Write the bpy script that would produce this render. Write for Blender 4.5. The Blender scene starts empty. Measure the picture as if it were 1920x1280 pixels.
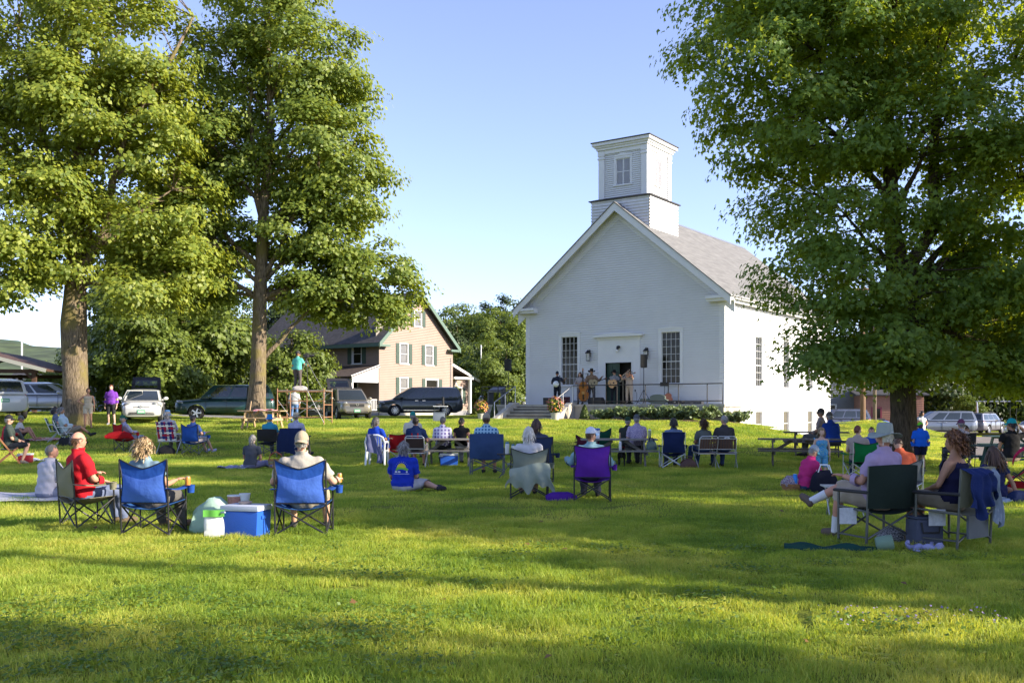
import bpy, bmesh, math, random
import numpy as np
from mathutils import Vector, Matrix, Euler
from mathutils.bvhtree import BVHTree

R = math.radians
rnd = random.Random(7)
SC = bpy.context.scene
COL = SC.collection

# ------------------------------------------------------------------ camera
FPX, HZ, EYE = 1850.0, 765.0, 1.6          # focal length in photo pixels, horizon row, eye height
cam_data = bpy.data.cameras.new('camera')
cam_data.sensor_width = 36.0
cam_data.lens = 36.0 * FPX / 1920.0
cam_data.shift_y = (HZ - 640.0) / 1920.0
cam_data.clip_end = 8000
cam = bpy.data.objects.new('camera', cam_data)
COL.objects.link(cam)
cam.location = (0, 0, EYE)
cam.rotation_euler = (R(90), 0, 0)
SC.camera = cam

# ------------------------------------------------------------------ sky, sun, exposure
SUN_AZ, SUN_EL = R(-17.0), R(24.0)         # azimuth from +X towards +Y
world = bpy.data.worlds.new('World')
SC.world = world
world.use_nodes = True
_n = world.node_tree.nodes
_sky = _n.new('ShaderNodeTexSky')
_sky.sky_type = 'NISHITA'
_sky.sun_disc = False
_sky.sun_elevation = SUN_EL
_sky.sun_rotation = R(90) - SUN_AZ
_sky.air_density = 0.85
_sky.dust_density = 0.25
_sky.ozone_density = 5.0
_hs = _n.new('ShaderNodeHueSaturation'); _hs.inputs['Saturation'].default_value = 0.84
_tn = _n.new('ShaderNodeMix'); _tn.data_type = 'RGBA'; _tn.blend_type = 'MULTIPLY'; _tn.inputs['Factor'].default_value = 1.0
_tn.inputs['B'].default_value = (1.10, 0.97, 1.04, 1)
world.node_tree.links.new(_sky.outputs[0], _hs.inputs['Color'])
world.node_tree.links.new(_hs.outputs[0], _tn.inputs['A'])
world.node_tree.links.new(_tn.outputs['Result'], _n['Background'].inputs[0])
_n['Background'].inputs[1].default_value = 0.135
sun_data = bpy.data.lights.new('sun', 'SUN')
sun_data.energy = 5.0
sun_data.angle = R(0.6)
sun_data.color = (1.0, 0.89, 0.72)
sun = bpy.data.objects.new('sun', sun_data)
COL.objects.link(sun)
_d = Vector((math.cos(SUN_EL) * math.cos(SUN_AZ), math.cos(SUN_EL) * math.sin(SUN_AZ), math.sin(SUN_EL)))
sun.rotation_euler = _d.to_track_quat('Z', 'Y').to_euler()
sun.location = (60, -20, 40)
SC.view_settings.view_transform = 'Standard'
SC.view_settings.look = 'None'
SC.view_settings.exposure = 1.3
SC.view_settings.gamma = 1.0
SC.view_settings.use_curve_mapping = False
SC.cycles.max_bounces = 6
SC.cycles.diffuse_bounces = 2
SC.cycles.glossy_bounces = 3
SC.cycles.transmission_bounces = 4
SC.cycles.transparent_max_bounces = 6
SC.cycles.sample_clamp_indirect = 6.0
SC.cycles.use_denoising = True

# ------------------------------------------------------------------ layout helpers
def sstep(a, b, x):
	t = np.clip((np.asarray(x, float) - a) / (b - a), 0, 1)
	return t * t * (3 - 2 * t)

def ground(x, y):
	"""height of the lawn and roads"""
	x = np.asarray(x, float); y = np.asarray(y, float)
	m = 1 - sstep(9.5, 16.0, x)
	z = 1.0 * sstep(27, 48, y) * m
	z = z - 0.015 * np.clip(x - 8, 0, 40)
	z = z + 0.95 * np.exp(-((x - 23.0) / 4.2) ** 2 - ((y - 64.0) / 5.0) ** 2)
	z = z + 0.02 * np.sin(x * 0.9 + 1.3) * np.sin(y * 0.7) * (1 - sstep(40, 60, y))
	z = z + 0.3 * (1 - sstep(-24, -14, x)) * sstep(38, 50, y)
	z = z + 3.0 * sstep(95, 190, y) * (1 - sstep(0, 40, x))
	return z

def gz(x, y):
	return float(ground(x, y))

def at(px, Y):
	"""ground point under photo column px at depth Y"""
	X = (px - 960.0) / FPX * Y
	return Vector((X, Y, gz(X, Y)))

def zat(py, Y):
	return EYE + (HZ - py) / FPX * Y

# ------------------------------------------------------------------ object helpers
def tag(o, label=None, cat=None, group=None, kind=None):
	if label: o['label'] = label
	if cat: o['category'] = cat
	if group: o['group'] = group
	if kind: o['kind'] = kind
	return o

def empty(name, loc=(0, 0, 0), rz=0.0, label=None, cat=None, group=None, scale=1.0):
	o = bpy.data.objects.new(name, None)
	COL.objects.link(o)
	o.location = loc
	o.rotation_euler = (0, 0, rz)
	o.empty_display_size = 0.2
	if scale != 1.0: o.scale = (scale,) * 3
	return tag(o, label, cat, group)

def children(o):
	return [c for c in bpy.data.objects if c.parent == o]

def copy_tree(o, parent=None):
	c = o.copy(); COL.objects.link(c); c.parent = parent
	for ch in list(o.children): copy_tree(ch, c)
	return c

class MB:
	"""collects faces, builds one mesh object"""
	def __init__(s):
		s.v, s.f, s.m = [], [], []
	def add(s, verts, faces, mi=0, M=None):
		b = len(s.v)
		if M is None: s.v.extend(tuple(v) for v in verts)
		else: s.v.extend(tuple(M @ Vector(v)) for v in verts)
		s.f.extend(tuple(b + i for i in f) for f in faces)
		s.m.extend([mi] * len(faces))
		return s
	def box(s, c, d, mi=0, M=None):
		x, y, z = c; a, b, h = d[0] / 2, d[1] / 2, d[2] / 2
		vs = [(x + i * a, y + j * b, z + k * h) for i in (-1, 1) for j in (-1, 1) for k in (-1, 1)]
		fs = [(0, 1, 3, 2), (4, 6, 7, 5), (0, 4, 5, 1), (2, 3, 7, 6), (0, 2, 6, 4), (1, 5, 7, 3)]
		return s.add(vs, fs, mi, M)
	def bx(s, x0, x1, y0, y1, z0, z1, mi=0, M=None):
		return s.box(((x0 + x1) / 2, (y0 + y1) / 2, (z0 + z1) / 2), (x1 - x0, y1 - y0, z1 - z0), mi, M)
	def bar(s, p, q, w, h=None, mi=0, up=(0, 0, 1)):
		"""rectangular bar from p to q; h measured along up"""
		h = w if h is None else h
		p, q = Vector(p), Vector(q); d = (q - p)
		L = d.length
		if L < 1e-6: return s
		d /= L; up = Vector(up)
		x = d.cross(up)
		if x.length < 1e-4: x = d.cross(Vector((1, 0, 0)))
		x.normalize(); u = x.cross(d)
		vs = [e + x * (i * w / 2) + u * (j * h / 2) for e in (p, q) for i in (-1, 1) for j in (-1, 1)]
		return s.add(vs, [(0, 1, 3, 2), (4, 6, 7, 5), (0, 4, 5, 1), (2, 3, 7, 6), (0, 2, 6, 4), (1, 5, 7, 3)], mi)
	def tube(s, pts, r, n=8, mi=0, cap=True, flat=1.0):
		pts = [Vector(p) for p in pts]
		rs = list(r) if hasattr(r, '__len__') else [r] * len(pts)
		rings = []
		ref = None
		for i, p in enumerate(pts):
			d = (pts[min(i + 1, len(pts) - 1)] - pts[max(i - 1, 0)])
			if d.length < 1e-7: d = Vector((0, 0, 1))
			d.normalize()
			if ref is None:
				ref = Vector((0, 0, 1)) if abs(d.z) < 0.9 else Vector((1, 0, 0))
			x = ref - d * ref.dot(d)
			if x.length < 1e-4: x = d.orthogonal()
			x.normalize(); ref = x
			y = d.cross(x)
			rings.append([p + (x * math.cos(2 * math.pi * k / n) + y * math.sin(2 * math.pi * k / n) * flat) * rs[i] for k in range(n)])
		vs = [v for ring in rings for v in ring]
		fs = []
		for i in range(len(pts) - 1):
			for k in range(n):
				a, b = i * n + k, i * n + (k + 1) % n
				fs.append((a, b, b + n, a + n))
		if cap:
			fs.append(tuple(range(n - 1, -1, -1)))
			fs.append(tuple((len(pts) - 1) * n + k for k in range(n)))
		return s.add(vs, fs, mi)
	def lathe(s, prof, n=16, mi=0, M=None, cap=True):
		vs = [(r * math.cos(2 * math.pi * k / n), r * math.sin(2 * math.pi * k / n), z) for r, z in prof for k in range(n)]
		fs = []
		for i in range(len(prof) - 1):
			for k in range(n):
				a, b = i * n + k, i * n + (k + 1) % n
				fs.append((a, b, b + n, a + n))
		if cap:
			fs.append(tuple(range(n - 1, -1, -1)))
			fs.append(tuple((len(prof) - 1) * n + k for k in range(n)))
		return s.add(vs, fs, mi, M)
	def ell(s, c, r, n=12, m=8, mi=0, M=None):
		vs = []
		for i in range(m + 1):
			th = math.pi * i / m
			for k in range(n):
				ph = 2 * math.pi * k / n
				vs.append((c[0] + r[0] * math.sin(th) * math.cos(ph), c[1] + r[1] * math.sin(th) * math.sin(ph), c[2] - r[2] * math.cos(th)))
		fs = [(i * n + k, i * n + (k + 1) % n, (i + 1) * n + (k + 1) % n, (i + 1) * n + k) for i in range(m) for k in range(n)]
		return s.add(vs, fs, mi, M)
	def prism(s, poly, axis, a, b, mi=0, M=None):
		"""poly: 2-D points; axis 'x' -> poly is (y,z), 'y' -> (x,z), 'z' -> (x,y)"""
		def mk(p, t):
			return {'x': (t, p[0], p[1]), 'y': (p[0], t, p[1]), 'z': (p[0], p[1], t)}[axis]
		n = len(poly)
		vs = [mk(p, a) for p in poly] + [mk(p, b) for p in poly]
		fs = [tuple(range(n - 1, -1, -1)), tuple(range(n, 2 * n))] + [(i, (i + 1) % n, n + (i + 1) % n, n + i) for i in range(n)]
		return s.add(vs, fs, mi, M)
	def grid(s, fn, nu, nv, mi=0, thick=0.0):
		"""surface fn(u,v) for u,v in 0..1; thick extrudes a back side along the normal"""
		P = [[Vector(fn(i / nu, j / nv)) for j in range(nv + 1)] for i in range(nu + 1)]
		b = len(s.v)
		if thick:
			N = []
			for i in range(nu + 1):
				row = []
				for j in range(nv + 1):
					du = P[min(i + 1, nu)][j] - P[max(i - 1, 0)][j]
					dv = P[i][min(j + 1, nv)] - P[i][max(j - 1, 0)]
					n = du.cross(dv)
					if n.length > 1e-9: n.normalize()
					row.append(n)
				N.append(row)
		def idx(i, j): return i * (nv + 1) + j
		vs = [P[i][j] for i in range(nu + 1) for j in range(nv + 1)]
		fs = [(idx(i, j), idx(i + 1, j), idx(i + 1, j + 1), idx(i, j + 1)) for i in range(nu) for j in range(nv)]
		if thick:
			o = len(vs)
			vs += [P[i][j] - N[i][j] * thick for i in range(nu + 1) for j in range(nv + 1)]
			fs += [(o + idx(i, j), o + idx(i, j + 1), o + idx(i + 1, j + 1), o + idx(i + 1, j)) for i in range(nu) for j in range(nv)]
			for i in range(nu):
				fs.append((idx(i, 0), o + idx(i, 0), o + idx(i + 1, 0), idx(i + 1, 0)))
				fs.append((idx(i, nv), idx(i + 1, nv), o + idx(i + 1, nv), o + idx(i, nv)))
			for j in range(nv):
				fs.append((idx(0, j), idx(0, j + 1), o + idx(0, j + 1), o + idx(0, j)))
				fs.append((idx(nu, j), o + idx(nu, j), o + idx(nu, j + 1), idx(nu, j + 1)))
		return s.add(vs, fs, mi)
	def mesh(s, name, mats, smooth=None, bevel=0.0):
		me = bpy.data.meshes.new(name)
		me.from_pydata(s.v, [], s.f)
		if not isinstance(mats, (list, tuple)): mats = [mats]
		for m in mats: me.materials.append(m)
		if any(s.m): me.polygons.foreach_set('material_index', s.m)
		bm = bmesh.new(); bm.from_mesh(me)
		bmesh.ops.recalc_face_normals(bm, faces=bm.faces)
		if bevel:
			es = [e for e in bm.edges if len(e.link_faces) == 2 and e.calc_face_angle(0) > R(50)]
			bmesh.ops.bevel(bm, geom=es, offset=bevel, segments=2, profile=0.7, affect='EDGES', clamp_overlap=True)
		bm.to_mesh(me); bm.free()
		if smooth is not None:
			me.polygons.foreach_set('use_smooth', [True] * len(me.polygons))
			if smooth < 180:
				try: me.set_sharp_from_angle(angle=R(smooth))
				except Exception: pass
		me.update()
		return me
	def obj(s, name, mats, parent=None, loc=(0, 0, 0), rot=(0, 0, 0), smooth=None, bevel=0.0, label=None, cat=None, group=None, kind=None):
		o = bpy.data.objects.new(name, s.mesh(name, mats, smooth, bevel))
		COL.objects.link(o)
		o.parent = parent
		o.location = loc; o.rotation_euler = rot
		return tag(o, label, cat, group, kind)

def link_mesh(name, me, parent=None, loc=(0, 0, 0), rot=(0, 0, 0), scale=(1, 1, 1)):
	o = bpy.data.objects.new(name, me); COL.objects.link(o)
	o.parent = parent; o.location = loc; o.rotation_euler = rot; o.scale = scale
	return o

def np_mesh(name, V, F, mats, smooth=False, mi=None):
	"""V (n,3), F (m,k) numpy arrays"""
	me = bpy.data.meshes.new(name)
	m, k = F.shape
	me.vertices.add(len(V)); me.vertices.foreach_set('co', np.ascontiguousarray(V, np.float32).ravel())
	me.loops.add(m * k); me.loops.foreach_set('vertex_index', np.ascontiguousarray(F, np.int32).ravel())
	me.polygons.add(m)
	me.polygons.foreach_set('loop_start', np.arange(0, m * k, k, dtype=np.int32))
	me.polygons.foreach_set('loop_total', np.full(m, k, np.int32))
	for mm in (mats if isinstance(mats, (list, tuple)) else [mats]): me.materials.append(mm)
	if mi is not None: me.polygons.foreach_set('material_index', np.asarray(mi, np.int32))
	if smooth: me.polygons.foreach_set('use_smooth', np.ones(m, bool))
	me.update(calc_edges=True)
	return me

# ------------------------------------------------------------------ materials
_MC = {}
def mat(name, col, rough=0.7, metal=0.0, var=0.0, vscale=3.0, bump=0.0, bscale=40.0, spec=0.4, stretch=None, coat=0.0, col2=None, c2scale=2.0, c2pos=(0.45, 0.6), sheen=0.0):
	"""principled material; var mixes in lighter/darker noise, col2 adds blotches of a second colour"""
	if name in _MC: return _MC[name]
	m = bpy.data.materials.new(name); m.use_nodes = True
	nt = m.node_tree; b = nt.nodes['Principled BSDF']
	b.inputs['Roughness'].default_value = rough
	b.inputs['Metallic'].default_value = metal
	b.inputs['Specular IOR Level'].default_value = spec
	if coat: b.inputs['Coat Weight'].default_value = coat; b.inputs['Coat Roughness'].default_value = 0.06
	if sheen: b.inputs['Sheen Weight'].default_value = sheen
	c = (*col, 1)
	b.inputs['Base Color'].default_value = c
	m.diffuse_color = c
	if var or bump or col2:
		tc = nt.nodes.new('ShaderNodeTexCoord')
		vec = tc.outputs['Object']
		if stretch:
			mp = nt.nodes.new('ShaderNodeMapping'); mp.inputs['Scale'].default_value = stretch
			nt.links.new(vec, mp.inputs['Vector']); vec = mp.outputs[0]
		cur = None
		if col2:
			n0 = nt.nodes.new('ShaderNodeTexNoise'); n0.inputs['Scale'].default_value = c2scale; n0.inputs['Detail'].default_value = 5
			nt.links.new(vec, n0.inputs['Vector'])
			rp = nt.nodes.new('ShaderNodeValToRGB')
			rp.color_ramp.elements[0].position = c2pos[0]; rp.color_ramp.elements[0].color = c
			rp.color_ramp.elements[1].position = c2pos[1]; rp.color_ramp.elements[1].color = (*col2, 1)
			nt.links.new(n0.outputs['Fac'], rp.inputs['Fac']); cur = rp.outputs[0]
		if var:
			n1 = nt.nodes.new('ShaderNodeTexNoise'); n1.inputs['Scale'].default_value = vscale; n1.inputs['Detail'].default_value = 6
			nt.links.new(vec, n1.inputs['Vector'])
			mr = nt.nodes.new('ShaderNodeMapRange'); mr.inputs['From Min'].default_value = 0.3; mr.inputs['From Max'].default_value = 0.7
			mr.inputs['To Min'].default_value = 1 - var; mr.inputs['To Max'].default_value = 1 + var
			nt.links.new(n1.outputs['Fac'], mr.inputs['Value'])
			mx = nt.nodes.new('ShaderNodeMix'); mx.data_type = 'RGBA'; mx.blend_type = 'MULTIPLY'; mx.inputs['Factor'].default_value = 1
			if cur is None: mx.inputs['A'].default_value = c
			else: nt.links.new(cur, mx.inputs['A'])
			nt.links.new(mr.outputs[0], mx.inputs['B']); cur = mx.outputs['Result']
		if cur is not None: nt.links.new(cur, b.inputs['Base Color'])
		if bump:
			n2 = nt.nodes.new('ShaderNodeTexNoise'); n2.inputs['Scale'].default_value = bscale; n2.inputs['Detail'].default_value = 4
			nt.links.new(vec, n2.inputs['Vector'])
			bp = nt.nodes.new('ShaderNodeBump'); bp.inputs['Strength'].default_value = bump; bp.inputs['Distance'].default_value = 0.02
			nt.links.new(n2.outputs['Fac'], bp.inputs['Height']); nt.links.new(bp.outputs[0], b.inputs['Normal'])
	_MC[name] = m
	return m

def fabric(name, col, rough=0.9, var=0.08, trans=0.0):
	if name in _MC: return _MC[name]
	m = mat(name, col, rough, var=var, vscale=5, bump=0.7, bscale=9, spec=0.15)
	if trans:
		nt = m.node_tree; b = nt.nodes['Principled BSDF']
		t = nt.nodes.new('ShaderNodeBsdfTranslucent'); t.inputs['Color'].default_value = (*[min(1, c * 1.3) for c in col], 1)
		mx = nt.nodes.new('ShaderNodeMixShader'); mx.inputs[0].default_value = trans
		nt.links.new(b.outputs[0], mx.inputs[1]); nt.links.new(t.outputs[0], mx.inputs[2])
		nt.links.new(mx.outputs[0], nt.nodes['Material Output'].inputs['Surface'])
	return m

def glass_mat(name, tint=(0.02, 0.025, 0.03), rough=0.03):
	if name in _MC: return _MC[name]
	return mat(name, tint, rough, spec=0.9)

def see_glass(name='car_glass', tint=(0.35, 0.42, 0.4)):
	"""tinted see-through glass"""
	if name in _MC: return _MC[name]
	m = bpy.data.materials.new(name); m.use_nodes = True
	nt = m.node_tree; nt.nodes.remove(nt.nodes['Principled BSDF'])
	tr = nt.nodes.new('ShaderNodeBsdfTransparent'); tr.inputs[0].default_value = (*tint, 1)
	gl = nt.nodes.new('ShaderNodeBsdfGlossy'); gl.inputs['Roughness'].default_value = 0.02
	fr = nt.nodes.new('ShaderNodeFresnel'); fr.inputs[0].default_value = 1.5
	mx = nt.nodes.new('ShaderNodeMixShader')
	ad = nt.nodes.new('ShaderNodeMath'); ad.operation = 'ADD'; ad.inputs[1].default_value = 0.08
	nt.links.new(fr.outputs[0], ad.inputs[0])
	nt.links.new(ad.outputs[0], mx.inputs[0]); nt.links.new(tr.outputs[0], mx.inputs[1]); nt.links.new(gl.outputs[0], mx.inputs[2])
	nt.links.new(mx.outputs[0], nt.nodes['Material Output'].inputs['Surface'])
	_MC[name] = m
	return m

def leaf_mat(name, base, dark, trans, tfac=0.45):
	m = bpy.data.materials.new(name); m.use_nodes = True
	nt = m.node_tree; nt.nodes.remove(nt.nodes['Principled BSDF'])
	geo = nt.nodes.new('ShaderNodeNewGeometry')
	rp = nt.nodes.new('ShaderNodeValToRGB')
	rp.color_ramp.elements[0].color = (*dark, 1); rp.color_ramp.elements[1].color = (*base, 1)
	nt.links.new(geo.outputs['Random Per Island'], rp.inputs['Fac'])
	df = nt.nodes.new('ShaderNodeBsdfPrincipled'); df.inputs['Roughness'].default_value = 0.5
	df.inputs['Specular IOR Level'].default_value = 0.35
	nt.links.new(rp.outputs[0], df.inputs['Base Color'])
	tl = nt.nodes.new('ShaderNodeBsdfTranslucent'); tl.inputs['Color'].default_value = (*trans, 1)
	mx = nt.nodes.new('ShaderNodeMixShader'); mx.inputs[0].default_value = tfac
	nt.links.new(df.outputs[0], mx.inputs[1]); nt.links.new(tl.outputs[0], mx.inputs[2])
	nt.links.new(mx.outputs[0], nt.nodes['Material Output'].inputs['Surface'])
	return m
# ================================================================== SETTING: ground, road, paths
def sheet(name, mats, xs, ys, lift=0.0, fn=None, label=None, kind='structure'):
	X, Y = np.meshgrid(xs, ys, indexing='ij')
	Z = ground(X, Y) + lift
	V = np.stack([X, Y, Z], -1).reshape(-1, 3)
	nx, ny = len(xs), len(ys)
	i = np.arange(nx - 1)[:, None] * ny + np.arange(ny - 1)[None]
	F = np.stack([i, i + ny, i + ny + 1, i + 1], -1).reshape(-1, 4)
	o = link_mesh(name, np_mesh(name, V, F, mats, smooth=True))
	o['kind'] = kind
	return o

def lawn_material():
	m = bpy.data.materials.new('lawn_soil'); m.use_nodes = True
	nt = m.node_tree; b = nt.nodes['Principled BSDF']
	tc = nt.nodes.new('ShaderNodeTexCoord')
	n1 = nt.nodes.new('ShaderNodeTexNoise'); n1.inputs['Scale'].default_value = 0.6; n1.inputs['Detail'].default_value = 8
	n2 = nt.nodes.new('ShaderNodeTexNoise'); n2.inputs['Scale'].default_value = 30; n2.inputs['Detail'].default_value = 5
	for n in (n1, n2): nt.links.new(tc.outputs['Object'], n.inputs['Vector'])
	r1 = nt.nodes.new('ShaderNodeValToRGB')
	r1.color_ramp.elements[0].position = 0.35; r1.color_ramp.elements[0].color = (0.11, 0.15, 0.018, 1)
	r1.color_ramp.elements[1].position = 0.7; r1.color_ramp.elements[1].color = (0.20, 0.22, 0.028, 1)
	nt.links.new(n1.outputs['Fac'], r1.inputs['Fac'])
	mx = nt.nodes.new('ShaderNodeMix'); mx.data_type = 'RGBA'; mx.blend_type = 'OVERLAY'; mx.inputs['Factor'].default_value = 0.6
	nt.links.new(r1.outputs[0], mx.inputs['A']); nt.links.new(n2.outputs['Fac'], mx.inputs['B'])
	nt.links.new(mx.outputs['Result'], b.inputs['Base Color'])
	b.inputs['Roughness'].default_value = 0.9; b.inputs['Specular IOR Level'].default_value = 0.1
	bp = nt.nodes.new('ShaderNodeBump'); bp.inputs['Strength'].default_value = 0.8; bp.inputs['Distance'].default_value = 0.05
	nt.links.new(n2.outputs['Fac'], bp.inputs['Height']); nt.links.new(bp.outputs[0], b.inputs['Normal'])
	return m

LAWN = lawn_material()
xs = np.concatenate([np.linspace(-3000, -120, 12), np.linspace(-100, 100, 161), np.linspace(120, 3000, 12)])
ys = np.concatenate([np.linspace(-400, -20, 6), np.linspace(-10, 110, 121), np.linspace(120, 3500, 24)])
sheet('ground', LAWN, xs, ys)

def patch(name, mats, poly, lift, step=1.0, kind='structure'):
	"""sheet following the ground inside a polygon (world x,y), made of strips along y"""
	ylo = min(p[1] for p in poly); yhi = max(p[1] for p in poly)
	rows = max(2, int((yhi - ylo) / step))
	V, F = [], []
	K = 12
	for r in range(rows + 1):
		y = ylo + (yhi - ylo) * min(max(r / rows, 1e-4), 1 - 1e-4)
		xsn = []
		for (x0, y0), (x1, y1) in zip(poly, poly[1:] + poly[:1]):
			if (y0 - y) * (y1 - y) < 0: xsn.append(x0 + (x1 - x0) * (y - y0) / (y1 - y0))
		a, b = (min(xsn), max(xsn)) if xsn else (poly[0][0], poly[0][0])
		for k in range(K + 1):
			x = a + (b - a) * k / K
			V.append((x, y, gz(x, y) + lift))
	for r in range(rows):
		for k in range(K):
			i = r * (K + 1) + k
			F.append((i, i + 1, i + K + 2, i + K + 1))
	o = link_mesh(name, np_mesh(name, np.array(V), np.array(F), mats, smooth=True))
	o['kind'] = kind
	return o

ASPH = mat('asphalt', (0.17, 0.145, 0.125), 0.9, var=0.25, vscale=0.8, bump=0.4, bscale=60)
GRAV = mat('gravel_drive', (0.20, 0.19, 0.18), 0.95, var=0.3, vscale=2.0, bump=0.6, bscale=40)
MULCH = mat('bark_mulch', (0.10, 0.05, 0.028), 0.95, var=0.5, vscale=14, bump=1.0, bscale=40)
patch('parking_lot', ASPH, [(15.6, 33.5), (90, 33.5), (90, 63), (30, 65), (21.5, 47)], 0.010)
patch('side_road', ASPH, [(21.5, 70), (120, 68), (120, 86), (21.5, 86)], 0.012, 2.0)
patch('gravel_drive', GRAV, [(-70, 48.3), (0.0, 56.2), (-2, 60), (-20, 58.5), (-70, 56.5)], 0.010)

# ================================================================== CHURCH
WHITE = mat('white_clapboard_paint', (0.69, 0.69, 0.685), 0.55, var=0.03, vscale=1.2, bump=0.08, bscale=30)
TRIM = mat('white_trim_paint', (0.70, 0.70, 0.70), 0.5, var=0.03, vscale=2)
SHINGW = mat('white_shingle_paint', (0.67, 0.67, 0.67), 0.6, var=0.07, vscale=5, bump=0.3, bscale=12)
ROOFG = mat('weathered_grey_roof', (0.155, 0.152, 0.147), 0.85, var=0.22, vscale=1.2, bump=0.5, bscale=9, stretch=(6, 1, 1))
ROOFD = mat('dark_roof_shingle', (0.05, 0.05, 0.055), 0.8, var=0.2, vscale=3, bump=0.4, bscale=20)
CONC = mat('concrete', (0.42, 0.39, 0.33), 0.85, var=0.18, vscale=2.2, bump=0.3, bscale=25, col2=(0.30, 0.28, 0.24), c2scale=1.3, c2pos=(0.5, 0.75))
WGLASS = mat('window_glass', (0.014, 0.013, 0.010), 0.12, spec=0.25)
BLACKM = mat('black_painted_metal', (0.012, 0.012, 0.013), 0.45)
GALV = mat('galvanised_pipe', (0.55, 0.55, 0.55), 0.35, metal=0.85)
LOUV = mat('louvre_shutter_paint', (0.56, 0.56, 0.60), 0.6)
CURT = fabric('pale_curtain', (0.45, 0.40, 0.32))

CH_O = Vector((5.684, 52.351, 0)); CH_R = -math.atan2(0.568, 0.823)
church = empty('church', CH_O, CH_R, 'white clapboard church with square belfry above its front gable', 'church')
HW, LEN, EAVE, RIDGE, DECK = 5.9, 17.3, 7.5, 12.35, 1.8
SLOPE = (RIDGE - EAVE) / HW

def siding(mb, width_fn, z0, z1, openings, place, row=0.125, lip=0.055):
	"""lapped clapboards. width_fn(z)->(a,b); openings (a,b,z0,z1); place(x,z,out)->vertex"""
	zs = set()
	n = int((z1 - z0) / row)
	for i in range(n + 1): zs.add(round(z0 + i * row, 4))
	zs.add(z1)
	rows = sorted(zs)
	cuts = sorted({round(o[2], 4) for o in openings} | {round(o[3], 4) for o in openings})
	for za, zb in zip(rows, rows[1:]):
		br = [za] + [c for c in cuts if za < c < zb] + [zb]
		off = lambda z: lip + (0.002 - lip) * (z - za) / (row)
		for a, b in zip(br, br[1:]):
			if b - a < 1e-4: continue
			la, ra = width_fn(a); lb, rb = width_fn(b)
			mid = (a + b) / 2
			ops = sorted([o for o in openings if o[2] < mid < o[3]])
			segs = []; c0 = None
			cur = ('L', None)
			xs_ = [cur]
			for o in ops: xs_ += [('O', o[0]), ('O', o[1])]
			xs_.append(('R', None))
			for s, e in zip(xs_[::2], xs_[1::2]):
				s0, s1 = (la, lb) if s[0] == 'L' else (s[1], s[1])
				e0, e1 = (ra, rb) if e[0] == 'R' else (e[1], e[1])
				if e0 - s0 < 0.01 and e1 - s1 < 0.01: continue
				vs = [place(s0, a, off(a)), place(e0, a, off(a)), place(e1, b, off(b)), place(s1, b, off(b))]
				fs = [(0, 1, 2, 3)]
				if a == za:
					vs += [place(s0, a, 0.0), place(e0, a, 0.0)]
					fs.append((4, 5, 1, 0))
				mb.add(vs, fs)

def window(parent, loc, rz, w, h, cols, rows, split, trim=0.13, glass=None, hood=0.0, sill=True, curtain=None, name='window', trim_mat=None, muntin=0.016, label=None, depth=0.06):
	"""sash window. local x along the wall, -y outward, origin at bottom centre of the glass"""
	tm = trim_mat or TRIM
	mb = MB()
	t = trim
	y0, y1 = -0.045, 0.03
	mb.bx(-w / 2 - t, -w / 2, y0, y1, 0, h)
	mb.bx(w / 2, w / 2 + t, y0, y1, 0, h)
	mb.bx(-w / 2 - t, w / 2 + t, y0 - 0.002, y1, h, h + t)
	if sill: mb.bx(-w / 2 - t - 0.04, w / 2 + t + 0.04, y0 - 0.05, y1, -0.07, 0)
	else: mb.bx(-w / 2 - t, w / 2 + t, y0 - 0.002, y1, -t, 0)
	if hood:
		mb.prism([(-w / 2 - t - 0.05, h + t), (w / 2 + t + 0.05, h + t), (w / 2 + t + 0.05, h + t + 0.04), (0, h + t + hood), (-w / 2 - t - 0.05, h + t + 0.04)], 'y', y0 - 0.03, y1)
	f = mb.obj(name, tm, parent, loc, (0, 0, rz))
	if label: f['label'] = label
	g = MB()
	g.add([(-w / 2, depth, 0), (w / 2, depth, 0), (w / 2, depth, h), (-w / 2, depth, h)], [(0, 1, 2, 3)])
	g.obj('pane', glass or WGLASS, f)
	k = MB()
	yy0, yy1 = depth - 0.045, depth + 0.002
	e = 0.035
	for x in (-w / 2 + e / 2, w / 2 - e / 2): k.bx(x - e / 2, x + e / 2, yy0, yy1, 0, h)
	zsp = h * split / rows if split else None
	for z in ([0, h - e] + ([zsp - e / 2] if split else [])): k.bx(-w / 2 + e, w / 2 - e, yy0 + 0.002, yy1, z, z + e)
	for c in range(1, cols):
		x = -w / 2 + w * c / cols
		k.bx(x - muntin / 2, x + muntin / 2, yy0 + 0.01, yy1, e, h - e)
	for r_ in range(1, rows):
		if r_ == split: continue
		z = h * r_ / rows
		k.bx(-w / 2 + e, w / 2 - e, yy0 + 0.012, yy1 - 0.003, z - muntin / 2, z + muntin / 2)
	k.obj('muntins', tm, f)
	return f

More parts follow.
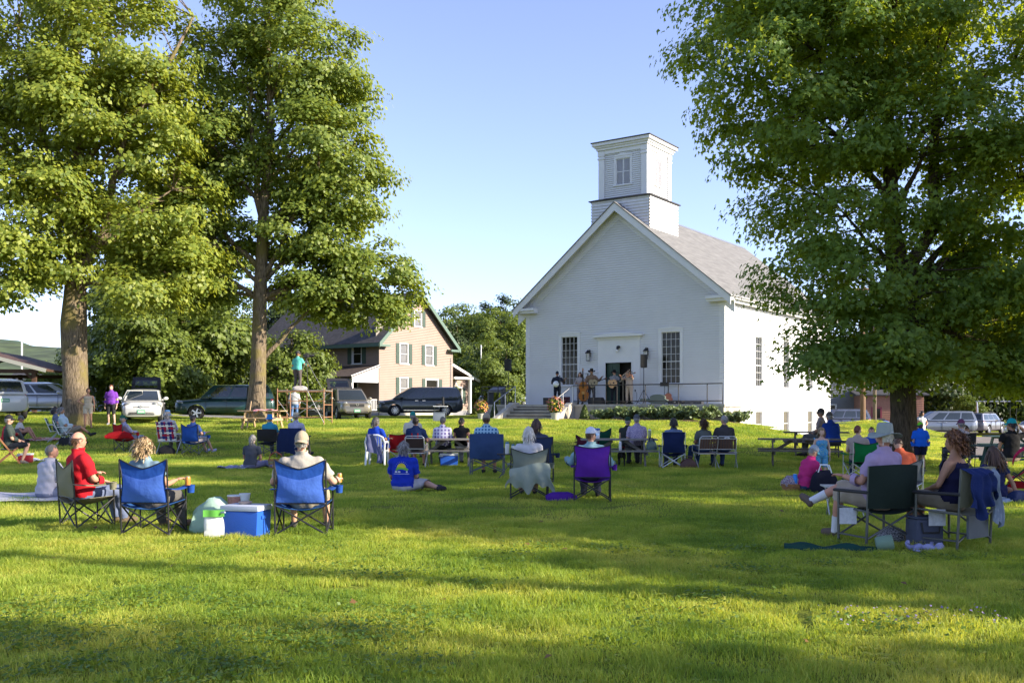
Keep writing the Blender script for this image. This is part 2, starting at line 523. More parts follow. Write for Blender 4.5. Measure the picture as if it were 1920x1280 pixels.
# --- walls
front_open = []
FW = [(-3.07, 1.03, 2.86, 2.66), (3.0, 1.05, 2.86, 2.66)]   # x, w, z0, h
for x, w, z0, h in FW: front_open.append((x - w / 2, x + w / 2, z0, z0 + h))
front_open.append((-1.25, 1.25, DECK - 0.3, 5.5))
fw = MB()
def fwidth(z):
	if z <= EAVE: return (-HW, HW)
	d = HW - (z - EAVE) / SLOPE
	return (-max(d, 0), max(d, 0))
siding(fw, fwidth, 1.2, RIDGE - 0.05, front_open, lambda x, z, o: (x, -o, z))
fw.obj('front_siding', WHITE, church)
sw = MB()
side_open = []
SWC = [4.65, 8.95, 13.25]
for y in SWC:
	side_open.append((y - 0.5, y + 0.5, 2.75, 5.4))
	side_open.append((y - 0.47, y + 0.47, 0.05, 1.42))
siding(sw, lambda z: (0, LEN), -0.6, EAVE, side_open, lambda y, z, o: (HW + o, y, z))
sw.obj('side_siding', WHITE, church)
bk = MB()
bk.bx(-HW, -HW + 0.1, 0.05, LEN, -0.6, EAVE)
bk.prism([(-HW, -0.6), (HW, -0.6), (HW, EAVE), (0, RIDGE), (-HW, EAVE)], 'y', LEN - 0.1, LEN)
bk.obj('rear_walls', WHITE, church)
ii = MB()
ii.bx(-HW + 0.3, HW - 0.3, 0.6, 0.62, -0.5, EAVE); ii.bx(HW - 0.62, HW - 0.6, 0.7, LEN - 0.3, -0.5, EAVE)
ii.obj('interior_lining', mat('dark_interior', (0.03, 0.028, 0.025), 0.9), church)
# --- trim: corner boards, rakes, returns, cornice
tr = MB()
for x in (-HW, HW):
	s = 1 if x > 0 else -1
	tr = MB()
	tr.bx(x - 0.24 if s > 0 else x - 0.03, x + 0.03 if s > 0 else x + 0.24, -0.035, 0.0, 1.1, EAVE - 0.02)
	tr.bx(x if s > 0 else x - 0.036, x + 0.036 if s > 0 else x, -0.033, 0.26, -0.6, EAVE - 0.02)
	tr.obj('corner_board', TRIM, church)
tr = MB(); tr.bx(HW, HW + 0.034, 0.262, LEN, EAVE - 0.55, EAVE - 0.05)
tr.obj('frieze_board', TRIM, church)
rk = MB()
OV = 0.55
for s in (-1, 1):
	n = Vector((s * SLOPE, 0, 1)).normalized()
	a = Vector((0, 0, RIDGE + 0.02)); b = Vector((s * (HW + OV), 0, RIDGE + 0.02 - SLOPE * (HW + OV)))
	# soffit board and rake fascia with a smaller moulding
	for (y0, y1, t0, t1) in ((-0.50, 0.0, -0.10, 0.0), (-0.56, -0.50, -0.30, 0.03), (-0.04, 0.0, -0.62, -0.10)):
		vs = []
		for p in (a, b):
			for y in (y0, y1):
				for t in (t0, t1):
					q = p + Vector((0, 0, t * (1 + SLOPE * 0.3)))
					vs.append((q.x, y, q.z))
		rk.add(vs, [(0, 1, 3, 2), (4, 6, 7, 5), (0, 4, 5, 1), (2, 3, 7, 6), (0, 2, 6, 4), (1, 5, 7, 3)])
	x1 = s * (HW + OV)
	# cornice return
	xa, xb = sorted((x1 + s * 0.02, s * (HW - 0.78)))
	rk.bx(xa, xb, -0.54, -0.02, EAVE - 0.47, EAVE - 0.33)
	rk.bx(xa + (0.06 if s < 0 else 0), xb - (0.06 if s > 0 else 0), -0.44, -0.02, EAVE - 0.60, EAVE - 0.47)
	# eave cornice
	ya, yb = -0.02, LEN + 0.3
	xa, xb = sorted((x1 + s * 0.02, s * HW))
	rk.bx(xa, xb, ya, yb, EAVE - 0.47, EAVE - 0.33)
	xa, xb = sorted((s * (HW + 0.36), s * (HW - 0.0)))
	rk.bx(xa, xb, ya, yb, EAVE - 0.60, EAVE - 0.47)
rk.obj('cornice', TRIM, church)
rf = MB()
for s in (-1, 1):
	z1 = RIDGE + 0.06 - SLOPE * (HW + OV + 0.05)
	x1 = s * (HW + OV + 0.05)
	vs = [(0, -0.6, RIDGE + 0.06), (0, LEN + 0.4, RIDGE + 0.06), (x1, LEN + 0.4, z1), (x1, -0.6, z1)]
	vs += [(v[0], v[1], v[2] + 0.06) for v in vs]
	rf.add(vs, [(0, 1, 2, 3), (4, 7, 6, 5), (0, 4, 5, 1), (1, 5, 6, 2), (2, 6, 7, 3), (3, 7, 4, 0)])
rf.obj('roof', ROOFG, church)
cap_ = MB(); cap_.prism([(-0.16, RIDGE + 0.0), (0.16, RIDGE + 0.0), (0.0, RIDGE + 0.15)], 'y', 3.6, LEN + 0.4)
cap_.obj('ridge_cap', GALV, church)
# --- windows
for x, w, z0, h in FW:
	window(church, (x, 0, z0), 0, w, h, 4, 7, 3, hood=0.14, trim=0.16)
for y in SWC:
	window(church, (HW, y, 2.75), R(90), 1.0, 2.65, 4, 7, 3, hood=0.12, trim=0.14)
	f = window(church, (HW, y, 0.05), R(90), 0.94, 1.37, 1, 2, 1, trim=0.10, sill=True, glass=mat('curtained_pane', (0.13, 0.115, 0.09), 0.25, var=0.35, vscale=7, stretch=(9, 9, 0.6), spec=0.5))
# --- door surround
ds = MB()
ds.bx(-1.25, -0.82, -0.05, 0.02, DECK, 5.25); ds.bx(0.78, 1.25, -0.05, 0.02, DECK, 5.25)
ds.bx(-0.82, 0.78, -0.048, 0.02, 4.02, 5.25)
ds.bx(-1.32, 1.32, -0.09, 0.02, 5.25, 5.38)
ds.prism([(-1.45, 5.38), (1.45, 5.38), (1.5, 5.47), (0.75, 5.56), (0, 5.60), (-0.75, 5.56), (-1.5, 5.47)], 'y', -0.26, 0.02)
ds.bx(-0.86, -0.80, -0.075, -0.045, DECK, 4.06); ds.bx(0.76, 0.82, -0.075, -0.045, DECK, 4.06)
ds.obj('door_surround', TRIM, church)
GREEN = mat('dark_green_door_paint', (0.018, 0.05, 0.035), 0.4, var=0.1)
dl = MB(); dl.bx(-0.80, -0.03, 0.10, 0.15, DECK + 0.02, 4.0)
for z0, z1 in ((1.95, 2.6), (2.75, 3.85)):
	for x0, x1 in ((-0.72, -0.45), (-0.38, -0.11)): dl.bx(x0, x1, 0.085, 0.1, z0, z1)
d_ = dl.obj('door', GREEN, church)
MB().ell((-0.1, 0.06, 2.75), (0.03, 0.03, 0.03)).obj('handle', mat('brass', (0.6, 0.42, 0.15), 0.3, metal=1), d_, smooth=60)
dr = MB(); dr.bx(0.70, 0.755, 0.10, 0.85, DECK + 0.02, 4.0); dr.obj('door', mat('brown_open_door', (0.06, 0.025, 0.015), 0.5), church)
# blocked side panel with a small pediment left of the door
pn = MB(); pn.bx(-2.0, -1.0 - 0.27, -0.04, 0.0, 1.9, 3.5)
pn.prism([(-2.1, 3.5), (-1.26, 3.5), (-1.26, 3.58), (-1.65, 3.72), (-2.1, 3.58)], 'y', -0.09, 0.0)
pn.obj('notice_board', TRIM, church)
# --- belfry
def box_siding(mb, hw, yc, z0, z1, opens, row):
	siding(mb, lambda z: (-hw, hw), z0, z1, opens, lambda x, z, o: (x, yc - hw - o, z), row)
	siding(mb, lambda z: (-hw, hw), z0, z1, opens, lambda x, z, o: (hw + o, yc + x, z), row)
	siding(mb, lambda z: (-hw, hw), z0, z1, [], lambda x, z, o: (-hw - o, yc - x, z), row)
	siding(mb, lambda z: (-hw, hw), z0, z1, [], lambda x, z, o: (x, yc + hw + o, z), row)
BY = 1.82
b1 = MB(); box_siding(b1, 1.72, BY, 9.9, 12.72, [], 0.16)
b1.obj('belfry_base', SHINGW, church)
b2 = MB(); bo = [(-0.42, 0.42, 13.55, 14.95)]
box_siding(b2, 1.36, BY, 12.8, 15.45, bo, 0.11)
b2.obj('belfry_siding', WHITE, church)
b3 = MB()
for x in (-1, 1):
	for y in (-1, 1):
		cx, cy = x * 1.29, BY + y * 1.29
		b3.bx(cx - 0.17, cx + 0.17, cy - 0.17, cy + 0.17, 12.8, 15.2)
		b3.bx(cx - 0.21, cx + 0.21, cy - 0.21, cy + 0.21, 15.02, 15.1)
		b3.bx(cx - 0.20, cx + 0.20, cy - 0.20, cy + 0.20, 15.2, 15.46)
hw = 1.46
b3.bx(-hw, hw, BY - hw, BY + hw, 15.28, 15.50)
for hw, z0, z1 in ((1.55, 15.50, 15.62), (1.62, 15.62, 15.72), (1.73, 15.72, 15.88)):
	b3.bx(-hw, hw, BY - hw, BY + hw, z0, z1)
b3.obj('belfry_trim', TRIM, church)
b4 = MB()
def hip(mb, hw, z, h, inner=0.0, mi=0):
	vs = [(-hw, BY - hw, z), (hw, BY - hw, z), (hw, BY + hw, z), (-hw, BY + hw, z)]
	vs += [(v[0], v[1], z + 0.05) for v in vs]
	vs += [(-inner, BY - inner, z + h), (inner, BY - inner, z + h), (inner, BY + inner, z + h), (-inner, BY + inner, z + h)]
	mb.add(vs, [(3, 2, 1, 0), (0, 1, 5, 4), (1, 2, 6, 5), (2, 3, 7, 6), (3, 0, 4, 7), (4, 5, 9, 8), (5, 6, 10, 9), (6, 7, 11, 10), (7, 4, 8, 11), (8, 9, 10, 11)])
hip(b4, 1.78, 15.88, 0.42, 0.25)
b4.obj('belfry_roof', ROOFD, church)
b5 = MB(); hip(b5, 1.86, 12.72, 0.2, 1.36); b5.obj('belfry_skirt_roof', ROOFD, church)
for (loc, rz) in (((0, BY - 1.36, 13.55), 0), ((1.36, BY, 13.55), R(90))):
	f = window(church, loc, rz, 0.84, 1.4, 2, 2, 1, trim=0.13, hood=0.16, glass=LOUV, muntin=0.09, depth=0.05, name='louvred_window')
	lv = MB()
	for i in range(26):
		z = 0.05 + i * 0.051
		lv.add([(-0.39, 0.005, z), (0.39, 0.005, z), (0.39, 0.045, z + 0.045), (-0.39, 0.045, z + 0.045)], [(0, 1, 2, 3)])
	lv.obj('louvres', LOUV, f)
# --- platform, steps, railings (part of the church)
PD = -2.2
JT = 0.012
xr, xl = HW + 0.9, -HW - 1.75 - 6.0
pf = MB()
pf.bx(-1.76 + 0.3, xr - 0.30, PD + 0.3, -0.05, 0.5, DECK - 0.03)
pf.bx(-5.1, -1.46, PD + 0.3, -0.05, 0.5, DECK - 0.03)
pf.bx(-7.6, -5.1, PD + 0.3, 1.5, 0.5, DECK - 0.03)
pfo = pf.obj('platform', CONC, church)
def slab(x0, x1, y0, y1, z0, z1):
	m = MB(); m.bx(x0, x1, y0, y1, z0, z1)
	m.obj('concrete_panel', CONC, pfo, bevel=0.012)
ed = [-1.46, -0.25, 1.0, 2.2, 3.4, 4.65, 5.75, xr]
for a, b in zip(ed, ed[1:]): slab(a + JT, b - JT, PD, PD + 0.35, -0.1, DECK - 0.13)
slab(xr - 0.35, xr, PD + 0.36, -0.06, -0.1, DECK - 0.13)
for a, b in ((-7.6, -6.5), (-6.5, -5.42)): slab(a + JT, b - JT, PD, PD + 0.35, 0.3, DECK - 0.13)
sl = MB()
sl.bx(-1.46, xr + 0.05, PD - 0.05, -0.03, DECK - 0.13, DECK)
sl.bx(-5.08, -1.464, PD + 0.02, -0.03, DECK - 0.13, DECK); sl.bx(-7.65, -5.084, PD - 0.05, 1.5, DECK - 0.13, DECK)
sl.obj('deck_slab', CONC, church, bevel=0.012)
NS = 5
st = empty('steps', (0, 0, 0)); st.parent = church
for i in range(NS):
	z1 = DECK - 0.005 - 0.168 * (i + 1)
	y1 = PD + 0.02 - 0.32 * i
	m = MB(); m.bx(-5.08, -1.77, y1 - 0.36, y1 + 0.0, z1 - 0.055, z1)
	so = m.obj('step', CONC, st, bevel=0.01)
	MB().bx(-5.08, -1.77, y1 - 0.315, y1 + 0.0, z1 - 0.40, z1 - 0.057).obj('riser', mat('shade_toned_concrete', (0.20, 0.185, 0.16), 0.9, var=0.3, vscale=3, stretch=(1, 1, 4)), so)  # riser colour darkened to paint in shade below the lit treads
for x0, x1 in ((-5.40, -5.085), (-1.765, -1.45)):
	m = MB()
	m.prism([(PD + 0.3, DECK + 0.1), (PD - 0.25, DECK + 0.1), (PD - 1.95, 1.02), (PD - 1.95, 0.3), (PD + 0.3, 0.3)], 'x', x0, x1)
	m.obj('cheek_wall', CONC, st, bevel=0.015)
def railing(name, pts, h, posts, parent, mid=(0.12,), r=0.026, mt=None, balusters=0):
	m = MB(); mt = mt or BLACKM
	pts = [Vector(p) for p in pts]
	up = Vector((0, 0, h))
	m.tube([pts[0]] + [p + up for p in pts] + [pts[-1]], r, 6)
	for k in mid:
		m.tube([p + Vector((0, 0, h * k)) for p in pts], r * 0.8, 6)
	for p in posts: m.tube([Vector(p), Vector(p) + up], r, 6)
	if balusters:
		for a, b in zip(pts, pts[1:]):
			for k in range(1, balusters):
				p = a.lerp(b, k / balusters); m.tube([p + up * 0.1, p + up], 0.011, 4)
	return m.obj(name, mt, parent, smooth=50)
railing('front_railing', [(-1.6, PD + 0.12, DECK), (xr - 0.12, PD + 0.12, DECK)], 0.98, [(-0.4, PD + 0.12, DECK), (1.0, PD + 0.12, DECK), (2.6, PD + 0.12, DECK), (xr - 0.9, PD + 0.12, DECK), (4.4, PD + 0.12, DECK)], church, mid=(0.16,))
railing('ramp_railing', [(-5.25, PD + 0.12, DECK), (-7.5, PD + 0.12, DECK)], 0.98, [(-6.4, PD + 0.12, DECK)], church, mid=(0.14, 0.8))
railing('ramp_railing', [(-5.9, 0.6, DECK), (-5.9, 4.5, DECK - 0.3)], 0.98, [(-5.9, 2.5, DECK - 0.15)], church, mid=(0.14, 0.8), balusters=14)
for x in (-5.24, -1.61):
	m = MB()
	m.tube([(x, PD + 0.1, DECK + 0.1), (x, PD + 0.1, DECK + 0.98), (x, PD - 1.75, 1.95), (x, PD - 1.85, 1.9), (x, PD - 1.85, 1.02)], 0.024, 8)
	m.tube([(x, PD - 0.85, 1.5), (x, PD - 0.85, 2.35)], 0.02, 6)
	m.obj('handrail', GALV, church, smooth=50)
# lanterns and flood lamp
LGL = mat('lamp_glass', (0.75, 0.75, 0.7), 0.2)
for x in (-1.78, 1.68):
	m = MB(); m.bx(x - 0.05, x + 0.05, -0.06, -0.018, 4.35, 4.75); m.bar((x, -0.04, 4.72), (x, -0.22, 4.72), 0.03)
	m.lathe([(0.17, 4.56), (0.05, 4.70), (0.02, 4.74)], 8, M=Matrix.Translation((x, -0.22, 0)))
	m.lathe([(0.11, 4.14), (0.11, 4.18)], 8, M=Matrix.Translation((x, -0.22, 0)))
	for k in range(6):
		a = k * math.pi / 3; m.bar((x + 0.105 * math.cos(a), -0.22 + 0.105 * math.sin(a), 4.15), (x + 0.105 * math.cos(a), -0.22 + 0.105 * math.sin(a), 4.58), 0.016)
	o = m.obj('wall_lantern', BLACKM, church)
	MB().lathe([(0.085, 4.18), (0.085, 4.55)], 8, M=Matrix.Translation((x, -0.22, 0))).obj('lamp_glass', LGL, o)
m = MB(); m.tube([(0.02, -0.02, 4.85), (0.02, -0.16, 4.83), (0.0, -0.24, 4.70)], [0.07, 0.09, 0.06], 10)
o = m.obj('flood_lamp', BLACKM, church, smooth=60)
MB().ell((-0.01, -0.26, 4.62), (0.075, 0.075, 0.10)).obj('bulb', LGL, o, smooth=180)
# meter box on the side wall
MB().bx(HW + 0.02, HW + 0.14, 14.6, 14.85, 0.75, 1.05).obj('meter_box', GALV, church)

def chl(x, y, z=0.0):
	"""church local -> world"""
	c, s = math.cos(CH_R), math.sin(CH_R)
	return Vector((CH_O.x + x * c - y * s, CH_O.y + x * s + y * c, z))

# mulch bed in front of the platform
def strip_patch(name, mats, pts_a, pts_b, lift, kind='structure', n=24):
	V, F = [], []
	def lerp_path(p, t):
		k = t * (len(p) - 1); i = min(int(k), len(p) - 2); return Vector(p[i]).lerp(Vector(p[i + 1]), k - i)
	for i in range(n + 1):
		a, b = lerp_path(pts_a, i / n), lerp_path(pts_b, i / n)
		for j in range(5):
			q = a.lerp(b, j / 4); V.append((q.x, q.y, gz(q.x, q.y) + lift + 0.05 * math.sin(math.pi * j / 4)))
	for i in range(n):
		for j in range(4):
			k = i * 5 + j; F.append((k, k + 1, k + 6, k + 5))
	o = link_mesh(name, np_mesh(name, np.array(V), np.array(F), mats, smooth=True)); o['kind'] = kind
	return o
strip_patch('mulch_bed', MULCH, [chl(-1.4, -2.3), chl(6.8, -2.3), chl(7.2, 0.0), chl(6.0, 9.0)], [chl(-1.6, -4.2), chl(6.4, -4.2), chl(9.0, -1.5), chl(7.2, 9.0)], 0.02)
strip_patch('mulch_bed', MULCH, [chl(-8.5, -2.3), chl(-5.5, -2.3)], [chl(-8.6, -4.1), chl(-5.5, -4.1)], 0.02)

# ================================================================== FARMHOUSE
BEIGE = mat('beige_vinyl_siding', (0.335, 0.245, 0.20), 0.6, var=0.05, vscale=1.2)
GRNTRIM = mat('sage_green_trim', (0.11, 0.17, 0.135), 0.6)
SHUT = mat('sage_shutter', (0.05, 0.08, 0.062), 0.6)
HROOF = mat('slate_house_roof', (0.075, 0.07, 0.07), 0.85, var=0.3, vscale=4, bump=0.4, bscale=25)
PROOF = mat('brown_porch_shingle', (0.075, 0.055, 0.045), 0.9, var=0.3, vscale=5, bump=0.4, bscale=25)
H_O = Vector((-7.25, 75.54, 0)); H_R = math.atan2(0.823, 0.568)
house = empty('farmhouse', H_O, H_R, 'beige clapboard farmhouse with green shutters and steep gable behind parked cars', 'house')
HG, HE, HP, HL, HHW = 1.0, 6.65, 10.35, 13.0, 4.3
hs = (HP - HE) / HHW
gwin = [(-1.58, 0.85, 4.95, 1.45), (1.40, 0.85, 4.95, 1.45), (0.05, 0.75, 7.85, 1.15), (-1.58, 0.85, 2.35, 1.5), (1.75, 1.45, 2.35, 1.45)]
gop = [(x - w / 2, x + w / 2, z, z + h) for x, w, z, h in gwin]
m = MB()
siding(m, lambda z: (-HHW, HHW) if z <= HE else (-(HHW - (z - HE) / hs), HHW - (z - HE) / hs), HG + 0.4, HP - 0.05, gop, lambda x, z, o: (x, -o, z), 0.125)
m.obj('gable_siding', BEIGE, house)
lwin = [(2.2, 0.85, 4.9, 1.45), (6.2, 0.85, 4.9, 1.45), (9.9, 0.85, 4.9, 1.45), (2.6, 0.9, 1.9, 1.75), (6.2, 0.9, 1.9, 1.75), (8.6, 0.95, 1.45, 2.1)]
lop = [(y - w / 2, y + w / 2, z, z + h) for y, w, z, h in lwin]
m = MB()
siding(m, lambda z: (0, HL), HG + 0.4, HE, lop, lambda y, z, o: (-HHW - o, y, z), 0.125)
m.obj('side_siding', BEIGE, house)
m = MB(); m.bx(HHW - 0.1, HHW, 0.02, HL, HG, HE); m.bx(-HHW, HHW, HL - 0.1, HL, HG, HE); m.bx(-HHW + 0.1, HHW - 0.12, 0.4, 0.45, HG, HE + 1.5)
m.bx(-HHW + 0.4, -HHW + 0.45, 0.5, HL - 0.2, HG, HE)
m.obj('inner_walls', mat('house_interior', (0.25, 0.23, 0.2), 0.9), house)
m = MB(); m.bx(-HHW - 0.05, HHW + 0.05, -0.05, HL, 0.3, HG + 0.4); m.obj('foundation', CONC, house)
CURTG = mat('curtained_glass', (0.16, 0.155, 0.15), 0.15, var=0.3, vscale=2, spec=0.7)
for i, (x, w, z, h) in enumerate(gwin):
	f = window(house, (x, 0, z), 0, w, h, 1, 2, 1, trim=0.09, glass=CURTG if i != 4 else None)
	for s in (-1, 1):
		q = MB(); xx = s * (w / 2 + 0.09 + 0.21)
		q.bx(xx - 0.20, xx + 0.20, -0.06, -0.02, -0.02, h + 0.06)
		for k in range(2): q.bx(xx - 0.15, xx + 0.15, -0.075, -0.06, 0.06 + k * h / 2, h / 2 - 0.06 + k * h / 2)
		q.obj('shutter', SHUT, f)
for (y, w, z, h) in lwin[:5]:
	f = window(house, (-HHW, y, z), R(-90), w, h, 1, 2, 1, trim=0.09)
	if z > 4:
		for s in (-1, 1):
			q = MB(); xx = s * (w / 2 + 0.09 + 0.21); q.bx(xx - 0.20, xx + 0.20, -0.06, -0.02, -0.02, h + 0.06); q.obj('shutter', SHUT, f)
q = MB(); q.bx(-HHW - 0.03, -HHW + 0.05, 8.1, 9.1, 1.45, 3.55); q.obj('front_door', mat('brown_open_door', (0.06, 0.025, 0.015)), house)
# roof + green rakes
m = MB(); rkm = MB()
for s in (-1, 1):
	x1 = s * (HHW + 0.5); zt = HP + 0.05; z1 = zt - hs * abs(x1)
	vs = [(0, -0.45, zt), (0, HL + 0.4, zt), (x1, HL + 0.4, z1), (x1, -0.45, z1)]
	vs += [(v[0], v[1], v[2] + 0.09) for v in vs]
	m.add(vs, [(0, 1, 2, 3), (4, 7, 6, 5), (0, 4, 5, 1), (1, 5, 6, 2), (2, 6, 7, 3), (3, 7, 4, 0)])
	vs = []
	for (x, z) in ((0, zt), (x1, z1)):
		for y in (-0.52, -0.455):
			for dz in (-0.26, 0.10): vs.append((x, y, z + dz))
	rkm.add(vs, [(0, 1, 3, 2), (4, 6, 7, 5), (0, 4, 5, 1), (2, 3, 7, 6), (0, 2, 6, 4), (1, 5, 7, 3)])
	xa, xb = sorted((x1, s * (HHW - 0.7)))
	rkm.bx(xa, xb, -0.5, -0.02, HE - 0.56, HE - 0.40)
	xa, xb = sorted((x1 + s * 0.03, x1 - s * 0.03))
	rkm.bx(xa, xb, -0.45, HL, z1 - 0.20, z1 + 0.06)
m.obj('roof', HROOF, house)
rkm.obj('rake_trim', GRNTRIM, house)
for x in (-HHW, HHW): MB().bx(x - 0.05, x + 0.05, -0.04, 0.05, HG + 0.4, HE - 0.4).obj('corner_board', mat('cream_trim', (0.30, 0.24, 0.2), 0.6), house)
# porch
porch = MB()
PX = -HHW - 2.7
vs = [(-HHW - 0.02, -0.1, 4.65), (-HHW - 0.02, 11.5, 4.65), (PX - 0.25, 11.5, 3.78), (PX - 0.25, -0.1, 3.78)]
vs += [(v[0], v[1], v[2] + 0.08) for v in vs]
porch.add(vs, [(0, 1, 2, 3), (4, 7, 6, 5), (0, 4, 5, 1), (1, 5, 6, 2), (2, 6, 7, 3), (3, 7, 4, 0)])
por = porch.obj('porch_roof', PROOF, house)
pt = MB()
pt.add([(-HHW - 0.02, 0.02, 4.55), (-HHW - 0.02, 0.02, 3.45), (PX, 0.02, 3.45), (PX, 0.02, 3.72)], [(0, 1, 2, 3)])
pt.bx(PX - 0.08, PX + 0.08, 0.03, 11.4, 3.42, 3.70); 
pt.bar((-HHW, -0.05, 4.68), (PX - 0.25, -0.05, 3.82), 0.06, 0.2)
pt.obj('porch_fascia', TRIM, por)
for y in (0.15, 2.9, 5.6, 8.4, 11.2):
	q = MB(); q.bx(PX - 0.08, PX + 0.08, y - 0.08, y + 0.08, 1.3, 3.42); q.obj('porch_post', TRIM, por)
q = MB(); q.bx(PX - 0.15, -HHW - 0.06, 0, 11.4, 0.8, 1.32); q.obj('porch_floor', mat('grey_porch_floor', (0.2, 0.2, 0.2)), por)
for (p0, p1) in (((PX, 0.25), (PX, 2.8)), ((PX, 3.0), (PX, 5.5)), ((PX, 5.8), (PX, 8.3)), ((PX, 0.15), (-HHW - 0.1, 0.15))):
	q = MB(); a, b = Vector((*p0, 0)), Vector((*p1, 0))
	q.bar(a + Vector((0, 0, 2.22)), b + Vector((0, 0, 2.22)), 0.07, 0.06); q.bar(a + Vector((0, 0, 1.46)), b + Vector((0, 0, 1.46)), 0.05, 0.05)
	n = 17
	for k in range(n):
		c = a.lerp(b, (k + 0.5) / n); q.bar(c + Vector((0, 0, 1.44)), c + Vector((0, 0, 2.2)), 0.045)
	q.obj('porch_railing', TRIM, por)
# rear wing to the right of the gable
wg = MB(); siding(wg, lambda z: (HHW, HHW + 4.4), HG + 0.4, 3.9, [(HHW + 2.4, HHW + 3.2, 2.0, 3.3)], lambda x, z, o: (x, 1.5 - o, z), 0.125)
wg.bx(HHW + 4.3, HHW + 4.4, 1.5, 7, HG, 4.0); wg.bx(HHW, HHW + 4.3, 1.75, 1.8, HG, 3.9)
wg.obj('wing_wall', BEIGE, house)
f = window(house, (HHW + 2.8, 1.5, 2.0), 0, 0.8, 1.3, 1, 2, 1, trim=0.08)
for s in (-1, 1): q = MB(); q.bx(s * 0.7 - 0.19, s * 0.7 + 0.19, -0.06, -0.02, 0, 1.3); q.obj('shutter', SHUT, f)
m = MB()
vs = [(HHW + 0.01, 1.0, 5.6), (HHW + 0.01, 7.2, 5.6), (HHW + 5.0, 7.2, 3.85), (HHW + 5.0, 1.0, 3.85)]
vs += [(v[0], v[1], v[2] + 0.09) for v in vs]
m.add(vs, [(0, 1, 2, 3), (4, 7, 6, 5), (0, 4, 5, 1), (1, 5, 6, 2), (2, 6, 7, 3), (3, 7, 4, 0)])
m.obj('wing_roof', PROOF, house)
m = MB(); m.bar((HHW + 0.3, 0.95, 5.5), (HHW + 5.05, 0.95, 3.86), 0.06, 0.2); m.bx(HHW + 0.1, HHW + 2.6, -0.2, 1.45, 3.95, 4.12); m.bx(HHW + 2.2, HHW + 2.4, -0.15, 0.05, 1.2, 3.95)
m.obj('wing_trim', TRIM, house)
MB().bx(HHW + 0.01, HHW + 4.35, 1.45, 6.9, 0.3, HG + 0.4).obj('wing_foundation', mat('grey_lattice', (0.22, 0.22, 0.24)), house)
m = MB(); m.tube([(HHW - 0.25, -0.06, 5.6), (HHW - 0.25, -0.06, 2.0)], 0.03, 6); m.bx(HHW - 0.35, HHW - 0.15, -0.12, -0.02, 2.0, 2.5)
m.obj('service_meter', GALV, house)
# ================================================================== TREES
def bark(name, c1, c2, moss=None):
	m = bpy.data.materials.new(name); m.use_nodes = True
	nt = m.node_tree; b = nt.nodes['Principled BSDF']
	tc = nt.nodes.new('ShaderNodeTexCoord'); mp = nt.nodes.new('ShaderNodeMapping'); mp.inputs['Scale'].default_value = (14, 14, 2.2)
	nt.links.new(tc.outputs['Object'], mp.inputs['Vector'])
	n = nt.nodes.new('ShaderNodeTexNoise'); n.inputs['Scale'].default_value = 1.6; n.inputs['Detail'].default_value = 9; n.inputs['Roughness'].default_value = 0.7
	nt.links.new(mp.outputs[0], n.inputs['Vector'])
	rp = nt.nodes.new('ShaderNodeValToRGB')
	rp.color_ramp.elements[0].position = 0.36; rp.color_ramp.elements[0].color = (*c1, 1)
	rp.color_ramp.elements[1].position = 0.62; rp.color_ramp.elements[1].color = (*c2, 1)
	nt.links.new(n.outputs['Fac'], rp.inputs['Fac'])
	out = rp.outputs[0]
	if moss:
		n2 = nt.nodes.new('ShaderNodeTexNoise'); n2.inputs['Scale'].default_value = 1.1; n2.inputs['Detail'].default_value = 6
		nt.links.new(tc.outputs['Object'], n2.inputs['Vector'])
		r2 = nt.nodes.new('ShaderNodeMapRange'); r2.inputs['From Min'].default_value = 0.5; r2.inputs['From Max'].default_value = 0.62
		nt.links.new(n2.outputs['Fac'], r2.inputs['Value'])
		mx = nt.nodes.new('ShaderNodeMix'); mx.data_type = 'RGBA'; mx.inputs['B'].default_value = (*moss, 1)
		nt.links.new(r2.outputs[0], mx.inputs['Factor']); nt.links.new(out, mx.inputs['A']); out = mx.outputs['Result']
	nt.links.new(out, b.inputs['Base Color']); b.inputs['Roughness'].default_value = 0.9; b.inputs['Specular IOR Level'].default_value = 0.15
	bp = nt.nodes.new('ShaderNodeBump'); bp.inputs['Strength'].default_value = 1.0; bp.inputs['Distance'].default_value = 0.06
	nt.links.new(n.outputs['Fac'], bp.inputs['Height']); nt.links.new(bp.outputs[0], b.inputs['Normal'])
	return m

BARK1 = bark('grey_brown_bark', (0.05, 0.037, 0.025), (0.27, 0.21, 0.145), (0.19, 0.155, 0.06))
BARK2 = bark('dark_bark', (0.03, 0.022, 0.015), (0.14, 0.105, 0.07), (0.09, 0.085, 0.03))
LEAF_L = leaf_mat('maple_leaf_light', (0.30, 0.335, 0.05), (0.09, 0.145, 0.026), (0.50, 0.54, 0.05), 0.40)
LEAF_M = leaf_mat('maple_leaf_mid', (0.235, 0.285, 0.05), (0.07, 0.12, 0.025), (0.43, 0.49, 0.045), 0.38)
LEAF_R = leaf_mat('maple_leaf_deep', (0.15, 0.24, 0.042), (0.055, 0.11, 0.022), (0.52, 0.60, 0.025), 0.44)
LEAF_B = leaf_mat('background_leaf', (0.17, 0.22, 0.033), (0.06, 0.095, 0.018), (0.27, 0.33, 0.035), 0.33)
LEAF_D = leaf_mat('dark_background_leaf', (0.055, 0.085, 0.022), (0.02, 0.038, 0.012), (0.11, 0.15, 0.02), 0.28)

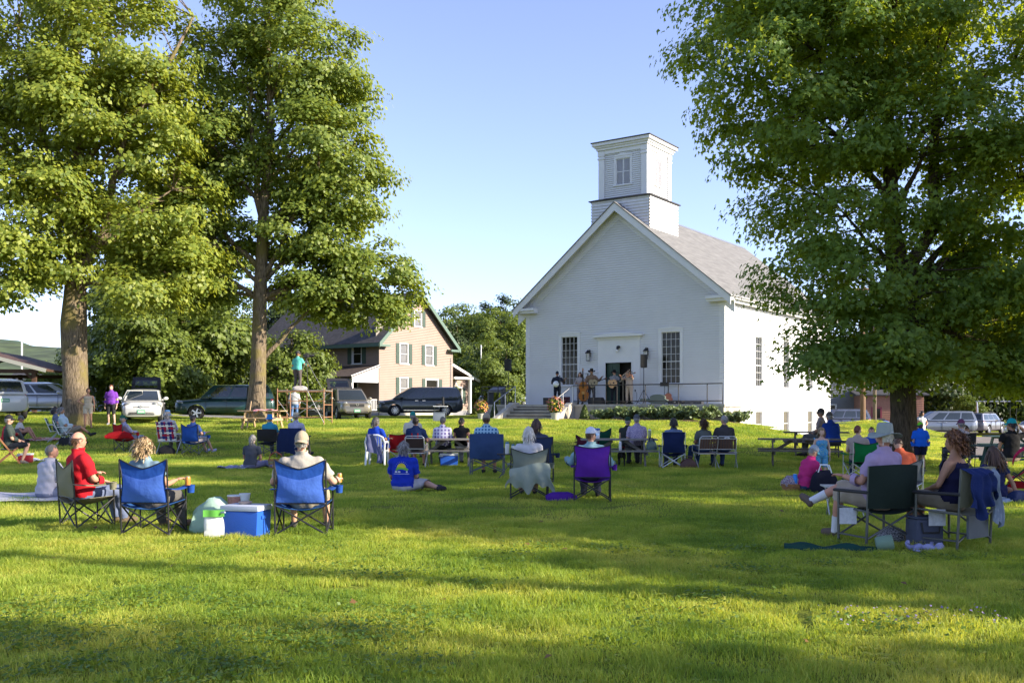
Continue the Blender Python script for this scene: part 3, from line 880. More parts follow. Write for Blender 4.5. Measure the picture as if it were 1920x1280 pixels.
def leaf_mesh(name, P, N, size, rng, mat_, lobed=True, dirs=None):
	"""one leaf per point P with normal N"""
	n = len(P)
	N = N / (np.linalg.norm(N, axis=1, keepdims=True) + 1e-9)
	D = rng.normal(size=(n, 3)) if dirs is None else dirs + rng.normal(size=(n, 3)) * 0.5
	T = D - N * (D * N).sum(1, keepdims=True)
	T /= np.linalg.norm(T, axis=1, keepdims=True) + 1e-9
	S = np.cross(N, T)
	sz = size * rng.uniform(0.7, 1.25, (n, 1))
	if lobed:
		shp = [(0, -0.40, 0.0), (0.52, -0.10, -0.10), (0.20, 0.12, 0.03), (0, 0.60, -0.12), (-0.20, 0.12, 0.03), (-0.52, -0.10, -0.10)]
		tri = [(0, 1, 2), (0, 2, 3), (0, 3, 4), (0, 4, 5)]
	else:
		shp = [(0, -0.5, 0), (0.40, 0.02, -0.06), (0, 0.55, -0.05), (-0.40, 0.02, -0.06)]
		tri = [(0, 1, 2), (0, 2, 3)]
	k = len(shp)
	V = np.empty((n, k, 3))
	for i, (a, b, c) in enumerate(shp):
		V[:, i] = P + (S * a + T * b + N * c) * sz
	F = (np.arange(n)[:, None, None] * k + np.array(tri)[None]).reshape(-1, 3)
	return np_mesh(name, V.reshape(-1, 3), F, mat_)

def crown_points(lobes, ncl, per, crad, rng, clear=None, flat=0.42):
	W = np.array([l[3] * l[4] + l[3] * l[5] for l in lobes]); W = W / W.sum()
	cl = []
	tries = 0
	while len(cl) < ncl and tries < ncl * 20:
		tries += 1
		l = lobes[rng.choice(len(lobes), p=W)]
		d = rng.normal(size=3); d /= np.linalg.norm(d)
		r = 0.35 + 0.65 * rng.uniform() ** 0.45
		c = np.array(l[:3]) + d * r * np.array(l[3:6])
		if clear and abs(c[0] - clear[3]) < clear[0] and c[1] < 0.6 and clear[1] < c[2] < clear[2]: continue
		cl.append((*c, *d))
	cl = np.array(cl)
	n = len(cl)
	cr = crad * rng.uniform(0.65, 1.25, n)
	cnt = np.maximum(20, (per * (cr / crad) ** 2)).astype(int)
	idx = np.repeat(np.arange(n), cnt)
	m = len(idx)
	th = rng.uniform(0, 2 * np.pi, m); rho = np.sqrt(rng.uniform(0, 1, m))
	wob = 1 + 0.35 * np.sin(3 * th + idx) + 0.2 * np.sin(5 * th + 2.1 * idx)
	Rr = cr[idx] * rho * wob
	off = np.stack([Rr * np.cos(th), Rr * np.sin(th), -0.45 * cr[idx] * rho ** 2 + rng.normal(0, flat * 0.45, m) * cr[idx]], 1)
	P = cl[idx, :3] + off
	tilt = cl[idx, 3:6]
	N = np.stack([0.75 * np.cos(th) * rho, 0.75 * np.sin(th) * rho, np.full(m, 0.75)], 1) + 0.65 * tilt + rng.normal(0, 0.42, (m, 3))
	D = off.copy(); D[:, 2] -= 0.25 * cr[idx]
	return cl, P, N, D

def limb_path(a, b, rng, sag=0.25, n=6):
	a, b = np.array(a, float), np.array(b, float)
	L = np.linalg.norm(b - a)
	pts = []
	mid = (a + b) / 2 + np.array([0, 0, sag * L]) * 0.4 + rng.normal(0, 0.05 * L, 3)
	for i in range(n + 1):
		t = i / n
		p = (1 - t) ** 2 * a + 2 * t * (1 - t) * mid + t * t * b
		pts.append(p + rng.normal(0, 0.012 * L, 3) * (0 < i < n))
	return pts

def build_tree(name, base, trunk, lobes, ncl, per, crad, lsize, lmat, bmat, seed, label=None, cat='tree', group=None, clear=None, lobed=True, flare=1.5, twigs=True, forks=None, rz=0.0, extra_limbs=()):
	rng = np.random.default_rng(seed)
	root = empty(name, base, rz, label, cat, group)
	tb = MB()
	# trunk with a flared, fluted foot
	tp = [np.array(t[:3], float) for t in trunk]; tr_ = [t[3] for t in trunk]
	pts, rad = [], []
	for i in range(len(tp) - 1):
		k = 5
		for j in range(k):
			t = j / k; pts.append(tp[i] * (1 - t) + tp[i + 1] * t); rad.append(tr_[i] * (1 - t) + tr_[i + 1] * t)
	pts.append(tp[-1]); rad.append(tr_[-1])
	nseg = 16
	vs = []
	for i, (p, r) in enumerate(zip(pts, rad)):
		h = p[2]
		fl = 1 + (flare - 1) * math.exp(-max(h, 0) / 0.35)
		for k in range(nseg):
			a = 2 * math.pi * k / nseg
			w = 1 + (0.10 * math.exp(-max(h, 0) / 0.8) + 0.035) * math.sin(5 * a + seed + 0.25 * h) + 0.03 * math.sin(3 * a + h * 1.3 + seed)
			vs.append((p[0] + r * fl * w * math.cos(a), p[1] + r * fl * w * math.sin(a), p[2]))
	fs = [(i * nseg + k, i * nseg + (k + 1) % nseg, (i + 1) * nseg + (k + 1) % nseg, (i + 1) * nseg + k) for i in range(len(pts) - 1) for k in range(nseg)]
	tb.add(vs, fs)
	samples = [(np.array(p), r) for p, r in zip(pts, rad) if p[2] > 2.0]
	def at_h(h):
		best = min(range(len(pts)), key=lambda i: abs(pts[i][2] - h)); return pts[best], rad[best]
	for (h, tgt, r0) in list(extra_limbs):
		p, r = at_h(h)
		lp = limb_path(p, tgt, rng, 0.2, 7)
		rr = [r0 * (1 - 0.8 * i / 7) for i in range(8)]
		tb.tube(lp, rr, 9); samples += list(zip(lp, rr))
	for l in lobes:
		hh = max(trunk[-1][2] * 0.28, min(l[2] - 0.55 * math.hypot(l[0], l[1]) - l[5] * 0.5, trunk[-1][2]))
		p, r = at_h(hh)
		end = np.array(l[:3]) + np.array([0, 0, 0.2 * l[5]])
		lp = limb_path(p, end, rng)
		r0 = min(r * 0.6, 0.05 + 0.02 * np.linalg.norm(end - p))
		rr = [r0 * (1 - 0.82 * i / 6) for i in range(7)]
		tb.tube(lp, rr, 7); samples += list(zip(lp, rr))
	tb.obj('trunk', bmat, root, smooth=180)
	cl, P, N, D = crown_points(lobes, ncl, per, crad, rng, clear)
	if twigs:
		SP = np.array([s[0] for s in samples]); SR = np.array([s[1] for s in samples])
		tw = MB()
		for c in cl[:, :3]:
			d = np.linalg.norm(SP - c, axis=1) + 1.2 * np.maximum(0, SP[:, 2] - c[2])
			j = int(np.argmin(d)); a = SP[j]
			r0 = min(SR[j] * 0.7, 0.02 + 0.012 * d[j])
			lp = limb_path(a, c, rng, 0.15, 3)
			tw.tube(lp, [r0, r0 * 0.75, r0 * 0.5, 0.008], 4, cap=False)
		tw.obj('branches', bmat, root)['kind'] = 'stuff'
	cm = leaf_mesh('crown', P, N, lsize, rng, lmat, lobed, D)
	link_mesh('crown', cm, root)
	return root

TL2 = at(482, 45); TL1 = at(140, 42); TR = at(1692, 29.0)
TR.z = gz(TR.x, TR.y)
build_tree('maple_tree', TR,
	[(0, 0, -0.15, 0.42), (0.02, 0, 1.5, 0.36), (-0.02, 0, 3.2, 0.36), (0.0, 0.0, 4.5, 0.42), (-0.25, 0.1, 7.0, 0.24), (-0.35, 0.2, 10, 0.16), (-0.2, 0, 14, 0.06)],
	[(-3.1, 0, 12.0, 3.4, 3.2, 2.5), (-2.9, -0.5, 9.8, 2.9, 2.8, 1.5), (-1.9, 0, 7.3, 2.8, 2.6, 1.4), (-1.7, -0.6, 5.4, 2.5, 2.4, 1.1), (-0.9, -1.0, 3.9, 2.4, 2.0, 0.9),
	 (0.5, 0.5, 13.8, 4.2, 4.0, 3.0), (-0.8, 0, 15.5, 3.8, 3.6, 2.2), (3.3, 0, 11.3, 3.4, 3.4, 2.6), (3.2, -0.4, 7.8, 3.3, 3.2, 2.0), (3.6, -0.3, 5.0, 3.2, 2.8, 1.3),
	 (2.4, 1.2, 3.5, 2.3, 2.2, 0.8), (0.4, -1.6, 9.0, 2.6, 1.8, 2.2), (0.8, -1.2, 5.6, 2.4, 1.8, 1.4), (5.2, 0.5, 3.9, 2.2, 2.2, 1.0), (-4.2, -0.2, 13.8, 2.3, 2.2, 1.3), (-1.7, -0.8, 3.2, 2.1, 1.7, 0.6), (1.6, -1.0, 3.0, 2.2, 1.7, 0.6), (4.6, -0.5, 2.9, 2.3, 2.0, 0.7)],
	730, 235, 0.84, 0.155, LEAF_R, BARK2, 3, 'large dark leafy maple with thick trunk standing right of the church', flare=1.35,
	clear=(0.55, 4.2, 9.0, 0.0), extra_limbs=[(4.6, (0.75, 0.2, 12.5), 0.24), (4.8, (3.2, 0.2, 6.6), 0.17)])
build_tree('maple_tree', TL1,
	[(0, 0, -0.15, 0.52), (0.0, 0, 2.0, 0.50), (-0.05, 0, 4.4, 0.53), (0.05, 0, 7.0, 0.36), (0.1, 0.1, 12, 0.24), (0.0, 0, 17, 0.14), (0.1, 0, 21, 0.05)],
	[(0, 0, 19.5, 4.0, 4.2, 3.0), (-3.2, -0.5, 15, 3.7, 3.6, 2.6), (2.1, 0, 16.4, 2.9, 3, 2.6), (2.4, -0.3, 12.0, 2.7, 2.8, 2.0), (-3.6, -1, 11, 3.8, 3.4, 1.9), (-2.6, -0.5, 7.8, 3.2, 2.8, 1.3),
	 (2.6, 0.5, 8.6, 2.8, 2.8, 1.6), (0, 1.4, 12.5, 3.2, 2.8, 3.4), (3.2, 1.0, 6.6, 2.2, 2.2, 1.0), (0.2, -1.6, 13.6, 2.6, 1.8, 2.4), (-0.4, -1.6, 9.6, 2.4, 1.8, 1.5), (4.0, 0.5, 9.8, 2.4, 2.6, 1.8), (4.3, 0.8, 7.0, 2.3, 2.3, 1.1), (3.3, 0, 13.8, 2.0, 2.4, 1.8), (-5.5, 0, 13.5, 3, 3, 2.3), (-5.0, -0.5, 8.8, 2.8, 2.6, 1.5), (-2.6, -0.8, 6.1, 2.4, 2.0, 0.8), (2.6, -0.5, 5.7, 2.1, 1.9, 0.7), (0.1, -1.3, 7.2, 1.8, 1.2, 0.8)],
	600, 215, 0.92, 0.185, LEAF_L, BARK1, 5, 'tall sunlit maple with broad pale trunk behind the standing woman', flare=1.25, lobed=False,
	clear=(0.7, 4.0, 5.6, 0.0), extra_limbs=[(4.6, (5.0, 0.2, 17.5), 0.24), (4.4, (0.9, 0.1, 9.5), 0.34), (6.5, (-2.4, 0, 17), 0.2)])
build_tree('maple_tree', TL2,
	[(-0.1, 0, -0.15, 0.42), (0.05, 0, 2.0, 0.36), (0.12, 0, 5.0, 0.31), (0.25, 0, 8.2, 0.27), (0.30, 0, 9.8, 0.24), (0.6, 0.1, 13, 0.17), (0.5, 0, 17, 0.10), (0.3, 0, 20.5, 0.04)],
	[(0.3, 0, 19.6, 3.0, 3, 2.8), (1.8, 0, 16.6, 3.2, 3.0, 2.3), (-1.4, 0, 16.2, 2.2, 2.4, 2.6), (2.7, -0.2, 12.8, 3.0, 2.9, 2.0), (-1.8, -0.3, 12.0, 2.3, 2.4, 2.0), (3.3, 0.2, 10.4, 2.7, 2.6, 1.3),
	 (1.5, 0.4, 8.9, 2.8, 2.4, 1.3), (-2.1, -0.2, 8.4, 2.4, 2.4, 1.3), (4.7, 1.5, 7.2, 2.5, 2.2, 1.1), (2.2, 1, 6.3, 2.6, 2.2, 1.0), (-2.6, 0.5, 6.0, 2.3, 2.2, 0.9), (6.0, 1.8, 6.3, 1.5, 1.5, 0.8), (1.0, 1.8, 13, 2.6, 1.8, 3.0), (-3.3, 0.3, 9.8, 2.3, 2.3, 1.8), (-3.5, 0.4, 7.0, 2.2, 2.2, 1.2), (-2.7, 0.2, 13.8, 2.0, 2.2, 2.0), (3.2, 0, 15, 2.3, 2.4, 1.7), (3.9, 0.3, 11.8, 2.3, 2.3, 1.4), (3.7, 0.9, 8.7, 2.3, 2.0, 1.1), (2.6, 0.6, 7.6, 2.2, 2.0, 1.0), (3.6, 1.6, 5.6, 2.0, 1.8, 0.8), (5.4, 1.8, 5.3, 1.6, 1.5, 0.7)],
	600, 210, 0.86, 0.185, LEAF_M, BARK1, 8, 'tall slender maple with bare lower trunk in front of green SUV', flare=1.4, lobed=False,
	clear=(0.75, 4.5, 11.5, 0.25), extra_limbs=[(9.3, (-0.1, 0, 16), 0.17), (6.0, (3.2, 0.1, 11.2), 0.14), (2.4, (2.8, 0.8, 6.0), 0.12)])

# --- background trees: three prototypes, copied
def proto_tree(seed, lmat, ncl, per, H, Rr, low, lsize=0.34):
	rng = np.random.default_rng(seed)
	lobes = []
	for i in range(9):
		z = low + (H - low) * (0.12 + 0.78 * i / 8)
		rr = Rr * (0.5 + 0.5 * math.sin(math.pi * min(1, 0.25 + 0.75 * i / 8)))
		a = rng.uniform(0, 6.28)
		lobes.append((rr * 0.45 * math.cos(a), rr * 0.45 * math.sin(a), z, rr * 0.75, rr * 0.75, (H - low) * 0.16))
	return build_tree('tree', (0, 0, 0), [(0, 0, -0.3, 0.32), (0, 0, H * 0.35, 0.24), (0.1, 0, H * 0.9, 0.05)], lobes, ncl, per, 1.25, lsize, lmat, BARK2, seed, lobed=False, twigs=False)
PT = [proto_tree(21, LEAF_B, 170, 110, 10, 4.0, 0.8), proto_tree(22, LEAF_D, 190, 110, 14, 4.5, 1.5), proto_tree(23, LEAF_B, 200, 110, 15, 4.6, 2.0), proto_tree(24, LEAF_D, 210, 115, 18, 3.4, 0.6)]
_used = set()
def plant(k, px, Y, scale, label, group, rz=None, sx=1.0, dz=0.0, X=None):
	o = PT[k] if k not in _used else copy_tree(PT[k])
	_used.add(k)
	p = at(px, Y) if X is None else Vector((X, Y, gz(X, Y)))
	p.z += dz
	o.location = p; o.rotation_euler = (0, 0, rnd.uniform(0, 6.28) if rz is None else rz)
	o.scale = (scale * sx, scale * sx, scale)
	tag(o, label, 'tree', group)
	return o
G1 = 'trees behind the left maples'
plant(0, 262, 62, 0.78, 'bright leafy tree behind the white hatchback with raised tailgate', G1)
plant(0, 340, 66, 0.74, 'bright bushy tree left of the dark green SUV', G1)
plant(1, 415, 74, 0.70, 'dark tree behind the dark green SUV bonnet', G1)
plant(1, 300, 84, 0.85, 'dark tree filling the gap behind the bright bushy trees', G1)
plant(0, 205, 74, 0.70, 'bright tree just right of the broad maple trunk', G1)
plant(2, 455, 82, 0.62, 'shaded tree behind slender maple trunk', G1)
plant(0, 545, 66, 0.62, 'bright leafy tree behind the scaffold beside the farmhouse', G1)
plant(0, 95, 80, 0.42, 'low olive green bush beside the pavilion', G1)
plant(1, 520, 88, 0.80, 'dark tree behind the farmhouse porch', G1)
plant(2, 335, 67, 1.08, 'tall tree filling the gap between the two left maples', G1)
plant(2, 250, 72, 0.95, 'tall tree rising behind the white hatchback', G1)
G2 = 'trees on the wooded slope behind the farmhouse'
hill = [(830, 128, 0.84, 2), (858, 120, 0.80, 1), (884, 132, 0.9, 2), (912, 122, 0.82, 2), (938, 134, 0.9, 1), (962, 124, 0.80, 2), (985, 130, 0.84, 2), (845, 102, 0.62, 0), (880, 98, 0.72, 0), (915, 95, 0.52, 2), (948, 92, 0.66, 0), (972, 94, 0.74, 0), (925, 84, 0.52, 0), (900, 150, 0.80, 3), (935, 150, 0.86, 3), (975, 152, 0.78, 3), (865, 150, 0.95, 2), (1000, 140, 1.05, 2)]
hl = ['leftmost tall tree of the wooded slope, above the farmhouse eave', 'dark crown beside the farmhouse gable on the slope', 'pale crown on the slope ridge right of the gable', 'pale crown above the farmhouse wing roof', 'dark crown mid slope behind the antenna pole', 'tall pale crown left of the church corner', 'pale crown touching the church corner edge', 'low bright tree behind the farmhouse gable edge', 'low bright tree behind the farmhouse wing', 'mid height tree behind the wing roof end', 'low bright tree left of the loudspeaker', 'bright tree right of the loudspeaker against the church', 'small bright tree behind the thin antenna pole', 'narrow dark tree on the ridge above the wing', 'narrow dark tree on the ridge behind the loudspeaker', 'narrow dark tree on the ridge by the church wall', 'broad crown on the ridge near the gable', 'crown on the slope mostly hidden by the church wall']
for (px, Y, s, k), lb in zip(hill, hl): plant(k, px, Y, s, lb, G2)
G3 = 'shaded trees beyond the right-hand road'
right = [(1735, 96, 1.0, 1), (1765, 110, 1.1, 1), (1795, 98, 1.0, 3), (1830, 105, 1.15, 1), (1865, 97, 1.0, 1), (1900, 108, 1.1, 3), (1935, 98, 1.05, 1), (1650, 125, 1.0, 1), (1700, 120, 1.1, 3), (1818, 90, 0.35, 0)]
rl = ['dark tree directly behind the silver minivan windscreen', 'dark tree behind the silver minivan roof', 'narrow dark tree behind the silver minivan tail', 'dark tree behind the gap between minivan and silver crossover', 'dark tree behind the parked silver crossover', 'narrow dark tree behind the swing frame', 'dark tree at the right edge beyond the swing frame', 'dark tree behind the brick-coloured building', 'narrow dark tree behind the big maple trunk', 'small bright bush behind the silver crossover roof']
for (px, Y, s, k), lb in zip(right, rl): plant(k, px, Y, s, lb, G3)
# trees outside the frame on the right whose shade falls across the lawn
G4 = 'lawn trees standing right of the view'
def shade_tree(X, Y, H, Rr, low, ncl, per, seed, label, r0=0.3):
	rng = np.random.default_rng(seed)
	lobes = []
	for i in range(8):
		z = low + (H - low) * (0.1 + 0.8 * i / 7); rr = Rr * (0.55 + 0.45 * math.sin(math.pi * i / 7)); a = rng.uniform(0, 6.28)
		lobes.append((rr * 0.4 * math.cos(a), rr * 0.4 * math.sin(a), z, rr * 0.75, rr * 0.75, (H - low) * 0.15))
	build_tree('lawn_tree', (X, Y, gz(X, Y)), [(0, 0, -0.2, r0), (0, 0, H * 0.4, r0 * 0.8), (0, 0, H * 0.92, 0.04)], lobes, ncl, per, 1.0, 0.30, LEAF_M, BARK2, seed, label, 'tree', G4, lobed=False, twigs=False)
shade_tree(20.5, 9.6, 17, 3.6, 2.5, 230, 90, 61, 'lawn tree outside the view, nearest the front right chairs')
shade_tree(22, 16.2, 18, 4.4, 2.5, 320, 90, 62, 'broad lawn tree outside the view, right of the green tables')
shade_tree(24, 21.5, 18, 4.0, 2.5, 290, 90, 63, 'lawn tree outside the view, beside the parking lot')
shade_tree(28, 0.33, 23, 1.6, 18.5, 30, 60, 64, 'bare-trunked lawn tree outside the view to the right', 0.34)
shade_tree(21, -1.6, 13, 1.7, 7.0, 30, 70, 65, 'small lawn tree outside the view nearest the camera', 0.14)
shade_tree(23, 6.0, 11, 1.5, 6.0, 14, 60, 66, 'thin young lawn tree outside the view to the right', 0.12)
shade_tree(20, 4.3, 10, 1.0, 4.0, 60, 80, 67, 'narrow sapling outside the view to the right', 0.08)
shade_tree(20, 0.6, 9.5, 0.9, 4.0, 30, 70, 68, 'narrow sapling outside the view nearest the camera', 0.08)

# far hills
def far_hill(name, x0, x1, Y, prof, m_):
	V, F = [], []
	n = 60
	for i in range(n + 1):
		t = i / n; x = x0 + (x1 - x0) * t
		h = prof(t) * (1 + 0.03 * math.sin(t * 60) + 0.02 * math.sin(t * 137))
		V += [(x, Y - 250, -5), (x, Y, h), (x, Y + 300, -5)]
	for i in range(n):
		a = i * 3; F += [(a, a + 3, a + 4, a + 1), (a + 1, a + 4, a + 5, a + 2)]
	o = link_mesh(name, np_mesh(name, np.array(V), np.array(F), m_, smooth=True)); o['kind'] = 'structure'
FORH = mat('forested_hill', (0.055, 0.085, 0.05), 0.95, var=0.35, vscale=0.03, bump=0.0)
far_hill('hills', -2600, -500, 1700, lambda t: 20 + 112 * math.exp(-((t - 0.795) / 0.10) ** 2), FORH)
far_hill('hills', -600, 160, 480, lambda t: 16 * math.exp(-((t - 0.45) / 0.25) ** 2) + 17, mat('near_forested_hill', (0.06, 0.085, 0.03), 0.95, var=0.5, vscale=0.12))
far_hill('hills', 160, 900, 420, lambda t: 30 + 8 * math.sin(5 * t), FORH)

# ================================================================== GRASS (uncountable: one object, tiles of blades instanced over the lawn)
def grass_mat():
	m = bpy.data.materials.new('grass_blade'); m.use_nodes = True
	nt = m.node_tree; nt.nodes.remove(nt.nodes['Principled BSDF'])
	geo = nt.nodes.new('ShaderNodeNewGeometry')
	n1 = nt.nodes.new('ShaderNodeTexNoise'); n1.inputs['Scale'].default_value = 0.55; n1.inputs['Detail'].default_value = 4
	nt.links.new(geo.outputs['Position'], n1.inputs['Vector'])
	ad = nt.nodes.new('ShaderNodeMath'); ad.operation = 'MULTIPLY_ADD'; ad.inputs[1].default_value = 0.45; 
	nt.links.new(geo.outputs['Random Per Island'], ad.inputs[0])
	m2 = nt.nodes.new('ShaderNodeMapRange'); m2.inputs['From Min'].default_value = 0.35; m2.inputs['From Max'].default_value = 0.65; m2.inputs['To Max'].default_value = 0.6
	nt.links.new(n1.outputs['Fac'], m2.inputs['Value']); nt.links.new(m2.outputs[0], ad.inputs[2])
	rp = nt.nodes.new('ShaderNodeValToRGB')
	e = rp.color_ramp.elements
	e[0].position = 0.05; e[0].color = (0.11, 0.205, 0.032, 1)
	e[1].position = 0.95; e[1].color = (0.50, 0.49, 0.11, 1)
	x = e.new(0.5); x.color = (0.26, 0.345, 0.046, 1)
	nt.links.new(ad.outputs[0], rp.inputs['Fac'])
	df = nt.nodes.new('ShaderNodeBsdfPrincipled'); df.inputs['Roughness'].default_value = 0.55; df.inputs['Specular IOR Level'].default_value = 0.25
	nt.links.new(rp.outputs[0], df.inputs['Base Color'])
	tl = nt.nodes.new('ShaderNodeBsdfTranslucent')
	mxc = nt.nodes.new('ShaderNodeMix'); mxc.data_type = 'RGBA'; mxc.blend_type = 'MULTIPLY'; mxc.inputs['Factor'].default_value = 1
	mxc.inputs['B'].default_value = (1.9, 1.7, 0.9, 1); nt.links.new(rp.outputs[0], mxc.inputs['A']); nt.links.new(mxc.outputs['Result'], tl.inputs['Color'])
	mx = nt.nodes.new('ShaderNodeMixShader'); mx.inputs[0].default_value = 0.45
	nt.links.new(df.outputs[0], mx.inputs[1]); nt.links.new(tl.outputs[0], mx.inputs[2])
	nt.links.new(mx.outputs[0], nt.nodes['Material Output'].inputs['Surface'])
	return m
GRASS = grass_mat()

def blade_tile(name, size, count, h, w, seed, seg=2, clover=0):
	rng = np.random.default_rng(seed)
	P = np.stack([rng.uniform(-size / 2, size / 2, count), rng.uniform(-size / 2, size / 2, count), np.full(count, -0.006)], 1)
	patchy = 0.75 + 0.5 * np.sin(P[:, 0] * 7 / size + seed) * np.sin(P[:, 1] * 9 / size + 2 * seed)
	hh = h * rng.uniform(0.45, 1.25, count) * patchy.clip(0.6, 1.25)
	a = rng.uniform(0, 2 * np.pi, count); b = rng.uniform(0, 2 * np.pi, count)
	lean = rng.uniform(0.1, 0.9, count) * hh
	S = np.stack([np.cos(a), np.sin(a), np.zeros(count)], 1) * (w * rng.uniform(0.6, 1.3, count))[:, None]
	Lx = np.stack([np.cos(b) * lean, np.sin(b) * lean, np.zeros(count)], 1)
	up = np.array([0, 0, 1.0])
	if seg == 2:
		V = np.stack([P - S / 2, P + S / 2, P + Lx * 0.35 + up * (hh * 0.6)[:, None] + S * 0.36, P + Lx * 0.35 + up * (hh * 0.6)[:, None] - S * 0.36, P + Lx + up * (hh * 0.95)[:, None]], 1)
		F = (np.arange(count)[:, None, None] * 5 + np.array([(0, 1, 2), (0, 2, 3), (3, 2, 4)])[None]).reshape(-1, 3)
	else:
		V = np.stack([P - S / 2, P + S / 2, P + Lx + up * hh[:, None]], 1)
		F = (np.arange(count)[:, None, None] * 3 + np.array([(0, 1, 2)])[None]).reshape(-1, 3)
	V = V.reshape(-1, 3)
	if clover:
		cc = rng.uniform(-size / 2, size / 2, (clover, 2)); k = 3
		for c in cc:
			z = rng.uniform(0.025, 0.055); r = rng.uniform(0.010, 0.016); a0 = rng.uniform(0, 6.28)
			for j in range(3):
				t = a0 + j * 2.094
				o = np.array([c[0] + r * math.cos(t), c[1] + r * math.sin(t), z])
				q = [o + np.array([r * 0.95 * math.cos(u), r * 0.95 * math.sin(u), 0.004 * math.cos(2 * u)]) for u in (t, t + 1.57, t + 3.14, t + 4.71)]
				b0 = len(V); V = np.vstack([V, q]); F = np.vstack([F, [(b0, b0 + 1, b0 + 2), (b0, b0 + 2, b0 + 3)]])
	me = np_mesh(name, V, F, GRASS)
	return bpy.data.objects.new(name, me)

def blocked(x, y):
	"""places with no lawn"""
	if x > 15.2 and 33 < y < 65 and x > np.interp(y, [33.5, 47, 65], [15.6, 21.5, 30]): return True
	if x > 20.5 and y > 69: return True
	d = Vector((x, y, 0)) - CH_O
	c, s = math.cos(-CH_R), math.sin(-CH_R)
	lx, ly = d.x * c - d.y * s, d.x * s + d.y * c
	if -7.5 < lx < 7.6 and -4.0 < ly < 17: return True
	yl = np.interp(x, [-70, 0], [48.3, 56.2])
	if x < 0.5 and yl < y < yl + 5: return True
	return False

def grass_field(name, tiles, size, yr, xw, jitter, seed):
	rng = np.random.default_rng(seed)
	pts, rots, scl, ids = [], [], [], []
	y = yr[0]
	while y < yr[1]:
		x = -xw(y)
		while x < xw(y):
			xx, yy = x + rng.uniform(-jitter, jitter), y + rng.uniform(-jitter, jitter)
			if not blocked(xx, yy):
				e = 0.4
				gx = (gz(xx + e, yy) - gz(xx - e, yy)) / (2 * e); gy = (gz(xx, yy + e) - gz(xx, yy - e)) / (2 * e)
				nrm = Vector((-gx, -gy, 1)).normalized()
				q = nrm.to_track_quat('Z', 'Y') if False else Vector((0, 0, 1)).rotation_difference(nrm)
				q = q @ Euler((0, 0, rng.uniform(0, 6.28))).to_quaternion()
				pts.append((xx, yy, gz(xx, yy))); rots.append(tuple(q.to_euler())); ids.append(int(rng.integers(len(tiles)))); scl.append(float(rng.uniform(0.9, 1.2)))
			x += size * 0.92
		y += size * 0.92
	me = bpy.data.meshes.new(name)
	me.from_pydata(pts, [], [])
	a = me.attributes.new('rot', 'FLOAT_VECTOR', 'POINT'); a.data.foreach_set('vector', np.array(rots, np.float32).ravel())
	a = me.attributes.new('pick', 'INT', 'POINT'); a.data.foreach_set('value', np.array(ids, np.int32))
	a = me.attributes.new('size', 'FLOAT', 'POINT'); a.data.foreach_set('value', np.array(scl, np.float32))
	o = bpy.data.objects.new(name, me); COL.objects.link(o)
	o['kind'] = 'stuff'
	coll = bpy.data.collections.new(name + '_tiles')
	for t in tiles: coll.objects.link(t)
	ng = bpy.data.node_groups.new(name, 'GeometryNodeTree')
	ng.interface.new_socket('Geometry', in_out='INPUT', socket_type='NodeSocketGeometry')
	ng.interface.new_socket('Geometry', in_out='OUTPUT', socket_type='NodeSocketGeometry')
	N = ng.nodes; L = ng.links
	gi = N.new('NodeGroupInput'); go = N.new('NodeGroupOutput')
	ci = N.new('GeometryNodeCollectionInfo'); ci.inputs['Collection'].default_value = coll; ci.inputs['Separate Children'].default_value = True; ci.inputs['Reset Children'].default_value = True
	ip = N.new('GeometryNodeInstanceOnPoints'); ip.inputs['Pick Instance'].default_value = True
	def attr(nm, t):
		n = N.new('GeometryNodeInputNamedAttribute'); n.data_type = t; n.inputs['Name'].default_value = nm; return n.outputs['Attribute']
	er = N.new('FunctionNodeEulerToRotation')
	L.new(attr('rot', 'FLOAT_VECTOR'), er.inputs[0]); L.new(er.outputs[0], ip.inputs['Rotation'])
	L.new(attr('pick', 'INT'), ip.inputs['Instance Index']); L.new(attr('size', 'FLOAT'), ip.inputs['Scale'])
	mp = N.new('GeometryNodeMeshToPoints')
	L.new(gi.outputs[0], mp.inputs[0]); L.new(mp.outputs[0], ip.inputs['Points']); L.new(ci.outputs[0], ip.inputs['Instance']); L.new(ip.outputs[0], go.inputs[0])
	md = o.modifiers.new('tiles', 'NODES'); md.node_group = ng
	return o
grass_field('grass', [blade_tile('grass_tile', 1.0, 4600, 0.070, 0.0062, 100 + i, 2, clover=(90 if i == 2 else 12)) for i in range(4)], 1.0, (4.6, 14.5), lambda y: 0.56 * y + 1.5, 0.1, 1)
grass_field('grass', [blade_tile('grass_tile', 2.0, 5200, 0.07, 0.011, 200 + i, 1) for i in range(3)], 2.0, (15.0, 31), lambda y: 0.56 * y + 2, 0.2, 2)
grass_field('grass', [blade_tile('grass_tile', 3.0, 3600, 0.075, 0.024, 300 + i, 1) for i in range(3)], 3.0, (31.5, 78), lambda y: min(0.56 * y + 3, 36), 0.3, 3)
# ================================================================== VEHICLES
TYRE = mat('tyre_rubber', (0.015, 0.015, 0.016), 0.85)
RIM = mat('alloy_rim', (0.55, 0.55, 0.56), 0.3, metal=0.9)
CGLASS = glass_mat('dark_car_glass', (0.02, 0.026, 0.026), 0.02)
CLIP = mat('black_plastic', (0.02, 0.02, 0.022), 0.6)
HLAMP = mat('headlamp', (0.20, 0.21, 0.21), 0.08, spec=0.9, coat=1.0)
TLAMP = mat('tail_lamp', (0.38, 0.012, 0.012), 0.15, spec=0.8, coat=1.0)
PLATE = mat('green_plate', (0.10, 0.32, 0.17), 0.5)
CHROME = mat('chrome', (0.7, 0.7, 0.7), 0.12, metal=1.0)
def paint(name, col, metal=0.3): return mat('paint_' + name, col, 0.32, metal=metal, coat=0.8, var=0.03, vscale=2)

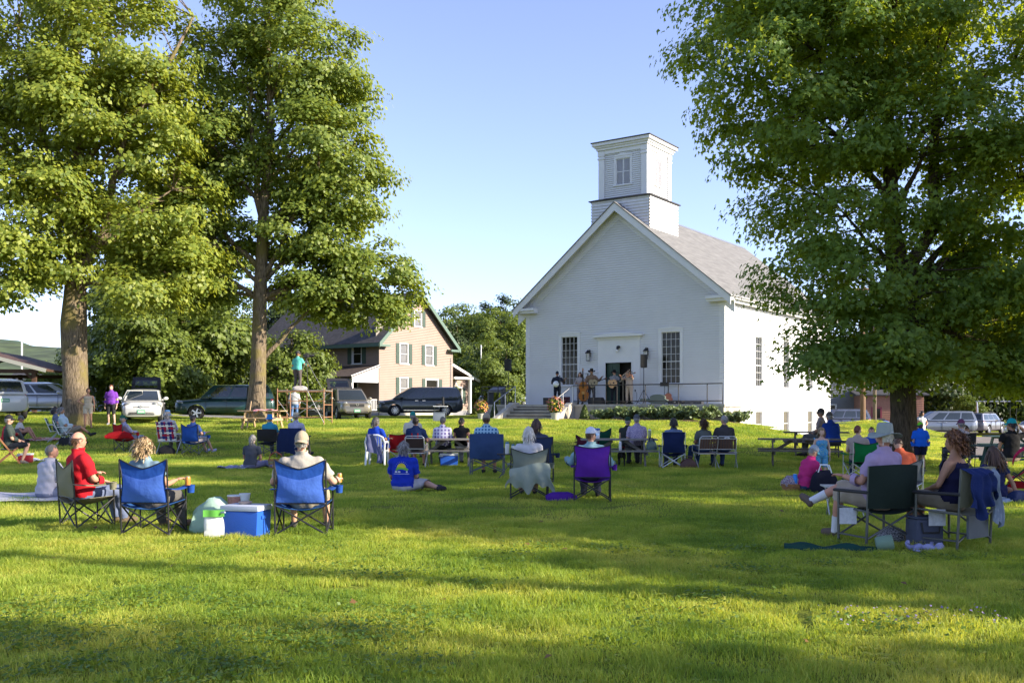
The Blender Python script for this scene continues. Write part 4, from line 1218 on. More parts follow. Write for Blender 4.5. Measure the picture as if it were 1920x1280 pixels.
def crom(xs, ps, x):
	return float(np.interp(x, xs, ps))

_wheel_cache = {}
def wheel_meshes(r, spokes):
	k = (r, spokes)
	if k in _wheel_cache: return _wheel_cache[k]
	w = 0.20
	M = Matrix.Rotation(R(90), 4, 'X')
	t = MB()
	t.lathe([(r * 0.66, -w / 2), (r * 0.93, -w / 2), (r, -w * 0.33), (r, w * 0.33), (r * 0.93, w / 2), (r * 0.66, w / 2), (r * 0.62, w * 0.3), (r * 0.62, -w * 0.3)], 28, M=M, cap=False)
	tm = t.mesh('tyre', TYRE, smooth=40)
	q = MB()
	q.lathe([(r * 0.67, w / 2 - 0.005), (r * 0.63, w / 2 + 0.005), (r * 0.59, w / 2 - 0.03), (r * 0.57, -w / 2)], 28, M=M, cap=False)
	q.lathe([(0.001, w / 2 - 0.055), (r * 0.60, w / 2 - 0.075)], 20, mi=1, M=M, cap=False)
	q.lathe([(0.055, w / 2 - 0.06), (0.055, w / 2 - 0.015), (0.03, w / 2 - 0.005), (0.001, w / 2 - 0.005)], 12, M=M, cap=False)
	for i in range(spokes):
		a = 2 * math.pi * i / spokes
		y = -(w / 2 - 0.025)
		p0 = Vector((0.04 * math.cos(a), y, 0.04 * math.sin(a))); p1 = Vector((r * 0.61 * math.cos(a), y, r * 0.61 * math.sin(a)))
		q.bar(p0, p1, 0.30 * r * 2.6 / spokes + 0.012, 0.03, up=(0, 1, 0))
	rm = q.mesh('rim', [RIM, CLIP], smooth=40)
	_wheel_cache[k] = (tm, rm)
	return tm, rm

def make_car(name, label, loc, fwd, spec, group=None, cat='car'):
	"""local x forward, y left"""
	s = dict(L=4.6, W=1.8, H=1.5, belt=0.95, hood=0.9, nose=0.72, tail=0.95, wb=2.7, r=0.33, A0=1.05, A1=0.35, D1=-1.75, D0=-2.15, deck=None, spokes=10,
			 clr=0.20, rails=False, wins=((0.10, 0.40), (0.43, 0.70), (0.73, 0.95)), paint=None, plate_front=True, plate_rear=True, clad=False, sill=None, emblem=False)
	s.update(spec)
	root = empty(name, loc, math.atan2(fwd[1], fwd[0]), label, cat, group)
	L, W = s['L'], s['W']
	hl, hw = L / 2, W / 2
	P = s['paint']
	belt = s['belt']
	# lower body: lofted superellipse stations
	cx = [-hl, -hl + 0.06, -hl + 0.30, s['D0'] + 0.05, s['A0'] - 0.4, s['A0'], hl - 0.75, hl - 0.25, hl - 0.06, hl]
	zt = [s['tail'] * 0.85, s['tail'], max(s['tail'], belt - 0.02), belt, belt, belt - 0.01, (s['hood'] + belt) / 2 - 0.03, s['hood'] - 0.06, s['nose'] + 0.03, s['nose'] - 0.08]
	if s['deck']: zt[0], zt[1], zt[2] = s['deck'] - 0.12, s['deck'], s['deck'] + 0.01
	zb = [0.42, 0.32, s['clr'] + 0.04, s['clr'], s['clr'], s['clr'], s['clr'], s['clr'] + 0.02, s['clr'] + 0.06, 0.36]
	ww = [0.80, 0.90, 0.965, 1, 1, 1, 0.975, 0.90, 0.82, 0.72]
	nst, ncs = 34, 22
	V, F = [], []
	ts = [0.5 - 0.5 * math.cos(math.pi * i / (nst - 1)) * 0.55 - 0.45 * (0.5 - i / (nst - 1)) * 1.0 for i in range(nst)]
	t0, t1 = ts[0], ts[-1]
	for t in ts:
		x = -hl + L * (t - t0) / (t1 - t0)
		a, b, c = crom(cx, zt, x), crom(cx, zb, x), crom(cx, ww, x)
		mz, hz = (a + b) / 2, (a - b) / 2
		for k in range(ncs):
			th = 2 * math.pi * k / ncs + math.pi / ncs
			cs, sn = math.cos(th), math.sin(th)
			n = 0.36
			y = math.copysign(abs(cs) ** n, cs); z = math.copysign(abs(sn) ** (n * 0.9), sn)
			wk = hw * c * (1 - 0.07 * max(0, z) ** 2 - 0.05 * max(0, -z) ** 3)
			V.append((x, y * wk, mz + z * hz))
	for i in range(nst - 1):
		for k in range(ncs): F.append((i * ncs + k, i * ncs + (k + 1) % ncs, (i + 1) * ncs + (k + 1) % ncs, (i + 1) * ncs + k))
	F.append(tuple(range(ncs - 1, -1, -1))); F.append(tuple((nst - 1) * ncs + k for k in range(ncs)))
	mb = MB(); mb.add(V, F)
	body = bpy.data.objects.new('tmp', mb.mesh('body', P)); COL.objects.link(body)
	axx = (s['wb'] / 2 + s.get('axo', 0.05), -s['wb'] / 2 + s.get('axo', 0.05))
	cut = MB()
	for ax in axx: cut.lathe([(s['r'] * 1.16, -W), (s['r'] * 1.16, W)], 24, M=Matrix.Translation((ax, 0, s['r'])) @ Matrix.Rotation(R(90), 4, 'X'))
	co = bpy.data.objects.new('tmpc', cut.mesh('c', CLIP)); COL.objects.link(co)
	md = body.modifiers.new('b', 'BOOLEAN'); md.object = co; md.operation = 'DIFFERENCE'; md.solver = 'EXACT'
	dg = bpy.context.evaluated_depsgraph_get()
	me = bpy.data.meshes.new_from_object(body.evaluated_get(dg))
	bpy.data.objects.remove(body); bpy.data.objects.remove(co)
	me.materials.clear(); me.materials.append(P); me.materials.append(CLIP)
	for p in me.polygons:
		p.use_smooth = True
		c = p.center
		for ax in axx:
			if math.hypot(c.x - ax, c.z - s['r']) < s['r'] * 1.165 and abs(p.normal.y) < 0.5: p.material_index = 1
		if c.z < s['clr'] + 0.04 or (s['clad'] and c.z < s['clr'] + 0.22): p.material_index = 1
	try: me.set_sharp_from_angle(angle=R(42))
	except Exception: pass
	me.name = 'body'
	bo = link_mesh('body', me, root)
	# greenhouse
	roof = s['H']
	wb_, wr_ = hw * 0.93, hw * 0.76
	def prof(v):
		z = belt - 0.03 + (roof - 0.05 - belt + 0.03) * v
		k = v ** 1.15
		xf = s['A0'] + (s['A1'] - s['A0']) * k; xr = s['D0'] + (s['D1'] - s['D0']) * v ** 1.5
		w = wb_ + (wr_ - wb_) * v ** 1.3
		return z, xf, xr, w
	def plan(u): return 1 - 0.06 * max(0, 1 - u / 0.25) ** 2 - 0.05 * max(0, (u - 0.8) / 0.2) ** 2
	def side(sg, o=0.0):
		def fn(u, v):
			z, xf, xr, w = prof(v); return (xf + (xr - xf) * u, sg * (w * plan(u) + o), z)
		return fn
	def bow(end, o=0.0):
		def fn(t, v):
			z, xf, xr, w = prof(v); y = (2 * t - 1)
			x = (xf + 0.10 * (1 - y * y) + o) if end == 0 else (xr - 0.08 * (1 - y * y) - o)
			return (x, y * w * plan(float(end)), z)
		return fn
	g = MB()
	g.grid(side(1), 10, 6); g.grid(side(-1), 10, 6); g.grid(bow(0), 10, 6); g.grid(bow(1), 10, 6)
	z, xf, xr, w = prof(1.0)
	def top(u, t):
		y = 2 * t - 1
		e = 4 * u * (1 - u)
		x = xf + 0.10 * (1 - y * y) * (1 - u) + (xr - xf) * u - 0.08 * (1 - y * y) * u
		return (x, y * w * plan(u), z + 0.05 * (1 - y ** 4) * (0.35 + 0.65 * min(1, e * 2)))
	g.grid(top, 12, 10)
	gm = g.mesh('cabin', P, smooth=180)
	bm = bmesh.new(); bm.from_mesh(gm); bmesh.ops.remove_doubles(bm, verts=bm.verts, dist=0.004); bmesh.ops.recalc_face_normals(bm, faces=bm.faces); bm.to_mesh(gm); bm.free()
	for p in gm.polygons: p.use_smooth = True
	try: gm.set_sharp_from_angle(angle=R(40))
	except Exception: pass
	link_mesh('cabin', gm, root)
	def sub(fn, u0, u1, v0, v1): return lambda u, v: fn(u0 + (u1 - u0) * u, v0 + (v1 - v0) * v)
	for sg in (1, -1):
		for (u0, u1) in s['wins']:
			q = MB(); q.grid(sub(side(sg, 0.006), u0, u1, 0.14, 0.86), 4, 3); q.obj('side_window', CGLASS, root, smooth=180)
	q = MB(); q.grid(sub(bow(0, 0.008), 0.05, 0.95, 0.04, 0.93), 8, 4); q.obj('windscreen', CGLASS, root, smooth=180)
	if not s.get('hatch_up'):
		q = MB(); q.grid(sub(bow(1, 0.008), 0.08, 0.92, 0.15, 0.9), 8, 4); q.obj('rear_window', CGLASS, root, smooth=180)
	else:
		zz = roof
		q = MB()
		def hatch(t, v):
			y = 2 * t - 1
			return (s['D1'] - 0.05 - 0.55 * v - 0.15 * v * v, y * hw * (0.76 - 0.06 * v), zz + 0.0 + 0.62 * v ** 0.8)
		for (a, b, c, d) in ((0, 1, 0, 0.12), (0, 1, 0.72, 1), (0, 0.12, 0.12, 0.72), (0.88, 1, 0.12, 0.72)):
			q.grid(sub(hatch, a, b, c, d), 6, 4, thick=0.06)
		ho = q.obj('tailgate', s.get('hatch_mat', CLIP), root, smooth=40)
		q = MB(); q.grid(sub(hatch, 0.12, 0.88, 0.12, 0.72), 6, 4); q.obj('tailgate_glass', see_glass(), ho, smooth=180)
	# wheels
	tm, rm = wheel_meshes(s['r'], s['spokes'])
	for ax in axx:
		for sg in (1, -1):
			t = link_mesh('wheel', tm, root, (ax, sg * (hw - 0.13), s['r']), (0, 0, 0 if sg < 0 else math.pi))
			link_mesh('rim', rm, t)
	# lamps, grille, plates, mirrors, handles
	zf = crom(cx, zt, hl - 0.2)
	for sg in (1, -1):
		MB().ell((0, 0, 0), (0.26, 0.17, 0.095), 14, 8).obj('headlight', HLAMP, root, (hl - 0.28, sg * (hw * 0.70), zf - 0.09), (0, R(-18), sg * R(-32)), smooth=180)
		MB().ell((0, 0, 0), (0.10, 0.08, 0.19), 12, 8).obj('tail_light', TLAMP, root, (-hl + 0.17, sg * hw * 0.80, (s['tail'] if not s['deck'] else s['deck']) - 0.14), smooth=180)
		q = MB(); q.ell((0, 0, 0), (0.085, 0.11, 0.08), 10, 8); q.bar((0, -sg * 0.05, -0.03), (0, -sg * 0.16, -0.06), 0.05); q.obj('mirror', P, root, (s['A0'] - 0.45, sg * (hw + 0.10), belt + 0.08), smooth=60)
		for xh in s.get('handles', (0.05, -0.85)):
			MB().box((0, 0, 0), (0.20, 0.035, 0.035)).obj('door_handle', CHROME if s.get('chrome') else P, root, (xh, sg * (hw * 0.985), belt - 0.13), bevel=0.01)
	q = MB()
	for x in s.get('seams', (0.95, -0.05, -1.0)):
		for sg in (1, -1): q.box((x, sg * hw * 0.995, (belt + s['clr']) / 2 + 0.05), (0.012, 0.025, (belt - s['clr']) * 0.72))
	q.obj('door_seams', CLIP, root)
	q = MB()
	gw, gh, gzc = s.get('grille', (0.80, 0.16, 0.62))
	q.box((hl - 0.045, 0, gzc), (0.10, gw, gh)); q.box((hl - 0.05, 0, 0.40), (0.10, W * 0.62, 0.13))
	go = q.obj('grille', CLIP, root, bevel=0.02)
	if s['emblem']:
		q = MB(); q.lathe([(0.05, 0), (0.085, 0.0), (0.085, 0.02), (0.05, 0.02)], 20, cap=False, M=Matrix.Translation((hl + 0.01, 0, gzc + 0.05)) @ Matrix.Rotation(R(90), 4, 'Y') @ Matrix.Diagonal((0.75, 1, 1, 1)))
		q.obj('emblem', CHROME, go, smooth=40)
	else:
		q = MB(); q.box((hl + 0.008, 0, gzc), (0.012, gw * 0.96, 0.03)); q.obj('grille_bar', CHROME, go)
	for on, x, z, sg in ((s['plate_front'], hl + 0.012, 0.47, 1), (s['plate_rear'], -hl - 0.012, s.get('rplate', 0.80), -1)):
		if on:
			po = MB().box((x, 0, z), (0.02, 0.32, 0.16)).obj('licence_plate', PLATE, root)
			q = MB()
			for k in range(6): q.box((x + sg * 0.011, -0.11 + k * 0.044, z), (0.006, 0.026, 0.07))
			q.obj('plate_characters', mat('plate_white', (0.7, 0.75, 0.7)), po)
	if s['rails']:
		for sg in (1, -1):
			z, xf, xr, w = prof(1.0)
			MB().tube([(xf - 0.25, sg * w * 0.92, z + 0.02), (xf - 0.4, sg * w * 0.92, z + 0.09), (xr + 0.4, sg * w * 0.92, z + 0.09), (xr + 0.25, sg * w * 0.92, z + 0.02)], 0.02, 6).obj('roof_rail', CLIP, root, smooth=50)
	if s.get('lower_strip'):
		for sg in (1, -1): MB().box((0, sg * (hw * 0.99), s['clr'] + 0.16), (s['wb'] - 0.9, 0.03, 0.035)).obj('side_moulding', CHROME, root)
	if s.get('door_open'):
		# right-hand front door swung open
		d = MB()
		d.grid(lambda u, v: (-0.95 * u, 0.03 * math.sin(3 * v), 0.28 + (belt - 0.3) * v), 4, 5, thick=0.08)
		do = d.obj('open_door', P, root, (0.92, -hw, 0), (0, 0, R(-62)), smooth=40)
		q = MB(); q.grid(lambda u, v: (-0.95 * (0.06 + 0.9 * u) - 0.12 * v * (1 - u), 0.16 * v, belt + 0.40 * v), 3, 3); q.obj('door_glass', see_glass(), do)
		q = MB(); q.tube([(0, 0.02, belt), (-0.16, 0.18, belt + 0.43), (-0.85, 0.18, belt + 0.43), (-0.93, 0.02, belt)], 0.022, 6); q.obj('window_frame', P, do, smooth=60)
	return root

VAN = dict(L=5.08, W=1.98, H=1.77, belt=1.06, hood=1.0, nose=0.78, tail=1.15, wb=3.03, r=0.345, A0=1.62, A1=0.55, D1=-2.2, D0=-2.46, wins=((0.16, 0.38), (0.41, 0.68), (0.71, 0.95)), lower_strip=True, chrome=True, grille=(0.8, 0.14, 0.66), handles=(0.30, -0.15), seams=(1.2, 0.10, -1.3))
SUV = dict(L=4.78, W=1.97, H=1.79, belt=1.10, hood=1.06, nose=0.90, tail=1.12, wb=2.7, r=0.37, A0=1.20, A1=0.55, D1=-2.05, D0=-2.33, spokes=5, clr=0.27, wins=((0.10, 0.36), (0.39, 0.66), (0.69, 0.94)), grille=(0.85, 0.17, 0.80))
GC = 'cars parked along the drive'
def car(name, label, px, Y, fwd, spec, dz=0.0, group=GC, cat='car', paintc=None):
	sp = dict(spec); sp['paint'] = paintc
	p = at(px, Y); p.z += dz
	return make_car(name, label, p, fwd, sp, group, cat)
car('hatchback_car', 'white hatchback facing the lawn with its tailgate raised and front door open', 270, 45.0, (0.30, -0.95),
	dict(L=4.46, W=1.75, H=1.49, belt=0.98, hood=0.93, nose=0.74, tail=1.02, wb=2.7, r=0.32, A0=1.35, A1=0.25, D1=-1.75, D0=-2.1, hatch_up=True, door_open=True, emblem=True, grille=(0.7, 0.035, 0.66)), paintc=paint('white', (0.55, 0.55, 0.53), 0.0))
car('sport_utility_vehicle', 'dark green SUV parked behind the slender maple trunk', 423, 50.0, (-0.96, -0.28), dict(SUV, clad=False, emblem=True), cat='SUV', paintc=paint('dark_green', (0.012, 0.045, 0.042)))
car('station_wagon', 'tan grey wagon facing the lawn beside the scaffold with tailgate raised', 652, 53.0, (0.36, -0.93),
	dict(L=4.78, W=1.84, H=1.66, belt=1.03, hood=0.98, nose=0.82, tail=1.06, wb=2.74, r=0.34, A0=1.3, A1=0.45, D1=-2.0, D0=-2.32, rails=True, clad=True, clr=0.24, hatch_up=True, emblem=True, grille=(0.75, 0.16, 0.74)), cat='wagon', paintc=paint('tan_grey', (0.22, 0.20, 0.155), 0.5))
car('minivan', 'dark grey minivan parked sideways in front of the beige farmhouse', 787, 60.0, (-0.98, -0.20), VAN, dz=0.12, cat='minivan', paintc=paint('dark_grey_green', (0.05, 0.058, 0.055), 0.5))
car('sport_utility_vehicle', 'white SUV seen from behind at the far left edge', 2, 44.5, (-0.52, 0.85), dict(SUV, L=4.6, W=1.9, H=1.72), dz=0.05, cat='SUV', paintc=paint('white', (0.55, 0.55, 0.53), 0.0))
car('station_wagon', 'silver wagon left of the broad maple trunk behind the white SUV', 84, 50.0, (0.97, 0.10), dict(L=4.7, W=1.85, H=1.6, belt=1.0, hood=0.95, nose=0.78, tail=1.05, A0=1.45, A1=0.45, D1=-1.95, D0=-2.25, wb=2.75, lower_strip=True), dz=0.0, cat='wagon', paintc=paint('silver', (0.42, 0.43, 0.45), 0.6))
GR = 'cars parked along the right-hand road'
car('sport_utility_vehicle', 'dark grey SUV half hidden behind the church and grassy bank', 1570, 78, (-1, 0.0), dict(SUV, rails=True), group=GR, cat='SUV', paintc=paint('slate_grey', (0.09, 0.10, 0.13), 0.5))
car('minivan', 'silver minivan parked right of the big maple trunk', 1760, 74, (-0.98, 0.06), VAN, group=GR, cat='minivan', paintc=paint('pale_silver', (0.17, 0.19, 0.225), 0.5))
car('crossover_car', 'silver crossover seen from behind next to the silver minivan', 1845, 78, (0.72, 0.69), dict(SUV, L=4.5, W=1.85, H=1.68, rails=True, spokes=10), group=GR, paintc=paint('dull_silver', (0.2, 0.2, 0.215), 0.5))
car('sedan_car', 'white sedan cut off by the right edge of the view', 1952, 66, (-0.98, -0.2), dict(L=4.6, W=1.8, H=1.45, belt=0.95, A0=1.05, A1=0.3, D1=-1.1, D0=-1.85, deck=0.98), group=GR, paintc=paint('white', (0.55, 0.55, 0.53), 0.0))
car('sedan_car', 'silver car behind the black ramp railing left of the church', 950, 86, (0.95, 0.3), dict(L=4.7, W=1.8, H=1.45, belt=0.95, A0=1.05, A1=0.3, D1=-1.1, D0=-1.85, deck=0.98), dz=0.7, group=GC, paintc=paint('blue_silver', (0.4, 0.44, 0.5), 0.5))

# ================================================================== OTHER BUILDINGS AND STREET THINGS
# open pavilion at the left edge
pv = at(-40, 62)
pav = empty('pavilion', (pv.x, pv.y, pv.z), R(8), 'open timber pavilion with low dark roof at the left edge', 'pavilion')
PB = mat('dark_brown_timber', (0.075, 0.04, 0.025), 0.8, var=0.2)
m = MB()
for s_ in (-1, 1):
	x1 = s_ * 5.2; z0, z1 = 3.9, 2.5
	vs = [(0, -4, z0), (0, 8, z0), (x1, 8, z1), (x1, -4, z1)]
	vs += [(v[0], v[1], v[2] + 0.12) for v in vs]
	m.add(vs, [(0, 1, 2, 3), (4, 7, 6, 5), (0, 4, 5, 1), (1, 5, 6, 2), (2, 6, 7, 3), (3, 7, 4, 0)])
ro = m.obj('roof', PB, pav)
m = MB()
for s_ in (-1, 1): m.bar((0, -4.03, 3.95), (s_ * 5.25, -4.03, 2.54), 0.05, 0.22)
m.obj('fascia', mat('grey_fascia', (0.30, 0.31, 0.28), 0.6), ro)
for x in (-4.4, 0.0, 4.4):
	for y in (-3.4, 7.4):
		q = MB(); q.bx(x - 0.12, x + 0.12, y - 0.12, y + 0.12, -0.1, 2.65); q.bar((x, y, 1.95), (x - math.copysign(0.6, x), y, 2.55), 0.12); q.obj('post', PB, pav)
q = MB(); q.bx(-4.6, 4.6, -3.5, -3.3, 2.4, 2.63); q.obj('beam', PB, pav); MB().bx(-4.6, 4.6, 7.3, 7.5, 2.4, 2.63).obj('beam', PB, pav)
q = MB(); q.bar((-4.4, 7.3, 1.15), (4.4, 7.3, 1.15), 0.08); q.bar((-4.4, 7.3, 0.25), (4.4, 7.3, 0.25), 0.08)
for i in range(34): q.bar((-4.3 + i * 0.26, 7.3, 0.25), (-4.3 + i * 0.26, 7.3, 1.15), 0.05)
q.obj('pavilion_railing', PB, pav)
def simple_house(name, label, px, Y, rz, w, d, h, rise, wallm, roofm, cat='building', wins=(), z0=None, ridge='y'):
	p = at(px, Y)
	if z0 is not None: p.z = z0
	b = empty(name, p, rz, label, cat)
	m = MB(); siding(m, lambda z: (-w / 2, w / 2), 0, h, [(x - ww / 2, x + ww / 2, z, z + hh) for x, ww, z, hh in wins], lambda x, z, o: (x, -o, z), 0.2)
	m.bx(-w / 2, -w / 2 + 0.1, 0.01, d, 0, h); m.bx(w / 2 - 0.1, w / 2, 0.01, d, 0, h); m.bx(-w / 2 + 0.1, w / 2 - 0.1, 0.4, 0.45, 0, h); m.bx(-w / 2, w / 2, d - 0.1, d, 0, h)
	m.obj('wall', wallm, b)
	m = MB()
	if ridge == 'x':
		for y0, y1 in ((-0.4, d / 2), (d + 0.4, d / 2)):
			vs = [(-w / 2 - 0.4, y0, h), (w / 2 + 0.4, y0, h), (w / 2 + 0.4, y1, h + rise), (-w / 2 - 0.4, y1, h + rise)]
			vs += [(v[0], v[1], v[2] + 0.12) for v in vs]
			m.add(vs, [(0, 1, 2, 3), (4, 7, 6, 5), (0, 4, 5, 1), (1, 5, 6, 2), (2, 6, 7, 3), (3, 7, 4, 0)])
	else:
		for s_ in (-1, 1):
			vs = [(0, -0.4, h + rise), (0, d, h + rise), (s_ * (w / 2 + 0.4), d, h - 0.1), (s_ * (w / 2 + 0.4), -0.4, h - 0.1)]
			vs += [(v[0], v[1], v[2] + 0.12) for v in vs]
			m.add(vs, [(0, 1, 2, 3), (4, 7, 6, 5), (0, 4, 5, 1), (1, 5, 6, 2), (2, 6, 7, 3), (3, 7, 4, 0)])
		m.add([(-w / 2, 0, h), (w / 2, 0, h), (0, 0, h + rise)], [(0, 1, 2)])
	m.obj('roof', roofm, b)
	for x, ww, z, hh in wins: window(b, (x, 0, z), 0, ww, hh, 1, 2, 1, trim=0.1)
	return b
simple_house('shed', 'blue-walled building between the pavilion and the broad maple trunk', 96, 92, 0, 8, 5, 2.6, 1.2, mat('slate_blue_siding', (0.10, 0.13, 0.22), 0.7), ROOFD, wins=((-2, 0.9, 0.9, 1.2),), ridge='x')
simple_house('house', 'grey-sided house behind the church and the dark grey SUV', 1545, 92, R(-6), 9.5, 10, 6.0, 2.4, mat('grey_siding', (0.17, 0.18, 0.19), 0.7, var=0.05), ROOFD, wins=((0.6, 0.9, 0.9, 1.3),), ridge='x', cat='house')
sb = simple_house('brick_building', 'salmon-coloured low building behind the utility poles left of big maple', 1672, 88, R(-10), 5.4, 8, 3.1, 0.5, mat('salmon_brick', (0.28, 0.14, 0.095), 0.8, var=0.12, vscale=6), ROOFD, ridge='x')
q = MB(); q.bx(-1.75, -0.85, -0.06, 0.0, 0.0, 2.1); q.obj('door', mat('dark_red_door', (0.2, 0.03, 0.05), 0.5), sb)
q = MB(); q.bx(-1.62, -0.98, -0.075, -0.055, 1.1, 1.95); q.obj('door_pane', WGLASS, sb)
POLE = mat('weathered_pole_wood', (0.17, 0.105, 0.06), 0.9, var=0.2, vscale=3, stretch=(6, 6, 0.6))
def pole(px, Y, h, r, label, parts=True, rz=0, mt=None, cat='utility pole', name='utility_pole', arm=True):
	p = at(px, Y)
	o = empty(name, p, rz, label, cat)
	MB().tube([(0, 0, -0.2), (0, 0, h * 0.5), (0, 0, h)], [r, r * 0.85, r * 0.7], 10).obj('pole', mt or POLE, o, smooth=60)
	if arm:
		MB().bar((-1.1, 0.0, h - 0.5), (1.1, 0.0, h - 0.5), 0.1, 0.12).obj('crossarm', mt or POLE, o)
		for x in (-0.9, 0.9): MB().lathe([(0.04, h - 0.44), (0.06, h - 0.36), (0.03, h - 0.26)], 8, M=Matrix.Translation((x, 0, 0))).obj('insulator', LGL, o)
	return o
pole(1618, 66, 9.5, 0.19, 'thick brown utility pole left of the big maple')
pole(1640, 64, 8.5, 0.13, 'thinner grey utility pole nearer the big maple trunk', mt=mat('grey_pole', (0.13, 0.10, 0.07), 0.9))
p_ = at(902, 92); o = empty('antenna_mast', (p_.x, p_.y, p_.z), 0, 'thin white antenna mast beside the farmhouse wing', 'mast')
MB().tube([(0, 0, 0), (0, 0, 6.2)], 0.05, 6).obj('mast', TRIM, o); MB().lathe([(0.07, 6.2), (0.07, 6.4), (0.02, 6.5)], 8).obj('tip', TRIM, o)
p_ = at(41, 120); o = empty('flagpole', p_, 0, 'distant pale pole above the pavilion roof', 'pole')
MB().tube([(0, 0, 0), (0, 0, 8.0)], 0.11, 6).obj('pole', TRIM, o); MB().ell((0, 0, 8.1), (0.16, 0.16, 0.16)).obj('finial', TRIM, o)
# blue tarp-covered heap and wheelie bins near the salmon building
m = MB(); m.grid(lambda u, v: (2.2 * (u - 0.5), 1.6 * (v - 0.5), 1.05 * (math.sin(math.pi * u) ** 0.6) * (math.sin(math.pi * v) ** 0.6) * (1.1 - 0.5 * u) + 0.03 * math.sin(20 * u + 9 * v)), 14, 10)
m.obj('tarp_heap', fabric('blue_tarp', (0.03, 0.10, 0.45)), None, at(1662, 82), smooth=180, label='bright blue tarp over a heap beside the salmon building', cat='tarp')
for px, lb in ((1628, 'grey bin left of the thinner utility pole'), (1650, 'dark bin against the salmon building')):
	b = empty('wheelie_bin', at(px, 84), 0, lb, 'bin', 'bins by the salmon building')
	m = MB(); m.prism([(-0.25, 0.05), (0.25, 0.05), (0.31, 1.0), (-0.31, 1.0)], 'y', -0.3, 0.3); m.obj('body', CLIP, b, bevel=0.02)
	m = MB(); m.bx(-0.34, 0.34, -0.34, 0.34, 1.0, 1.07); m.obj('lid', mat('bin_lid', (0.05, 0.06, 0.06)), b, bevel=0.02)
# swing frame at right
sg_ = empty('swing_set', at(1895, 84), R(-20), 'pale metal swing frame beyond the road at the right edge', 'swing set')
m = MB()
for x in (-2.6, 2.6):
	for y in (-1.3, 1.3): m.tube([(x, y, 0), (x, 0, 2.7)], 0.05, 6)
m.tube([(-2.7, 0, 2.7), (2.7, 0, 2.7)], 0.05, 6); m.obj('frame', GALV, sg_)
for x in (-1.3, 0.2, 1.6):
	q = MB(); q.bx(x - 0.25, x + 0.25, -0.1, 0.1, 0.5, 0.54); q.tube([(x - 0.24, 0, 0.54), (x - 0.24, 0, 2.7)], 0.012, 4); q.tube([(x + 0.24, 0, 0.54), (x + 0.24, 0, 2.7)], 0.012, 4); q.obj('swing', CLIP, sg_)
# ball-field fence with yellow top rail
p0, p1 = at(296, 72), at(352, 74)
fe = empty('chain_link_fence', (0, 0, 0), 0, 'low chain-link fence with yellow top rail behind the cars', 'fence')
YEL = mat('yellow_rail', (0.6, 0.36, 0.03), 0.5)
a, b = at(60, 76), at(640, 80)
m = MB(); m.tube([a + Vector((0, 0, 1.45)), b + Vector((0, 0, 1.45))], 0.07, 6); m.obj('top_rail', YEL, fe)
n = 18
for i in range(n + 1):
	c = a.lerp(b, i / n); q = MB(); q.tube([c, c + Vector((0, 0, 1.4))], 0.035, 6); q.obj('fence_post', GALV, fe)
q = MB()
d = (b - a).normalized(); Lf = (b - a).length
for i in range(int(Lf / 0.28)):
	c = a + d * (i * 0.28)
	for sgn in (1, -1): q.bar(c + Vector((0, 0, 0.05)) + d * (0.0 if sgn > 0 else 1.3), c + Vector((0, 0, 1.4)) + d * (1.3 if sgn > 0 else 0.0), 0.012)
q.obj('wire_mesh', GALV, fe)
# ================================================================== FURNITURE  (sitter faces local +y, x to the right)
FRAME = mat('black_chair_frame', (0.02, 0.02, 0.022), 0.4)
GREYF = mat('grey_chair_frame', (0.11, 0.115, 0.11), 0.4, metal=0.5)
ALU = mat('aluminium_tube', (0.55, 0.56, 0.57), 0.35, metal=0.75)
GRIP = mat('padded_armrest', (0.025, 0.024, 0.024), 0.7)

